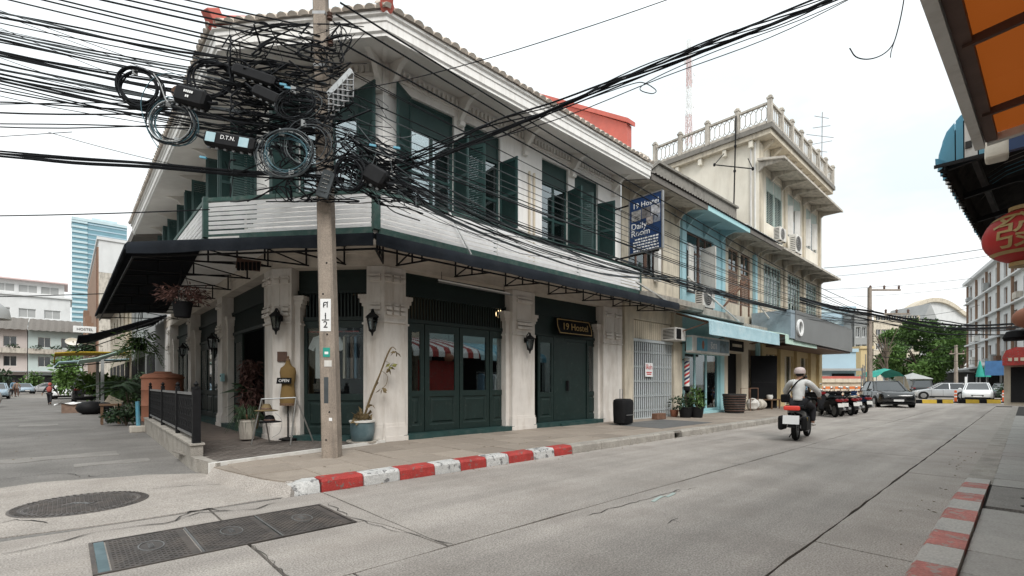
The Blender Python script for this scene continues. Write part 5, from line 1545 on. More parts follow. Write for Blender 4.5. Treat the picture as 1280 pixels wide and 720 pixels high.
# --- cables running off along the hostel front to the far pole
RG, RL = 'cables along the shophouse fronts', 'black cable running along the shophouse fronts to the far pole'
far = Vector((38.4, 7.0, 0))
zs = [7.45, 7.38, 7.0, 6.55, 6.5, 6.12, 6.05, 5.75, 5.65, 5.5, 5.42, 5.3, 5.2, 5.12, 5.05, 4.95, 4.85, 4.75]
for i, z in enumerate(zs):
    y = 7.72 + CR_.uniform(-.25, .15)
    zf = 5.2 + (z - 4.7) * .30 + CR_.uniform(-.25, .25)
    cable(sagline((3.25 + CR_.uniform(-.1, .2), y, z), (far.x, far.y + CR_.uniform(-.3, .3), zf), .22 + CR_.uniform(0, .25) + (.25 if z < 5.3 else 0), 22, .02), CR_.choice((.009, .012, .016)) if z < 7 else .018, RL, RG, CR_.choice(('cable', 'cable', 'cable_grey')) if i > 3 else 'cable')
for k in range(13):
    z = CR_.uniform(4.45, 5.2); y = 7.72 + CR_.uniform(-.2, .2)
    pts = [onD(445 + CR_.uniform(-20, 20), 205 + CR_.uniform(-28, 28), 7.7), Vector((5.0, y, z + .05)), Vector((7.5, y, z - .22 + CR_.uniform(-.1, .1))), Vector((10.5, y - .05, z - .28 + CR_.uniform(-.12, .12))), Vector((14.3, y - .1, 4.60 + CR_.uniform(-.12, .12))), Vector((20, 7.5, 4.62 + CR_.uniform(-.1, .1))), Vector((28, 7.3, 4.75 + CR_.uniform(-.1, .1))), Vector((38.2, 7, 5.35 + CR_.uniform(-.2, .2)))]
    cable(smooth(pts, 4), CR_.choice((.008, .012, .016, .022)), RL, RG, CR_.choice(('cable', 'cable', 'cable_grey')))
# sagging loops resting on the railing
for k in range(9):
    u0 = CR_.uniform(430, 470); a = onD(u0, CR_.uniform(165, 235), 7.7); b = onY(CR_.uniform(640, 840), 0, 8.0); b.z = CR_.uniform(4.45, 4.9)
    cable(sagline(a, b, CR_.uniform(.15, .4), 14, .05), CR_.choice((.006, .008, .010)), 'thin drop wire sagging over the hostel balcony railing', 'drop wires over the railing', CR_.choice(('cable', 'cable_grey', 'cable')))
# --- twisted bundle rising over the road
UG = 'twisted cable bundle over the road'
base = [(455, 212, 7.75), (500, 203, 7.7), (560, 184, 7.6), (620, 163, 7.5), (690, 137, 7.4), (760, 106, 7.3), (830, 78, 7.2), (900, 52, 7.1), (970, 27, 7.0), (1040, -2, 6.9), (1120, -40, 6.8), (1240, -110, 6.6)]
for k in range(9):
    ph = k * .9; amp = CR_.uniform(2.0, 6.5); pts = []
    for i, (u, v, d) in enumerate(base):
        s = 1.6 if i < 4 else 1.0
        pts.append(onD(u, v + amp * s * math.sin(ph + i * 1.3) + (k - 4) * 1.1 * s, d + .04 * math.cos(ph + i)))
    cable(smooth(pts, 5), CR_.choice((.007, .010, .013, .017)), 'black cable twisted into the thick bundle rising over the road', UG)
cable(smooth([onD(u, v, 7.2) for u, v in ((690, 140), (740, 122), (790, 105), (806, 104), (820, 113), (814, 117), (800, 110), (830, 92), (900, 62), (1000, 25), (1075, -8))], 5), .008, 'loose wire looping below the thick bundle over the road', None)
cable(smooth([onD(u, v, 7.1) for u, v in ((560, 190), (700, 148), (830, 96), (960, 48), (1060, 0), (1130, -40))], 4), .008, 'single thin wire just under the thick overhead bundle', None)
cable(smooth([onD(u, v, 7.3) for u, v in ((432, 115), (520, 97), (620, 70), (740, 32), (850, -6), (930, -35))], 4), .008, 'single thin wire crossing the white sky above the roof', None)
cable(smooth([onD(u, v, 5) for u, v in ((1062, 60), (1070, 71), (1085, 74), (1102, 69), (1115, 57), (1122, 38), (1129, 5), (1133, -30))], 5), .007, 'thin wire end dangling curled against the white sky', None)
cable(smooth([onD(u, v, 5) for u, v in ((1118, 52), (1114, 64), (1113, 72))], 3), .005, 'short wire tail hanging from the dangling curl', None)
# --- lines far over the junction
for k, (p, q, sg, r) in enumerate((((1030, 335, 30), (1245, 309, 22), .1, .018), ((1035, 346, 30), (1245, 318, 22), .1, .012), ((1030, 362, 34), (1215, 348, 30), .1, .014), ((1030, 372, 34), (1215, 358, 30), .15, .012))):
    cable(sagline(onD(*p), onD(*q), sg), r, 'thin line high over the far junction', 'lines over the junction')
FG = 'heavy cables over the junction'
for k in range(11):
    o = CR_.uniform(-7, 7); pts = [onD(1000, 374 + o * .5, 27), onD(1045, 386 + o * .6, 29.5), onD(1088, 393 + o, 31), onD(1130, 402 + o, 31), onD(1175, 408 + o + CR_.uniform(-3, 3), 31), onD(1215, 411 + o, 31), onD(1262, 410 + o * 1.2, 31), onD(1330, 405 + o, 32)]
    cable(smooth(pts, 3), CR_.choice((.02, .03, .045)), 'black cable in the heavy bundle over the far junction', FG)
for k in range(9):
    v = CR_.uniform(392, 445)
    cable(sagline(onD(1087, v, 31.4), onD(1225, v + CR_.uniform(-14, 12), 33), CR_.uniform(.1, .5)), .014, 'thin line slung below the heavy bundle over the junction', 'thin lines below the junction bundle')
# --- tangle round the pole head
tg = G()
for k in range(125):
    u, v = CR_.gauss(372, 48), CR_.uniform(25, 250); pts = [onD(u, v, CR_.uniform(7.45, 7.75))]
    u2, v2 = u, v
    for s in range(CR_.randint(3, 5)):
        u2 += CR_.uniform(-48, 48); v2 += CR_.uniform(-20, 34)
        u2 = min(max(u2, 288), 500); v2 = min(max(v2, 30), 252)
        if u2 > 440 and v2 < 120: u2 = 425
        pts.append(onD(u2, v2, CR_.uniform(7.4, 7.8)))
    tg.tube(smooth(pts, 4), CR_.choice((.005, .007, .010, .014)), 4)
stuff(tag(tg.obj('cable_tangle', mt['cable'], None, recalc=False), 'black tangle of cable ends and loops round the pole head', 'cables'))
tg = G()
for k in range(22):
    u, v = CR_.gauss(420, 40), CR_.uniform(140, 235); pts = [onD(u, v, 7.45)]
    for s in range(3):
        u += CR_.uniform(-10, 45); v += CR_.uniform(-5, 26); pts.append(onD(min(u, 520), min(v, 262), CR_.uniform(7.4, 7.6)))
    tg.tube(smooth(pts, 4), CR_.choice((.005, .007)), 4)
stuff(tag(tg.obj('cable_tangle', mt['cable_grey'], None, recalc=False), 'grey fibre ends spilling from the right side of the pole tangle', 'cables'))
tg = G()
for k in range(44):
    u, v = CR_.uniform(415, 470), CR_.uniform(165, 232); pts = [onD(u, v, 7.6)]
    for s in range(4):
        u += CR_.uniform(8, 34); v += CR_.uniform(2, 16); pts.append(onD(u, min(v, 285), CR_.uniform(7.5, 7.8)))
    tg.tube(smooth(pts, 3), CR_.choice((.006, .009, .012)), 4)
stuff(tag(tg.obj('cable_tangle', mt['cable'], None, recalc=False), 'dense fray of black wires leaving the pole over the railing corner', 'cables'))
tg = G()
for k in range(46):
    u = CR_.uniform(240, 330); v = 95 + (u - 240) * .35 + CR_.uniform(-30, 45); pts = [onD(u, v, 7.7)]
    for s in range(3):
        u += CR_.uniform(12, 40); v += CR_.uniform(-6, 16); pts.append(onD(min(u, 410), v, CR_.uniform(7.5, 7.8)))
    tg.tube(smooth(pts, 3), CR_.choice((.007, .012, .018)), 4)
stuff(tag(tg.obj('cable_tangle', mt['cable'], None, recalc=False), 'knotted black cables between the splice boxes and the pole', 'cables'))
# blue tape tags
tp = [(350, 105), (356, 109), (462, 181), (492, 184), (250, 196)]
for k, (u, v) in enumerate(tp):
    p = onD(u, v, 7.35)
    tag(G().bar(p, p + hx * .10 + Vector((0, 0, -.02)), .03, .03).obj('cable_tag', mt['blue_sheet'], None), 'small blue tag tied in the cable tangle', 'tag', 'blue tags in the cable tangle')
# --- coils
def coil(label, u, v, d, ru, rv, strands, tilt=0.0, spread=.10, thick=.008, ties=2, yaw=0.0, arc=1.0):
    o = onD(u, v, d)
    t = thing('cable_coil', label, 'cable coil', o)
    R0 = ru / 599 * d; Z0 = rv / 599 * d
    ex = hx * math.cos(yaw) + fx_ * math.sin(yaw); 
    for k in range(strands):
        a = 1 - spread + 2 * spread * CR_.random(); off = fx_ * CR_.uniform(-.05, .05) + Vector((0, 0, CR_.uniform(-.03, .02))) + hx * CR_.uniform(-.03, .03)
        ph = CR_.uniform(0, 6); n = 26; pts = []
        for i in range(n + 1):
            q = ph + 2 * math.pi * i / n * arc
            a2_ = a * (1 + .05 * math.sin(2 * q + k * 1.7) + .035 * math.sin(3 * q + k))
            x, z = R0 * a2_ * math.cos(q), Z0 * a2_ * math.sin(q)
            x, z = x * math.cos(tilt) - z * math.sin(tilt), x * math.sin(tilt) + z * math.cos(tilt)
            pts.append(o + ex * x + Vector((0, 0, z)) + off + fx_ * .02 * math.sin(q * 2 + k))
        c = CR_.choice(('cable_grey', 'cable', 'cable', 'cable_grey', 'cable')) if strands < 14 else ('cable_white' if k == 3 else CR_.choice(('cable_grey', 'cable_blue', 'cable_blue', 'cable', 'cable_grey')))
        if thick > .012: c = 'cable'
        G().tube(pts, thick * CR_.uniform(.7, 1.1), 5, cap=False).obj('strand', mt[c], t, smooth=True, recalc=False)
    for k in range(ties):
        q = (.5 + k * 1.0) * math.pi + .2
        p = o + ex * R0 * math.cos(q) + Vector((0, 0, Z0 * math.sin(q)))
        G().bar(p + Vector((0, 0, -.05)), p + Vector((0, 0, .05)), .025, .07).obj('tie', mt['cable_white'], t)
coil('round blue and grey coil of spare cable hanging left of the splice boxes', 216, 153, 7.3, 27, 24, 14, tilt=-.3, spread=.16)
coil('round grey green coil of spare cable hanging on the pole front', 358, 191, 7.2, 30, 26, 14, spread=.2)
coil('thick black cable loop at the far left of the splice boxes', 174, 110, 7.6, 26, 21, 6, tilt=-.5, spread=.12, thick=.017, ties=1)
coil('black cable loop right of the pole above the railing corner', 438, 216, 7.35, 17, 20, 5, spread=.1, thick=.014, ties=0)
coil('dark loop of cable arching over the long black splice case', 264, 98, 7.7, 27, 22, 4, tilt=-.2, spread=.06, thick=.018, ties=0)
coil('loose dark coil low on the pole left of its shaft', 385, 180, 7.25, 28, 26, 7, spread=.3, thick=.007, ties=1)
coil('loose dark coil above the grey green coil', 372, 130, 7.3, 27, 18, 8, tilt=.2, spread=.25, thick=.009, ties=1)
cable(smooth([onD(u, v, 7.25) for u, v in ((198, 185), (186, 165), (176, 130), (186, 104), (204, 92), (232, 94))], 4), .007, 'loose blue wire arching round the left coil', None, 'cable_blue')
cable(smooth([onD(u, v, 7.2) for u, v in ((192, 92), (200, 105), (206, 122), (210, 128))], 4), .011, 'short white cable tie strip above the left coil', None, 'cable_white')
for k in range(4):
    cable(smooth([onD(u + k * 1.3, v, 7.3) for u, v in ((224, 128), (215, 118), (216, 110), (224, 106))], 4), .007, 'brown wire feeding the splice box', 'brown wires at the splice box', 'cable_brown')
# --- splice boxes
def splice(label, u0, v0, u1, v1, hpx, d, key=None, blue=False, ribs=5):
    p, q = onD(u0, v0, d), onD(u1, v1, d - .05)
    t = thing('splice_box', label, 'junction box', p.lerp(q, .5))
    h = hpx / 599 * d; ax = (q - p).normalized(); up = ax.cross(fx_).normalized(); up = up if up.z > 0 else -up
    L = (q - p).length
    secs = []
    for s, k in ((0, .7), (.04, 1), (L - .04, 1), (L, .7)):
        c = p + ax * s
        secs.append([c + up * (a * h / 2 * k) + fx_ * (b * h * .4 * k) for a, b in ((-1, -.6), (-.7, -1), (.7, -1), (1, -.6), (1, .6), (.7, 1), (-.7, 1), (-1, .6))])
    G().loft(secs).obj('case', mt['plastic'], t)
    for k in range(ribs):
        c = p + ax * (L * (k + .5) / ribs)
        G().bar(c - up * h * .62, c - up * h * .45, .03, .04).obj('clip', mt['iron_grey'], t)
    fc = p.lerp(q, .5) + fx_ * (h * .4 + .006)
    T = Matrix(((ax.x, up.x, fx_.x, fc.x), (ax.y, up.y, fx_.y, fc.y), (ax.z, up.z, fx_.z, fc.z), (0, 0, 0, 1)))
    if blue:
        for s in (-.36, .30):
            G().box(s * L - .06, s * L + .09, -h * .32, h * .32, -.002, .006).obj('blue_label', mt['blue_awn'], t, xf=T)
    if key == 'bars':
        for k, w in enumerate((.30, .12)):
            b = G(); x = -w / 2 * L
            while x < w / 2 * L:
                b.box(x, x + .022, .02 - k * .07, .055 - k * .07, 0, .006); x += .032
            b.obj('small_print', mt['white'], t, xf=T)
    elif key:
        put_text(key, 'lettering', T @ Matrix.Translation((.0, .02, .004)), t)
    for e, (c, sg) in enumerate(((p, -1), (q, 1))):
        G().tube([c, c + ax * .06 * sg, c + ax * .16 * sg + Vector((0, 0, .03))], .02, 6).obj('cable_gland', mt['cable'], t)
splice('black splice box with white printing left of the pole', 222, 118, 260, 128, 22, 7.3, 'bars')
splice('black splice box with pale blue end labels hung in the cables', 258, 173, 320, 184, 18, 7.25, 'box_dtn', True, 6)
splice('long black splice case slanting into the tangle from the left', 292, 86, 345, 104, 13, 7.5, None)
splice('short black splice case with metal clips near the pole', 318, 112, 350, 127, 14, 7.4, None, ribs=4)
splice('black splice box on the wires right of the pole', 458, 214, 482, 228, 22, 7.4, None, ribs=3)
gb = thing('meter_box', 'flat grey junction box with white dashes tilted on the pole', 'junction box', onD(408, 231, 7.5))
p, q = onD(402, 247, 7.5), onD(413, 214, 7.5)
G().bar(p, q, .20, .06, fx_).obj('case', mt['cable_grey'], gb, bevel=.01)
up = (q - p).normalized(); ax = up.cross(fx_).normalized(); fc = p.lerp(q, .5) + fx_ * .04
for i in range(5):
    b = G()
    for s in (-.05, -.015, .02):
        c = fc + up * (.13 - i * .065) + ax * s
        b.bar(c, c + ax * CR_.uniform(.018, .028), .004, .02, fx_)
    b.obj('small_print', mt['white_old'], gb)
# far pole at the junction
def far_pole(label, x, y, h, arms, yaw, thick=.26):
    t = thing('utility_pole', label, 'utility pole', (x, y, 0))
    pole_mesh((x, y, -.05), (x, y, h), thick, thick * .7).obj('shaft', mt['pole'], t)
    dx, dy = math.cos(yaw), math.sin(yaw)
    for z, a, b_ in arms:
        G().bar((x + dx * a, y + dy * a, z), (x + dx * b_, y + dy * b_, z), .10, .10).obj('crossarm', mt['pole'], t)
        for s in (a + .15, (a + b_) / 2, b_ - .1):
            G().lathe([(.03, .05), (.07, .10), (.05, .15), (.08, .2), (.04, .3)], (x + dx * s, y + dy * s, z), 8).obj('insulator', mt['brown'], t)
    return t
fp = onZ(1087, 506, 0)
yw = math.atan2(-D1[1], D1[0])
far_pole('slender pole with two insulator arms at the far junction', fp.x, fp.y, 7.6, ((7.45, -.1, 2.0), (5.9, .9, 2.6)), yw)
p = onD(1195, 490, 45)
far_pole('grey pole by the tree at the far side of the junction', p.x, p.y, 5.0, ((4.2, -.6, .8),), yw)
lp = onD(-330, 480, 8.6)
far_pole('concrete pole on the opposite corner of the side street', lp.x, lp.y, 9.0, ((8.0, -.9, .9),), yw + .4, .3)
p = onD(980, 480, 2)
# ================================================================ right-hand side: awnings over the camera's pavement, lantern, opposite row
oa = thing('orange_awning', 'flat orange canvas awning on a pale steel frame over the near pavement', 'awning', (4, .3, 3.3))
eY = lambda x: .335 - (x - 3.17) * .032
zi = lambda y, x: 3.33 + (eY(x) - y) * .11
b = G(); xs = [-1.5 + .5 * k for k in range(15)]
for i in range(14):
    for j in range(6):
        def pt(x, k):
            y = eY(x) - .05 - k * .36; return (x, y, zi(y, x) + .03 + .012 * math.sin(x * 5 + k))
        b.quad(pt(xs[i], j), pt(xs[i + 1], j), pt(xs[i + 1], j + 1), pt(xs[i], j + 1))
b.obj('canvas', mt['orange'], oa, smooth=True)
G().bar((-1.5, eY(-1.5), 3.31), (5.52, eY(5.52), 3.31), .06, .055).obj('edge_bar', mt['white_old'], oa)
G().bar((-1.5, eY(-1.5) - .07, 3.33), (5.45, eY(5.45) - .07, 3.33), .07, .05).obj('edge_beam', mt['brown'], oa)
for x in (-.6, .6, 1.7, 2.62, 3.25, 3.80, 4.88):
    G().bar((x, eY(x) - .06, 3.31), (x, -1.85, 3.53), .03, .05).obj('rafter', mt['brown'], oa)
G().bar((5.49, eY(5.49) - .04, 3.325), (5.49, -1.85, 3.53), .06, .06).obj('end_bar', mt['white_old'], oa)
for x in (-1.4, 5.4):
    G().bar((x, -1.85, 3.5), (x, -3.2, 3.6), .05).obj('stay', mt['iron'], oa)
# barrel-fronted tin awning: painted outside, dark ribs inside
ba = thing('tin_awning', 'old curved tin awning with dark ribs and a torn lower edge beyond the orange awning', 'awning', (10, .4, 3.6))
LIP = lambda x: .63 - (x - 6.7) * .0386
PR = [(0, 0), (-.01, .18), (-.06, .34), (-.17, .47), (-.34, .56), (-.6, .62), (-1.2, .70), (-2.4, .82), (-3.6, .95)]
def barrel(x0, x1, name, m, dz=0.0, pitch=.16, amp=.025, inner=False, sel=None):
    n = int(round((x1 - x0) / pitch * 2)); secs = []
    for oy, oz in PR:
        row = []
        for k in range(n + 1):
            x = x0 + (x1 - x0) * k / n; a = amp if k % 2 else -amp
            o = -.02 if inner else 0
            row.append((x, LIP(x) + oy + o + a * (1 if oz < .5 else .3), 3.62 + oz + o + a * (0 if oz < .3 else 1)))
        secs.append(row)
    b = G().loft(secs, cap=False, close=False)
    return b.obj(name, mt[m], ba, recalc=False)
barrel(6.75, 11.2, 'rib_lining', 'rib_dark', inner=True)
x = 6.75; i = 0
while x < 11.2:
    n = min(11.2, x + .5)
    col = ('blue_sheet', 'white_old')
    barrel(x, n, 'tin_sheet', col[i % 2], pitch=.16)
    x = n; i += 1
b = G(); x = 6.75
while x < 11.1:
    w_ = RND.uniform(.05, .22); h = RND.choice((.03, .05, .08, .12, .16))
    y = LIP(x) - .02
    b.add([(x, y, 3.63), (x + w_, y - .003, 3.63), (x + w_ - .02, y - .01, 3.63 - h * RND.uniform(.5, 1)), (x + .01, y - .01, 3.63 - h)], [(0, 1, 2, 3)]); x += w_ * .9
b.obj('torn_edge', mt['rib_dark'], ba)
for y, z in ((.40, 3.78), (-.25, 4.12), (-1.2, 4.24)):
    G().bar((6.7, y, z), (11.2, y - .17, z), .05, .07).obj('purlin', mt['rib_dark'], ba)
for x in (6.9, 8.1, 9.4, 11.1):
    G().bar((x, LIP(x) - .05, 3.66), (x, -2.6, 4.2), .045, .06).bar((x, LIP(x) - .4, 3.74), (x + .02, -1.6, 3.5), .03, .04).obj('rafter', mt['iron'], ba)
for y in (-.4, -1.2):
    pass
def stripes(label, x0, x1, y, z, cols):
    t = thing('striped_awning', label, 'awning', (x0, y, z)); x = x0; i = 0
    while x < x1 - .01:
        n = min(x1, x + .34); pr = [(y, z), (y - .02, z + .25), (y - .18, z + .45), (y - 1.4, z + .8), (y - 3.2, z + 1.15)]
        G().ext([(x, a, c) for a, c in pr] + [(x, a, c - .03) for a, c in pr[:0:-1]] + [(x, y - .03, z)], (n - x, 0, 0)).obj('stripe', mt[cols[i % 2]], t); x = n; i += 1
    for q in (x0 + .05, x1 - .05): G().bar((q, y - .05, z + .1), (q, -3.3, z + .6), .04).obj('arm', mt['iron'], t)
stripes('red and white striped awning across the road from the double doors', 11.3, 15.1, .02, 2.62, ('white', 'kerb_red'))
stripes('blue and pale striped awning across the road from the hostel door', 15.2, 20.0, .0, 2.55, ('blue_awn', 'blue_sheet'))
# striped end cheek facing the camera
ys = [(.655, .505, 'blue_sheet_sheer'), (.495, .44, 'blue_sheet_sheer'), (.43, .335, 'white_old'), (.325, .18, 'blue_sheet'), (.17, .02, 'white_old'), (.01, -.3, 'blue_sheet'), (-.31, -.9, 'white_old')]
def top_z(y):
    q = y - .63
    if q > 0: return 3.72
    for k in range(len(PR) - 1):
        if PR[k + 1][0] <= q <= PR[k][0]:
            t = (PR[k][0] - q) / max(1e-6, PR[k][0] - PR[k + 1][0]); return 3.62 + PR[k][1] + (PR[k + 1][1] - PR[k][1]) * t
    return 4.5
for a, c, m in ys:
    n = 5; up = []
    for k in range(n + 1):
        y = a + (c - a) * k / n; up.append((6.70 - .05 * (1 - abs(y) / .7), y, top_z(y)))
    lo_ = [(6.72, a + (c - a) * k / n, 3.64 + (0 if m != 'white_old' else .02)) for k in range(n, -1, -1)]
    G().ext(up + lo_, (.012, 0, 0)).obj('end_cheek', mt[m], ba)
G().bar((6.66, .66, 3.62), (6.66, -1.0, 3.62), .03, .03).obj('cheek_bar', mt['iron'], ba)
jb = tag(G().box(5.62, 5.78, .10, .24, 3.22, 3.42).obj('junction_box', mt['cream_pale'], None, bevel=.02), 'small cream box hung at the corner of the orange awning', 'box')
sb = tag(G().box(6.2, 6.26, -.9, .12, 3.45, 3.75).obj('dark_board', mt['sign_navy'], None), 'dark blue board hanging behind the corner of the orange awning', 'board')
# red lantern
lc = Vector((7.45, .01, 2.92))
ln = thing('red_lantern', 'large red paper lantern with a gold character under the tin awning', 'lantern', lc)
b = G(); n, m_ = 40, 14; vs = []
for i in range(m_ + 1):
    a = -math.pi / 2 + math.pi * i / m_
    for k in range(n):
        t = 2 * math.pi * k / n; q = max(.25, math.cos(a)) * (1 + .012 * (-1) ** k)
        vs.append((lc.x + .33 * q * math.cos(t), lc.y + .33 * q * math.sin(t), lc.z + .285 * math.sin(a)))
fs = [(i * n + k, i * n + (k + 1) % n, (i + 1) * n + (k + 1) % n, (i + 1) * n + k) for i in range(m_) for k in range(n)]
b.add(vs, fs + [tuple(range(n))[::-1], tuple(m_ * n + k for k in range(n))]).obj('paper_body', mt['lantern_red'], ln, smooth=True)
for zz in (-.295, .295):
    G().lathe([(.10, -.025), (.125, -.02), (.125, .02), (.10, .025)], lc + Vector((0, 0, zz)), 18).obj('cap_ring', mt['gold'], ln)
G().tube([lc + Vector((0, 0, .34)), lc + Vector((0, 0, .9))], .008, 5).obj('cord', mt['iron'], ln)
for sgn in (1, -1):
    b = G()                                  # pale painted bands on its shoulders
    for z0, z1 in ((.17, .20),):
        pts0 = []
        for k in range(41):
            t = 2 * math.pi * k / 40; rr0 = .338 * math.cos(math.asin(z0 / .285)); rr1 = .338 * math.cos(math.asin(z1 / .285))
            pts0.append(((lc.x + rr0 * math.cos(t), lc.y + rr0 * math.sin(t), lc.z + sgn * z0), (lc.x + rr1 * math.cos(t), lc.y + rr1 * math.sin(t), lc.z + sgn * z1)))
        for k in range(40): b.quad(pts0[k][0], pts0[k + 1][0], pts0[k + 1][1], pts0[k][1])
    b.obj('gold_band', mt['gold'], ln)
me = TXT['lantern'].copy()
for v in me.vertices:
    x, y, z = v.co; t = math.pi - .15 + x / .37; a = math.asin(max(-.9, min(.9, y / .36)))
    r = .340 + z * .3
    v.co = (lc.x + r * math.cos(a) * math.cos(t), lc.y + r * math.cos(a) * math.sin(t), lc.z + .29 * math.sin(a))
link('lettering', me, ln)
l2 = thing('paper_lantern', 'faded brown paper lantern partly hidden at the right picture edge', 'lantern', onD(1285, 395, 9))
c = onD(1287, 397, 9)
G().ell(c, .24, .24, .20, 16, 8).obj('paper_body', mt['terracotta'], l2, smooth=True)
G().tube([c + Vector((0, 0, .2)), c + Vector((0, 0, 1.4))], .006, 5).obj('cord', mt['iron'], l2)
c = onD(1272, 418, 9.5)
bk = tag(G().lathe([(.04, .10), (.16, .06), (.22, -.06), (.2, -.12)], c, 14).obj('hanging_basket', mt['black'], None, smooth=True), 'dark hanging bundle below the tin awning at the right edge', 'basket')
# the opposite row, closing the street behind the camera
def plain_house(x0, x1, y, depth, h, m, label, floors=2):
    t = thing('opposite_shophouse', label, 'building', (x0, y, 0))
    holes = []
    n = max(1, int((x1 - x0) / 2))
    for f in range(1, floors):
        for k in range(n):
            a = x0 + (x1 - x0) * (k + .2) / n; holes.append((a, a + (x1 - x0) / n * .6, .8 + f * 3.8, 2.6 + f * 3.8))
    holes.append((x0 + .5, x1 - .5, .1, 3.0))
    b = holed(G(), x0, x1, -.1, h, holes, 0, .3)
    b.xf(Matrix.Translation((0, y, 0)) @ Matrix.Scale(-1, 4, (0, 1, 0)))
    b.obj('wall', mt[m], t)
    G().box(x0, x1, y - depth, y - .6, -.1, h - .05).obj('core', mt['void'], t)
    G().box(x0 - .02, x1 + .02, y - depth, y + .5, h, h + .25).obj('roof', mt['roof_old'], t)
    for a, c, d, e in holes[:-1]:
        G().box(a + .05, c - .05, y - .2, y - .15, d + .05, e - .05).obj('window', mt['glass_bright'], t)
    return t
for k, (x0, x1, m, lb_) in enumerate(((-14, -4, 'cream_old', 'cream shophouse behind the camera'), (-4, 5.6, 'white_old', 'white shophouse beside the camera under the orange awning'), (5.6, 14, 'cream', 'shophouse under the curved tin awning'), (14, 24, 'far_mint', 'pale green shophouse down the right side'), (24, 40, 'far_pink', 'pinkish shophouse at the far right corner'))):
    plain_house(x0 + .02, x1 - .02, -3.4, 9, 7.6, m, lb_)
# clothes rail across the road, mirrored in the hostel glass
cl = thing('clothes_rail', 'clothes rail of shirts on the opposite pavement', 'rack', (16.5, -.35, .1))
G().tube([(15.2, -.35, .1), (15.2, -.35, 1.95), (18.2, -.35, 1.95), (18.2, -.35, .1)], .02, 6).obj('rail', mt['steel'], cl)
for k in range(11):
    x = 15.4 + k * .26
    b = G().ext([(x, -.60, .9), (x, -.60, 1.6), (x, -.67, 1.62), (x, -.65, 1.75), (x, -.43, 1.88), (x, -.27, 1.88), (x, -.05, 1.75), (x, -.03, 1.62), (x, -.10, 1.6), (x, -.10, .9)], (.09, 0, 0))
    tag(b.obj('shirt', mt[RND.choice(('white', 'cloth_blue', 'cloth_blue', 'blue_sheet', 'shirt_grey'))], None), 'shirt hanging on the clothes rail across the road', 'shirt', 'shirts on the clothes rail')
rc = tag(G().box(11.8, 14.0, -.42, -.38, .5, 2.45).obj('red_banner', mt['kerb_red'], None), 'plain red cloth banner across the road', 'banner')
# ================================================================ plants, pots, small things
PR_ = random.Random(5)
def leafquad(b, p, d, n, L, w):
    d = Vector(d).normalized(); s = d.cross(n)
    if s.length < 1e-4: s = d.cross(Vector((.3, .5, .8)))
    s = s.normalized() * w / 2; up = s.cross(d).normalized() * w * .12
    p = Vector(p); m = p + d * L * .45
    b.add([p, m + s + up, p + d * L, m - s + up], [(0, 1, 2, 3)])
def rvec(r=PR_):
    while True:
        v = Vector((r.uniform(-1, 1), r.uniform(-1, 1), r.uniform(-1, 1)))
        if .05 < v.length < 1: return v.normalized()
def clump(b, c, rx, ry, rz, n, L, w, droop=.2, shell=.5):
    for _ in range(n):
        v = rvec(); k = shell + (1 - shell) * PR_.random()
        p = Vector((c[0] + v.x * rx * k, c[1] + v.y * ry * k, c[2] + v.z * rz * k))
        d = v * .7 + rvec() * .8 + Vector((0, 0, -droop))
        leafquad(b, p, d, rvec(), L * PR_.uniform(.6, 1.2), w * PR_.uniform(.7, 1.2))
def frond(b, p, d, L, drop, nl=12, ll=.22, lw=.035):
    """an arching stem with leaflets both sides"""
    p = Vector(p); d = Vector(d).normalized(); side = d.cross(Vector((0, 0, 1))).normalized(); pts = []
    for i in range(nl + 1):
        t = i / nl; pts.append(p + d * L * t + Vector((0, 0, -drop * t * t)))
    b.tube(pts[::3] + [pts[-1]], .006, 4)
    for i in range(2, nl + 1):
        t = i / nl; l = ll * (1 - .6 * abs(t - .45))
        for s in (1, -1):
            leafquad(b, pts[i], side * s + d * .6 + Vector((0, 0, -.35)), Vector((0, 0, 1)), l, lw)
def pot(t, c, r, h, m, rim=True, name='pot'):
    pr = [(r * .70, 0), (r * .78, .01), (r * .97, h * .75), (r, h * .9)]
    if rim: pr += [(r * 1.06, h * .9), (r * 1.06, h), (r * .92, h), (r * .88, h * .88)]
    else: pr += [(r, h), (r * .9, h), (r * .88, h * .88)]
    G().lathe(pr, c, 20).obj(name, mt[m], t, smooth=True)
    G().lathe([(0, h * .86), (r * .89, h * .87)], c, 16).obj('soil', mt['soil'], t)
# dry plant in a blue pot by the pole
c = onZ(453, 553, .175)
t = thing('potted_plant', 'withered leaning plant in a blue-grey glazed pot beside the utility pole', 'potted plant', c)
G().lathe([(.27, 0), (.30, .01), (.31, .045), (.28, .045), (.27, .03)], c, 24).obj('saucer', mt['concrete_old'], t, smooth=True)
G().lathe([(.185, .03), (.21, .05), (.235, .2), (.24, .40), (.255, .41), (.255, .445), (.225, .445), (.215, .38)], c, 24).obj('pot', mt['pot_blue'], t, smooth=True)
G().lathe([(.222, .41), (.258, .412), (.258, .448), (.223, .448)], c, 24).obj('rim', mt['white_old'], t, smooth=True)
G().lathe([(0, .385), (.218, .39)], c, 16).obj('soil', mt['soil'], t)
d0 = c.x * D1[1] + c.y * D1[0]
st1 = [c + Vector((.0, .0, .38)), onD(462, 500, d0), onD(474, 470, d0 - .05), onD(484, 444, d0 - .05), onD(490, 434, d0 - .05), onD(495, 437, d0 - .05)]
G().tube(smooth(st1, 4), [.022] * 8 + [.016] * 8 + [.008] * 5, 6).tube(smooth([c + Vector((-.03, .02, .38)), onD(460, 505, d0), onD(465, 490, d0), onD(473, 478, d0)], 4), .008, 5).tube(smooth([onD(478, 464, d0), onD(484, 470, d0), onD(483, 480, d0), onD(477, 486, d0)], 4), .005, 5).obj('stem', mt['leaf_dry'], t, smooth=True)
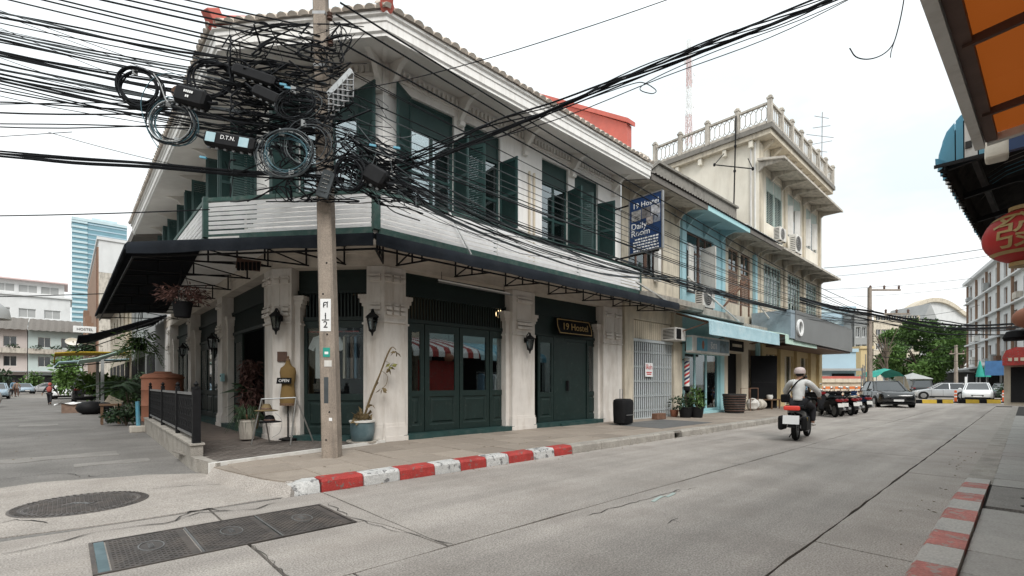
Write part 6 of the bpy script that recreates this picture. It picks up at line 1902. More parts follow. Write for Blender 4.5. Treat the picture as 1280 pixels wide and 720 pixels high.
b = G()
for (u, v, n) in ((494, 440, 5), (487, 460, 4), (478, 486, 4), (463, 505, 4)):
    for _ in range(n): leafquad(b, onD(u, v, d0) + rvec() * .03, rvec() + Vector((0, 0, -1)), rvec(), .14, .07)
for _ in range(34): leafquad(b, c + Vector((PR_.uniform(-.16, .14), PR_.uniform(-.14, .14), .43 + PR_.uniform(0, .13))), rvec() + Vector((0, 0, .2)), rvec(), .2, .09)
b.obj('dry_leaf', mt['leaf_dry'], t)
b = G()
for _ in range(6): leafquad(b, onD(488, 457, d0) + rvec() * .05, rvec(), rvec(), .13, .08)
b.obj('leaf', M('leaf_yellow', (.22, .21, .06), .7, .3, 5), t)
# dress form with an open sign, trestle and hats
c = onZ(360, 549, .2)
dd = c.x * D1[1] + c.y * D1[0]
df = thing('dress_form', 'mustard dress form wearing a black open sign outside the hostel', 'mannequin', c)
ztop = onD(357, 447, dd).z; zb = onD(357, 505, dd).z; hh = ztop - zb
k = Vector((0, 0, 1))
prof = [(0, .155, .115), (.12, .165, .12), (.30, .145, .10), (.48, .125, .092), (.64, .150, .11), (.78, .165, .12), (.88, .15, .09), (.94, .08, .055), (1.0, .048, .045), (1.06, .042, .04)]
secs = []
for f, a, q in prof:
    z = zb + hh * .88 * f
    secs.append([c.to_2d().to_3d() + Vector((0, 0, z)) + hx * (a * math.cos(2 * math.pi * i / 18)) + fx_ * (q * math.sin(2 * math.pi * i / 18)) for i in range(18)])
G().loft(secs).obj('torso', M('mustard', (.19, .12, .042), .9, .2, 6, .2, 40, dirt=(.12, .07, .03), damt=.4, dsc=6), df, smooth=True)
zc = zb + hh * .88 * 1.06
G().lathe([(.042, 0), (.045, .02), (.02, .05), (.028, .075), (.012, .1)], (c.x, c.y, zc), 12).obj('neck_cap', mt['wood'], df, smooth=True)
G().lathe([(.158, -.02), (.16, .03)], (c.x, c.y, zb - .01), 18).obj('waist_band', mt['wood'], df)
G().tube([(c.x, c.y, .22), (c.x, c.y, zb)], .016, 8).lathe([(.0, 0), (.18, .0), (.17, .02), (.02, .05)], (c.x, c.y, .2), 14).obj('stand', mt['iron'], df)
p = c.to_2d().to_3d() + fx_ * .135 + Vector((0, 0, onD(356, 476, dd).z)) - hx * .02
os_ = thing('open_sign', 'small black OPEN sign hung across the dress form', 'sign', p)
T = face_mat(p, hx, Vector((0, 0, 1)) + hx * .12)
G().box(-.15, .15, -.062, .062, -.012, 0).obj('board', mt['black'], os_, xf=T)
put_text('open', 'lettering', T @ Matrix.Translation((0, 0, .003)), os_)
tr = thing('trestle', 'thin steel trestle with folding legs on the terrace', 'trestle', onZ(345, 555, .2))
pA, pB = onZ(314, 556, .2), onZ(363, 556, .2); da = pA.x * D1[1] + pA.y * D1[0]
tA, tB = onD(327, 499, da), onD(370, 497, da)
bk_ = -fx_ * .45
G().tube([pA, tA], .014, 6).tube([pB, tB], .014, 6).tube([pA + bk_ + hx * .12, tA], .014, 6).tube([pB + bk_ + hx * .25, tB], .014, 6).obj('leg', mt['steel'], tr)
G().tube([tA, tB], .014, 6).obj('cross_bar', mt['steel'], tr)
for k_, (u, v, m, lbl) in enumerate(((333, 513, 'leaf_dry', 'brown straw hat hung on the trestle'), (337, 527, 'black', 'black felt hat hung under the straw hat'))):
    cc = onD(u, v, da + .12)
    h_ = thing('hat', lbl, 'hat', cc)
    G().lathe([(.20, -.012), (.21, 0), (.10, .02), (.085, .08), (.06, .12), (0, .13)], cc, 18).obj('crown', mt[m], h_, smooth=True)
    G().lathe([(.10, .022), (.104, .03), (.092, .05)], cc, 18).obj('ribbon', mt['brown'], h_)
G().tube(smooth([onD(344, 516, da + .1), onD(352, 525, da + .1), onD(350, 540, da + .1), onD(340, 547, da + .1)], 4), .004, 4).obj('string', mt['iron_grey'], tr)
# pots on the terrace
c = onZ(309, 549, .2)
t = thing('potted_grass', 'white ribbed pot with trailing grassy leaves on the terrace', 'potted plant', c)
pot(t, c, .17, .40, 'concrete_old')
b = G()
for _ in range(90):
    a = PR_.uniform(0, 6.28); r = PR_.uniform(.1, .36); p0 = c + Vector((.08 * math.cos(a), .08 * math.sin(a), .42)); tip = p0 + Vector((r * math.cos(a), r * math.sin(a), PR_.uniform(-.3, .28))); mid = p0.lerp(tip, .5) + Vector((0, 0, .18))
    b.tube([p0, mid, tip], [.007, .006, .002], 3)
b.obj('blade', mt['leaf_dark'], t)
c = onZ(303, 541, .2) - fx_ * .35
t = thing('potted_shrub', 'dark red shaggy dried shrub in a terracotta pot by the hostel column', 'potted plant', c)
pot(t, c, .2, .42, 'terracotta')
b = G()
for _ in range(620):
    z = PR_.uniform(.45, 1.75); w_ = .24 * (1 - .25 * abs(z - .9))
    v = rvec(); leafquad(b, c + Vector((v.x * w_, v.y * w_, z)), rvec() + Vector((0, 0, -.9)), rvec(), .2, .045)
b.obj('foliage', mt['leaf_red'], t)
G().tube([c + Vector((0, 0, .3)), c + Vector((.02, 0, 1.0)), c + Vector((0, .03, 1.7))], .03, 6).obj('stem', mt['bark'], t)
b = G()
for d_ in ((-1, .1, .15), (-.9, -.3, -.05), (-.5, .3, .5), (-.7, -.1, .4)):
    v = hx * d_[0] + fx_ * d_[1] + Vector((0, 0, d_[2])); p0 = c + Vector((0, 0, .95))
    mid = p0 + v * .35; tip = p0 + v * .72 + Vector((0, 0, -.14)); s = v.cross(Vector((0, 0, 1))).normalized() * .12 + Vector((0, 0, .04))
    b.add([p0, mid + s, tip, mid - s, mid + Vector((0, 0, .05))], [(0, 1, 4), (1, 2, 4), (2, 3, 4), (3, 0, 4)])
b.obj('leaf', mt['leaf_dark'], t)
# hanging baskets
def hanger(label, u, v, d, r, h, m, leafm, n, droop, spread, top=3.6, L=.2, w=.05):
    c = onD(u, v, d)
    t = thing('hanging_plant', label, 'hanging plant', c)
    pot(t, c, r, h, m)
    b = G()
    for k_ in range(3):
        a = k_ * 2.09; b.tube([c + Vector((r * math.cos(a), r * math.sin(a), h)), Vector((c.x, c.y, top))], .006, 4)
    b.obj('wire', mt['iron'], t)
    b = G()
    for _ in range(n):
        a = PR_.uniform(0, 6.28); q = r * .3 + spread * PR_.random(); z = h + PR_.uniform(-droop, spread * .8)
        leafquad(b, c + Vector((q * math.cos(a), q * math.sin(a), z)), Vector((math.cos(a), math.sin(a), PR_.uniform(-.9, .6))) + rvec() * .6, rvec(), L, w)
    b.obj('foliage', mt[leafm], t)
    return t
hanger('hanging pot of reddish brown leaves under the canopy corner', 228, 397, 9.3, .17, .30, 'black', 'leaf_red', 520, .0, .36, 3.7, .12, .025)
t = hanger('pale green trailing fern hung under the shaded canopy', 174, 438, 15.5, .2, .22, 'black', 'leaf', 200, .3, .5, 3.7)
c = onD(174, 432, 15.5); b = G()
for k_ in range(44):
    a = PR_.uniform(0, 6.28); L = PR_.uniform(.4, .75)
    frond(b, c + Vector((0, 0, .25)), (math.cos(a), math.sin(a), PR_.uniform(-.2, .5)), L, PR_.uniform(.5, 1.0), 10, .16, .04)
b.obj('frond', mt['leaf'], t)
# iron fence on the low terrace wall
fe = thing('iron_fence', 'black iron fence panels on the low terrace wall', 'fence', (wx(9.1), 9.1, .4))
ys_ = [9.12, 11.2, 13.6, 16.5]
for i, y in enumerate(ys_):
    x = wx(y) + .085; w_ = .055 if i == 0 else .035
    G().box(x - w_, x + w_, y - w_, y + w_, .40, 1.27).lathe([(w_ * 1.2, 1.27), (w_ * 1.2, 1.30), (.02, 1.31), (.04, 1.35), (.0, 1.40)], (x, y, 0), 8).obj('post', mt['iron'], fe)
for i in range(3):
    a, c = Vector((wx(ys_[i]) + .085, ys_[i] + .05)), Vector((wx(ys_[i + 1]) + .085, ys_[i + 1] - .05))
    G().bar((*a, 1.19), (*c, 1.19), .035, .045).obj('top_rail', mt['iron_grey'], fe)
    G().bar((*a, .50), (*c, .50), .035, .04).obj('bottom_rail', mt['iron_grey'], fe)
    b = G(); L = (c - a).length; n = int(L / .11); d = (c - a) / L
    for k_ in range(1, n):
        p = a + d * (L * k_ / n); b.bar((*p, .5), (*p, 1.18), .014)
    m_ = max(3, int(L / .28))
    for k_ in range(m_):
        p = a + d * (L * (k_ + .5) / m_)
        for zc_ in (.68, .88, 1.05):
            pts = [(*(p + d * (.10 * math.cos(q * .524) * (.4 + q * .055))), zc_ + .09 * math.sin(q * .524) * (.4 + q * .055)) for q in range(12)]
            b.tube(pts, .010, 4)
    stuff(b.obj('scroll_bar', mt['iron'], fe))
    G().box(-L / 2, L / 2, -.004, .004, .54, 1.15).obj('mesh_panel', mt['black'], fe, xf=Matrix.Translation((*((a + c) / 2), 0)) @ Matrix.Rotation(math.atan2(d.y, d.x), 4, 'Z'))
# brown water tank
c = Vector((2.30, 19.0, .15))
t = thing('water_tank', 'large terracotta coloured round water tank behind the iron fence', 'tank', c)
G().lathe([(.52, 0), (.56, .04), (.56, .5), (.575, .52), (.56, .54), (.56, 1.0), (.575, 1.02), (.56, 1.04), (.56, 1.42), (.52, 1.50), (.25, 1.56), (.22, 1.60), (0, 1.6)], c, 28).obj('shell', mt['terracotta'], t, smooth=True)
G().lathe([(.565, 1.36), (.59, 1.38), (.59, 1.42), (.565, 1.44)], c, 28).obj('rim_band', mt['terracotta'], t)
c = onZ(173, 540, 0)
t = thing('turquoise_post', 'short turquoise post in a concrete foot at the terrace end', 'post', c)
G().tube([c + Vector((0, 0, .1)), c + Vector((-.02, 0, .86))], .05, 8).obj('pipe', mt['blue_sheet'], t)
G().box(c.x - .2, c.x + .2, c.y - .16, c.y + .16, -.01, .18).obj('foot', mt['concrete_old'], t, bevel=.03)
# leafy planting past the terrace
def bush(name, label, c, rx, ry, rz, n, L, w, m, cat='plant', stem=True):
    t = thing(name, label, cat, c)
    b = G(); c = Vector(c)
    for k_ in range(6):
        q = c + Vector((PR_.uniform(-.5, .5) * rx, PR_.uniform(-.5, .5) * ry, rz * PR_.uniform(.7, 1.5)))
        clump(b, q, rx * .62, ry * .62, rz * .6, n // 6, L, w, .15, .35)
    b.obj('foliage', mt[m], t)
    if stem:
        s = G()
        for k_ in range(4): s.tube([c, c + Vector((PR_.uniform(-.3, .3) * rx, PR_.uniform(-.3, .3) * ry, rz * 1.1))], .02, 5)
        s.obj('stem', mt['bark'], t)
    return t
c = onZ(160, 524, 0)
t = thing('papaya_plant', 'young papaya-like plant with broad drooping leaves beside the brown tank', 'plant', c)
b = G(); top = c + Vector((-.1, 0, 1.35))
G().tube([c, c + Vector((0, 0, .7)), top], [.05, .04, .03], 6).obj('stem', mt['bark'], t)
for k_ in range(22):
    a = PR_.uniform(0, 6.28); frond(b, top + Vector((0, 0, PR_.uniform(-.3, .1))), (math.cos(a), math.sin(a), PR_.uniform(-.1, .35)), PR_.uniform(.6, 1.1), PR_.uniform(.2, .5), 12, .32, .10)
b.obj('frond', mt['leaf_dark'], t)
bush('leafy_shrub', 'low dark leafy shrub at the foot of the papaya plant', onZ(158, 532, 0), .75, .7, .34, 700, .16, .07, 'leaf_dark')
bush('leafy_shrub', 'dark green shrub against the shaded wall beyond the terrace', onZ(165, 512, 0) + Vector((.8, 1.5, 0)), .9, .9, 1.0, 800, .25, .1, 'leaf_dark')
bush('leafy_shrub', 'bright green shrub in front of the far row at the street side', Vector((2.2, 45, 0)), 1.9, 1.6, 1.15, 1500, .35, .18, 'leaf_light')
bush('leafy_shrub', 'dull green shrub before the shaded houses past the pickup', Vector((2.6, 37, 0)), 1.0, 1.3, .9, 700, .3, .12, 'leaf')
c = onZ(138, 530, 0)
t = thing('wooden_stool', 'weathered wooden stand beside the street-side shrubs', 'stool', c)
G().box(c.x - .28, c.x + .28, c.y - .24, c.y + .24, .62, .68).obj('top', mt['wood'], t)
for sx in (-.22, .22):
    for sy in (-.18, .18): G().box(c.x + sx - .03, c.x + sx + .03, c.y + sy - .03, c.y + sy + .03, 0, .62).obj('leg', mt['wood'], t)
G().box(c.x - .22, c.x + .22, c.y - .015, c.y + .015, .2, .25).obj('stretcher', mt['wood'], t)
c = onZ(138, 528, 0)
tag(G().lathe([(.10, 0), (.15, .05), (.16, .3), (.12, .38), (.05, .42)], c + Vector((0, .05, .0)), 14).obj('glass_jar', mt['car_glass'], None, smooth=True), 'dark glass jar under the wooden stand', 'jar')
c = onZ(95, 516, 0)
t = thing('crate', 'wooden crate under a pale folded sheet at the street edge', 'crate', c)
G().box(c.x - .5, c.x + .45, c.y, c.y + .7, 0, .42).obj('box', mt['brown_pale'], t)
secs = [[(c.x - .75 + k_ * .22, c.y - .08 + j * .3, .44 + .06 * math.sin(k_ * 1.7 + j) + (.0 if 0 < k_ else -.08)) for j in range(4)] for k_ in range(7)]
G().loft(secs, cap=False, close=False).obj('sheet', mt['white'], t, smooth=True)
c = onZ(113, 518, 0)
t = thing('rubbish_bag', 'dark rubbish bags piled beside the crate', 'bag', c)
G().ell(c + Vector((0, .2, .28)), .5, .4, .32, 10, 6).ell(c + Vector((.5, .5, .25)), .35, .3, .28, 10, 6).obj('bag', mt['plastic'], t, smooth=True)
tag(G().box(-.3, .3, -.02, .02, 0, .5).obj('cardboard', mt['cream'], None, xf=Matrix.Translation(c + Vector((.7, .9, .25))) @ Matrix.Rotation(.5, 4, 'Y')), 'torn cardboard sheet leaning over the rubbish bags', 'cardboard')
# bin by the gate
c = onZ(779, 531, KT)
t = thing('trolley_bag', 'black soft trolley bag with a raised handle before the folding gate', 'bag', c)
b = G(); secs = []
for f, r in ((0, .24), (.03, .27), (.3, .28), (.6, .285), (.68, .27), (.72, .2)):
    secs.append([(c.x + r * math.copysign(abs(math.cos(2 * math.pi * i / 20)) ** .6, math.cos(2 * math.pi * i / 20)), c.y + r * .85 * math.copysign(abs(math.sin(2 * math.pi * i / 20)) ** .6, math.sin(2 * math.pi * i / 20)), KT + .04 + f) for i in range(20)])
b.loft(secs).obj('body', mt['plastic'], t, smooth=True)
G().tube([(c.x - .09, c.y + .05, .85), (c.x - .09, c.y + .05, 1.2), (c.x + .03, c.y + .05, 1.2), (c.x + .03, c.y + .05, .85)], .012, 6).obj('handle', mt['iron_grey'], t)
G().box(c.x - .2, c.x + .2, c.y - .255, c.y - .235, .45, .47).obj('zip', mt['iron_grey'], t)
for sx in (-.18, .18): G().tube([(c.x + sx - .02, c.y, KT + .03), (c.x + sx + .02, c.y, KT + .03)], .035, 10).obj('wheel', mt['tyre'], t)
# pots before the barber shop
for k_, (u, v, r, lbl, n) in enumerate(((857, 522, .24, 'left black pot of leafy plants before the barber shop', 260), (871, 522, .24, 'right black pot of taller plants before the barber shop', 420))):
    c = onZ(u, v, KT)
    t = thing('potted_plant', lbl, 'potted plant', c)
    pot(t, c, r, .38, 'plastic')
    b = G(); clump(b, c + Vector((0, 0, .55 + .15 * k_)), .30, .28, .28 + .12 * k_, int(n * .6), .17, .055, .0, .2); b.obj('foliage', mt['leaf_dark' if k_ == 0 else 'leaf'], t)
    s = G()
    for q in range(4): s.tube([c + Vector((0, 0, .3)), c + Vector((PR_.uniform(-.2, .2), PR_.uniform(-.2, .2), .85))], .012, 4)
    s.obj('stem', mt['bark'], t)
c = onZ(843, 521, KT)
t = thing('potted_plant', 'small brown clay pot with a sparse plant by the blue pilaster', 'potted plant', c)
pot(t, c, .15, .25, 'terracotta'); b = G(); clump(b, c + Vector((0, 0, .5)), .2, .2, .25, 60, .16, .05); b.obj('foliage', mt['leaf_dark'], t)
c = onZ(824, 524, KT); tag(G().box(c.x - .28, c.x + .28, c.y - .1, c.y + .12, KT, KT + .2).obj('planter', mt['rust'], None, bevel=.01), 'low rusty trough at the foot of the folding gate', 'planter')
c = onZ(918, 516, KT)
t = thing('wicker_bin', 'tall dark wicker bin on the pavement before the dark door', 'bin', c)
G().lathe([(.36, 0), (.42, .3), (.44, .7), (.46, .72), (.46, .78), (.4, .78), (.38, .7)], c, 18).obj('body', mt['rib_dark'], t, smooth=True)
b = G()
for k_ in range(7): b.lathe([(.40 + k_ * .008, .08 + k_ * .1), (.425 + k_ * .008, .10 + k_ * .1), (.40 + k_ * .008, .12 + k_ * .1)], c, 18)
b.obj('weave_band', mt['brown'], t)
t = thing('folding_cart', 'rusty folding cart frame beside the wicker bin', 'cart', onZ(935, 513, KT))
c = onZ(937, 513, KT)
b = G()
for sx in (-.45, .45):
    b.tube([c + Vector((sx, -.2, 0)), c + Vector((sx, -.2, 1.0)), c + Vector((sx, .2, 1.0)), c + Vector((sx, .2, 0))], .02, 5)
b.tube([c + Vector((-.45, -.2, 1.0)), c + Vector((.45, -.2, 1.0))], .02, 5).tube([c + Vector((-.45, -.2, .5)), c + Vector((.45, -.2, .5))], .02, 5).obj('frame', mt['rust'], t)
for k_, (u, v, s, m, lbl) in enumerate(((941, 513, .34, 'white_old', 'pale plastic sack on the pavement right of the wicker bin'), (950, 512, .3, 'concrete_old', 'grey sack slumped on the pavement by the black door leaf'))):
    c = onZ(u, v, KT)
    b = G().ell(c + Vector((0, 0, s * .8)), s, s * .8, s * .85, 12, 7)
    for i in range(len(b.v)):
        x, y, z = b.v[i]; b.v[i] = (x + .04 * math.sin(z * 20), y + .04 * math.sin(x * 15), max(KT, z))
    tag(b.obj('sack', mt[m], None, smooth=True), lbl, 'sack')
c = onZ(964, 511, KT)
t = thing('low_table', 'low dark table with oddments at the end of the shop pavement', 'table', c)
G().box(c.x - .55, c.x + .55, c.y - .25, c.y + .25, .58, .63).obj('top', mt['wood'], t)
for sx in (-.5, .5):
    for sy in (-.2, .2): G().box(c.x + sx - .025, c.x + sx + .025, c.y + sy - .025, c.y + sy + .025, KT, .58).obj('leg', mt['wood'], t)
tag(G().lathe([(.12, 0), (.15, .12), (.13, .2)], (c.x - .2, c.y, .63), 12).obj('basin', mt['white_old'], None, smooth=True), 'small pale basin on the low dark table', 'basin')
# tee-shirt on a red hanger in the chamfer window
T = F_C @ Matrix.Translation((.74, .335, 2.42))
ts = thing('tee_shirt', 'white tee-shirt with a dark mark hanging in the shop window', 'shirt', T @ Vector((.2, 0, -.5)))
o2 = [(-.10, 0), (-.30, -.06), (-.42, -.30), (-.30, -.36), (-.25, -.26), (-.25, -.95), (.25, -.95), (.25, -.26), (.30, -.36), (.42, -.30), (.30, -.06), (.10, 0), (.05, -.05), (-.05, -.05)]
G().ext([(x + .28, 0, z) for x, z in o2], (0, .05, 0)).obj('cloth', mt['white'], ts, xf=T)
put_text('shirt_mark', 'print', T @ face_mat((.28, -.006, -.28), (1, 0, 0)), ts)
tag(G().tube([T @ Vector((-.18, .02, .06)), T @ Vector((1.0, .02, .06))], .018, 6).obj('clothes_rod', mt['kerb_red'], None), 'red rod carrying the tee-shirt in the shop window', 'rod')
for k_ in range(5):
    x = .66 + k_ * .085
    tag(G().ext([(x, -.02, -.95), (x, -.02, -.06), (x, .12, 0), (x, .2, 0), (x, .3, -.06), (x, .3, -.95)], (.05, 0, 0)).obj('garment', mt[('cream', 'cable_grey', 'brown_pale', 'cloth_blue', 'trouser')[k_]], None, xf=T), ('cream', 'grey', 'brown', 'pale blue', 'black')[k_] + ' garment on the rod right of the tee-shirt', 'garment')
# warm lamps glimmering behind the transom bars
for k_, (u, v, F, lbl) in enumerate(((627, 393, 9.75, 'warm lamp glowing behind the transom bars of the double doors'), (447, 376, 0, 'warm lamp glowing behind the transom bars of the shop window'), (395, 363, 0, 'tiny warm bulb left of the pole behind the shop window transom'))):
    c = onY(u, v, F) if F else onD(u, v, 11.0)
    t = thing('pendant_lamp', lbl, 'lamp', c)
    r = (.12, .12, .035)[k_]
    G().ell(c, r * 1.8, r * .8, r, 10, 6).obj('bulb', M('bulb_glow', (1, .72, .38), emit=2), t)
    G().tube([c + Vector((0, 0, r)), c + Vector((0, 0, .6))], .006, 4).obj('cord', mt['iron'], t)
# strip of sockets and cable clips hung under the canopy
p = onD(310, 332, 9.4)
t = thing('clip_rack', 'dark rack of cable clips hung under the canopy edge', 'rack', p)
G().bar(onD(296, 329, 9.4), onD(325, 333, 9.4), .05, .2).obj('box', mt['brown'], t)
for k_ in range(6): G().bar(onD(298 + k_ * 5, 338, 9.38), onD(298 + k_ * 5, 328, 9.38), .05, .05).obj('clip', mt['iron'], t)
# ================================================================ people
def skinned(name, J, E, root, m, parent, sub=1):
    keys = list(J); me = bpy.data.meshes.new(name)
    me.from_pydata([J[k][0] for k in keys], [(keys.index(a), keys.index(b)) for a, b in E], [])
    me.materials.append(mt[m] if isinstance(m, str) else m)
    o = link(name, me, parent)
    o.modifiers.new('skin', 'SKIN')
    if not me.skin_vertices: me.skin_vertices.new() if hasattr(me.skin_vertices, 'new') else None
    sv = me.skin_vertices[0].data
    for i, k in enumerate(keys):
        r = J[k][1]; sv[i].radius = r if isinstance(r, tuple) else (r, r); sv[i].use_root = (k == root)
    o.modifiers['skin'].use_smooth_shade = True
    s = o.modifiers.new('sub', 'SUBSURF'); s.levels = sub; s.render_levels = sub
    return o
def person(label, loc, yaw, J, shirt='shirt_grey', trouser='trouser', hat=None, hair='hair', sleeves=True, cat='person', scale=1.0, shoes='black', group=None):
    """J: joints; the figure faces +x"""
    t = thing('person', label, cat, loc, group, rotz=yaw)
    if scale != 1: t.scale = (scale,) * 3
    V = {k: Vector(v) for k, v in J.items()}
    R_ = dict(pelvis=(.125, .11), waist=(.115, .10), chest=(.145, .11), collar=(.085, .075), neck=.052, head=.088, crown=.062)
    B = {k: (V[k], R_[k]) for k in R_}
    E = [('pelvis', 'waist'), ('waist', 'chest'), ('chest', 'collar'), ('collar', 'neck'), ('neck', 'head'), ('head', 'crown')]
    for s in 'LR':
        for k, r in (('shoulder', .058), ('elbow', .043), ('wrist', .030), ('palm', (.034, .02)), ('hip', .088), ('knee', .06), ('ankle', .04), ('toe', .03)):
            B[k + s] = (V[k + s], r)
        E += [('collar', 'shoulder' + s), ('shoulder' + s, 'elbow' + s), ('elbow' + s, 'wrist' + s), ('wrist' + s, 'palm' + s), ('pelvis', 'hip' + s), ('hip' + s, 'knee' + s), ('knee' + s, 'ankle' + s), ('ankle' + s, 'toe' + s)]
        d = (V['palm' + s] - V['wrist' + s]).normalized(); sd = d.cross(Vector((0, 0, 1)))
        sd = sd.normalized() if sd.length > .1 else Vector((1, 0, 0)); dn = d.cross(sd).normalized()
        if dn.z > 0: dn = -dn
        for q, (o, l) in enumerate(((-.03, .060), (-.010, .070), (.010, .066), (.03, .050))):
            a = V['palm' + s] + d * .03 + sd * o
            B[f'f{q}a{s}'] = (a, .009); B[f'f{q}b{s}'] = (a + d * l * .6 + dn * .012, .008); B[f'f{q}c{s}'] = (a + d * l * .8 + dn * l * .6, .007)
            E += [('palm' + s, f'f{q}a{s}'), (f'f{q}a{s}', f'f{q}b{s}'), (f'f{q}b{s}', f'f{q}c{s}')]
        a = V['wrist' + s].lerp(V['palm' + s], .5) + sd * -.035
        B['t1' + s] = (a, .010); B['t2' + s] = (a + d * .05 + dn * .03 - sd * .01, .008)
        E += [('palm' + s, 't1' + s), ('t1' + s, 't2' + s)]
    body = skinned('body', B, E, 'pelvis', 'skin', t)
    g = {k: (V[k], (R_[k][0] + .026, R_[k][1] + .026)) for k in ('pelvis', 'waist', 'chest', 'collar')}
    g['collar'] = (V['collar'], (.10, .085))
    Eg = [('pelvis', 'waist'), ('waist', 'chest'), ('chest', 'collar')]
    for s in 'LR':
        g['shoulder' + s] = (V['shoulder' + s], .082); g['elbow' + s] = (V['elbow' + s], .068)
        Eg += [('collar', 'shoulder' + s), ('shoulder' + s, 'elbow' + s)]
        if sleeves: g['wrist' + s] = (V['elbow' + s].lerp(V['wrist' + s], .85), .052); Eg.append(('elbow' + s, 'wrist' + s))
    skinned('shirt', g, Eg, 'waist', shirt, t)
    g = {'pelvis': (V['pelvis'] + Vector((0, 0, .02)), (.138, .125))}; Eg = []
    for s in 'LR':
        g['hip' + s] = (V['hip' + s], .112); g['knee' + s] = (V['knee' + s], .085); g['ankle' + s] = (V['knee' + s].lerp(V['ankle' + s], .93), .062)
        Eg += [('pelvis', 'hip' + s), ('hip' + s, 'knee' + s), ('knee' + s, 'ankle' + s)]
    skinned('trousers', g, Eg, 'pelvis', trouser, t)
    for s in 'LR':
        a, c = V['ankle' + s], V['toe' + s]; d = (c - a); d.z = 0; d.normalize()
        skinned('shoe', {'a': (a + Vector((0, 0, -.02)) - d * .05, .042), 'b': (a.lerp(c, .5) + Vector((0, 0, -.01)), .045), 'c': (c + d * .04, .036)}, [('a', 'b'), ('b', 'c')], 'b', shoes, t)
    h = V['head'].lerp(V['crown'], .4); f = Vector((1, 0, 0))
    G().ell(h + Vector((-.016, 0, .035)), .108, .092, .115, 14, 8).obj('hair', mt[hair], t, smooth=True)
    G().ell(h + Vector((.095, 0, -.035)), .022, .015, .028, 8, 5).obj('nose', mt['skin'], t, smooth=True)
    for sy in (-1, 1):
        G().ell(h + Vector((.078, sy * .034, -.005)), .014, .016, .010, 8, 5).obj('eye', mt['black'], t)
        G().ell(h + Vector((0, sy * .090, -.03)), .022, .010, .034, 8, 5).obj('ear', mt['skin'], t, smooth=True)
    G().ell(h + Vector((.080, 0, -.08)), .012, .028, .007, 8, 4).obj('mouth', mt['cloth_pink'], t)
    if hat:
        G().lathe([(.122, -.02), (.128, .02), (.122, .07), (.095, .115), (.05, .135), (0, .14)], h + Vector((-.012, 0, .035)), 18).obj('cap', mt[hat], t, smooth=True)
        G().ell(h + Vector((.12, 0, .02)), .07, .085, .012, 12, 4).obj('cap_peak', mt[hat], t, smooth=True)
    return t
def standing(stride=.0, arm=.12, lean=0.0, bend=0.0):
    J = dict(pelvis=(0, 0, .95), waist=(lean * .3, 0, 1.12), chest=(lean * .7, 0, 1.32), collar=(lean, 0, 1.45), neck=(lean + .01, 0, 1.51), head=(lean + .03, 0, 1.60), crown=(lean + .03, 0, 1.69))
    for s, y in (('L', 1), ('R', -1)):
        k = stride * y
        J['shoulder' + s] = (lean, y * .18, 1.43); J['elbow' + s] = (lean - k * .35 - .03, y * (.22 + arm * .3), 1.15); J['wrist' + s] = (lean - k * .6 + .06, y * (.22 + arm * .6), .92); J['palm' + s] = (lean - k * .65 + .08, y * (.22 + arm * .65), .84)
        J['hip' + s] = (0, y * .09, .90); J['knee' + s] = (k * .45 + .03, y * .095, .50); J['ankle' + s] = (k * .9, y * .10, .09 + (.05 if k < 0 else 0)); J['toe' + s] = (k * .9 + .13, y * .115, .03 + (.0 if k >= 0 else .02))
    return J
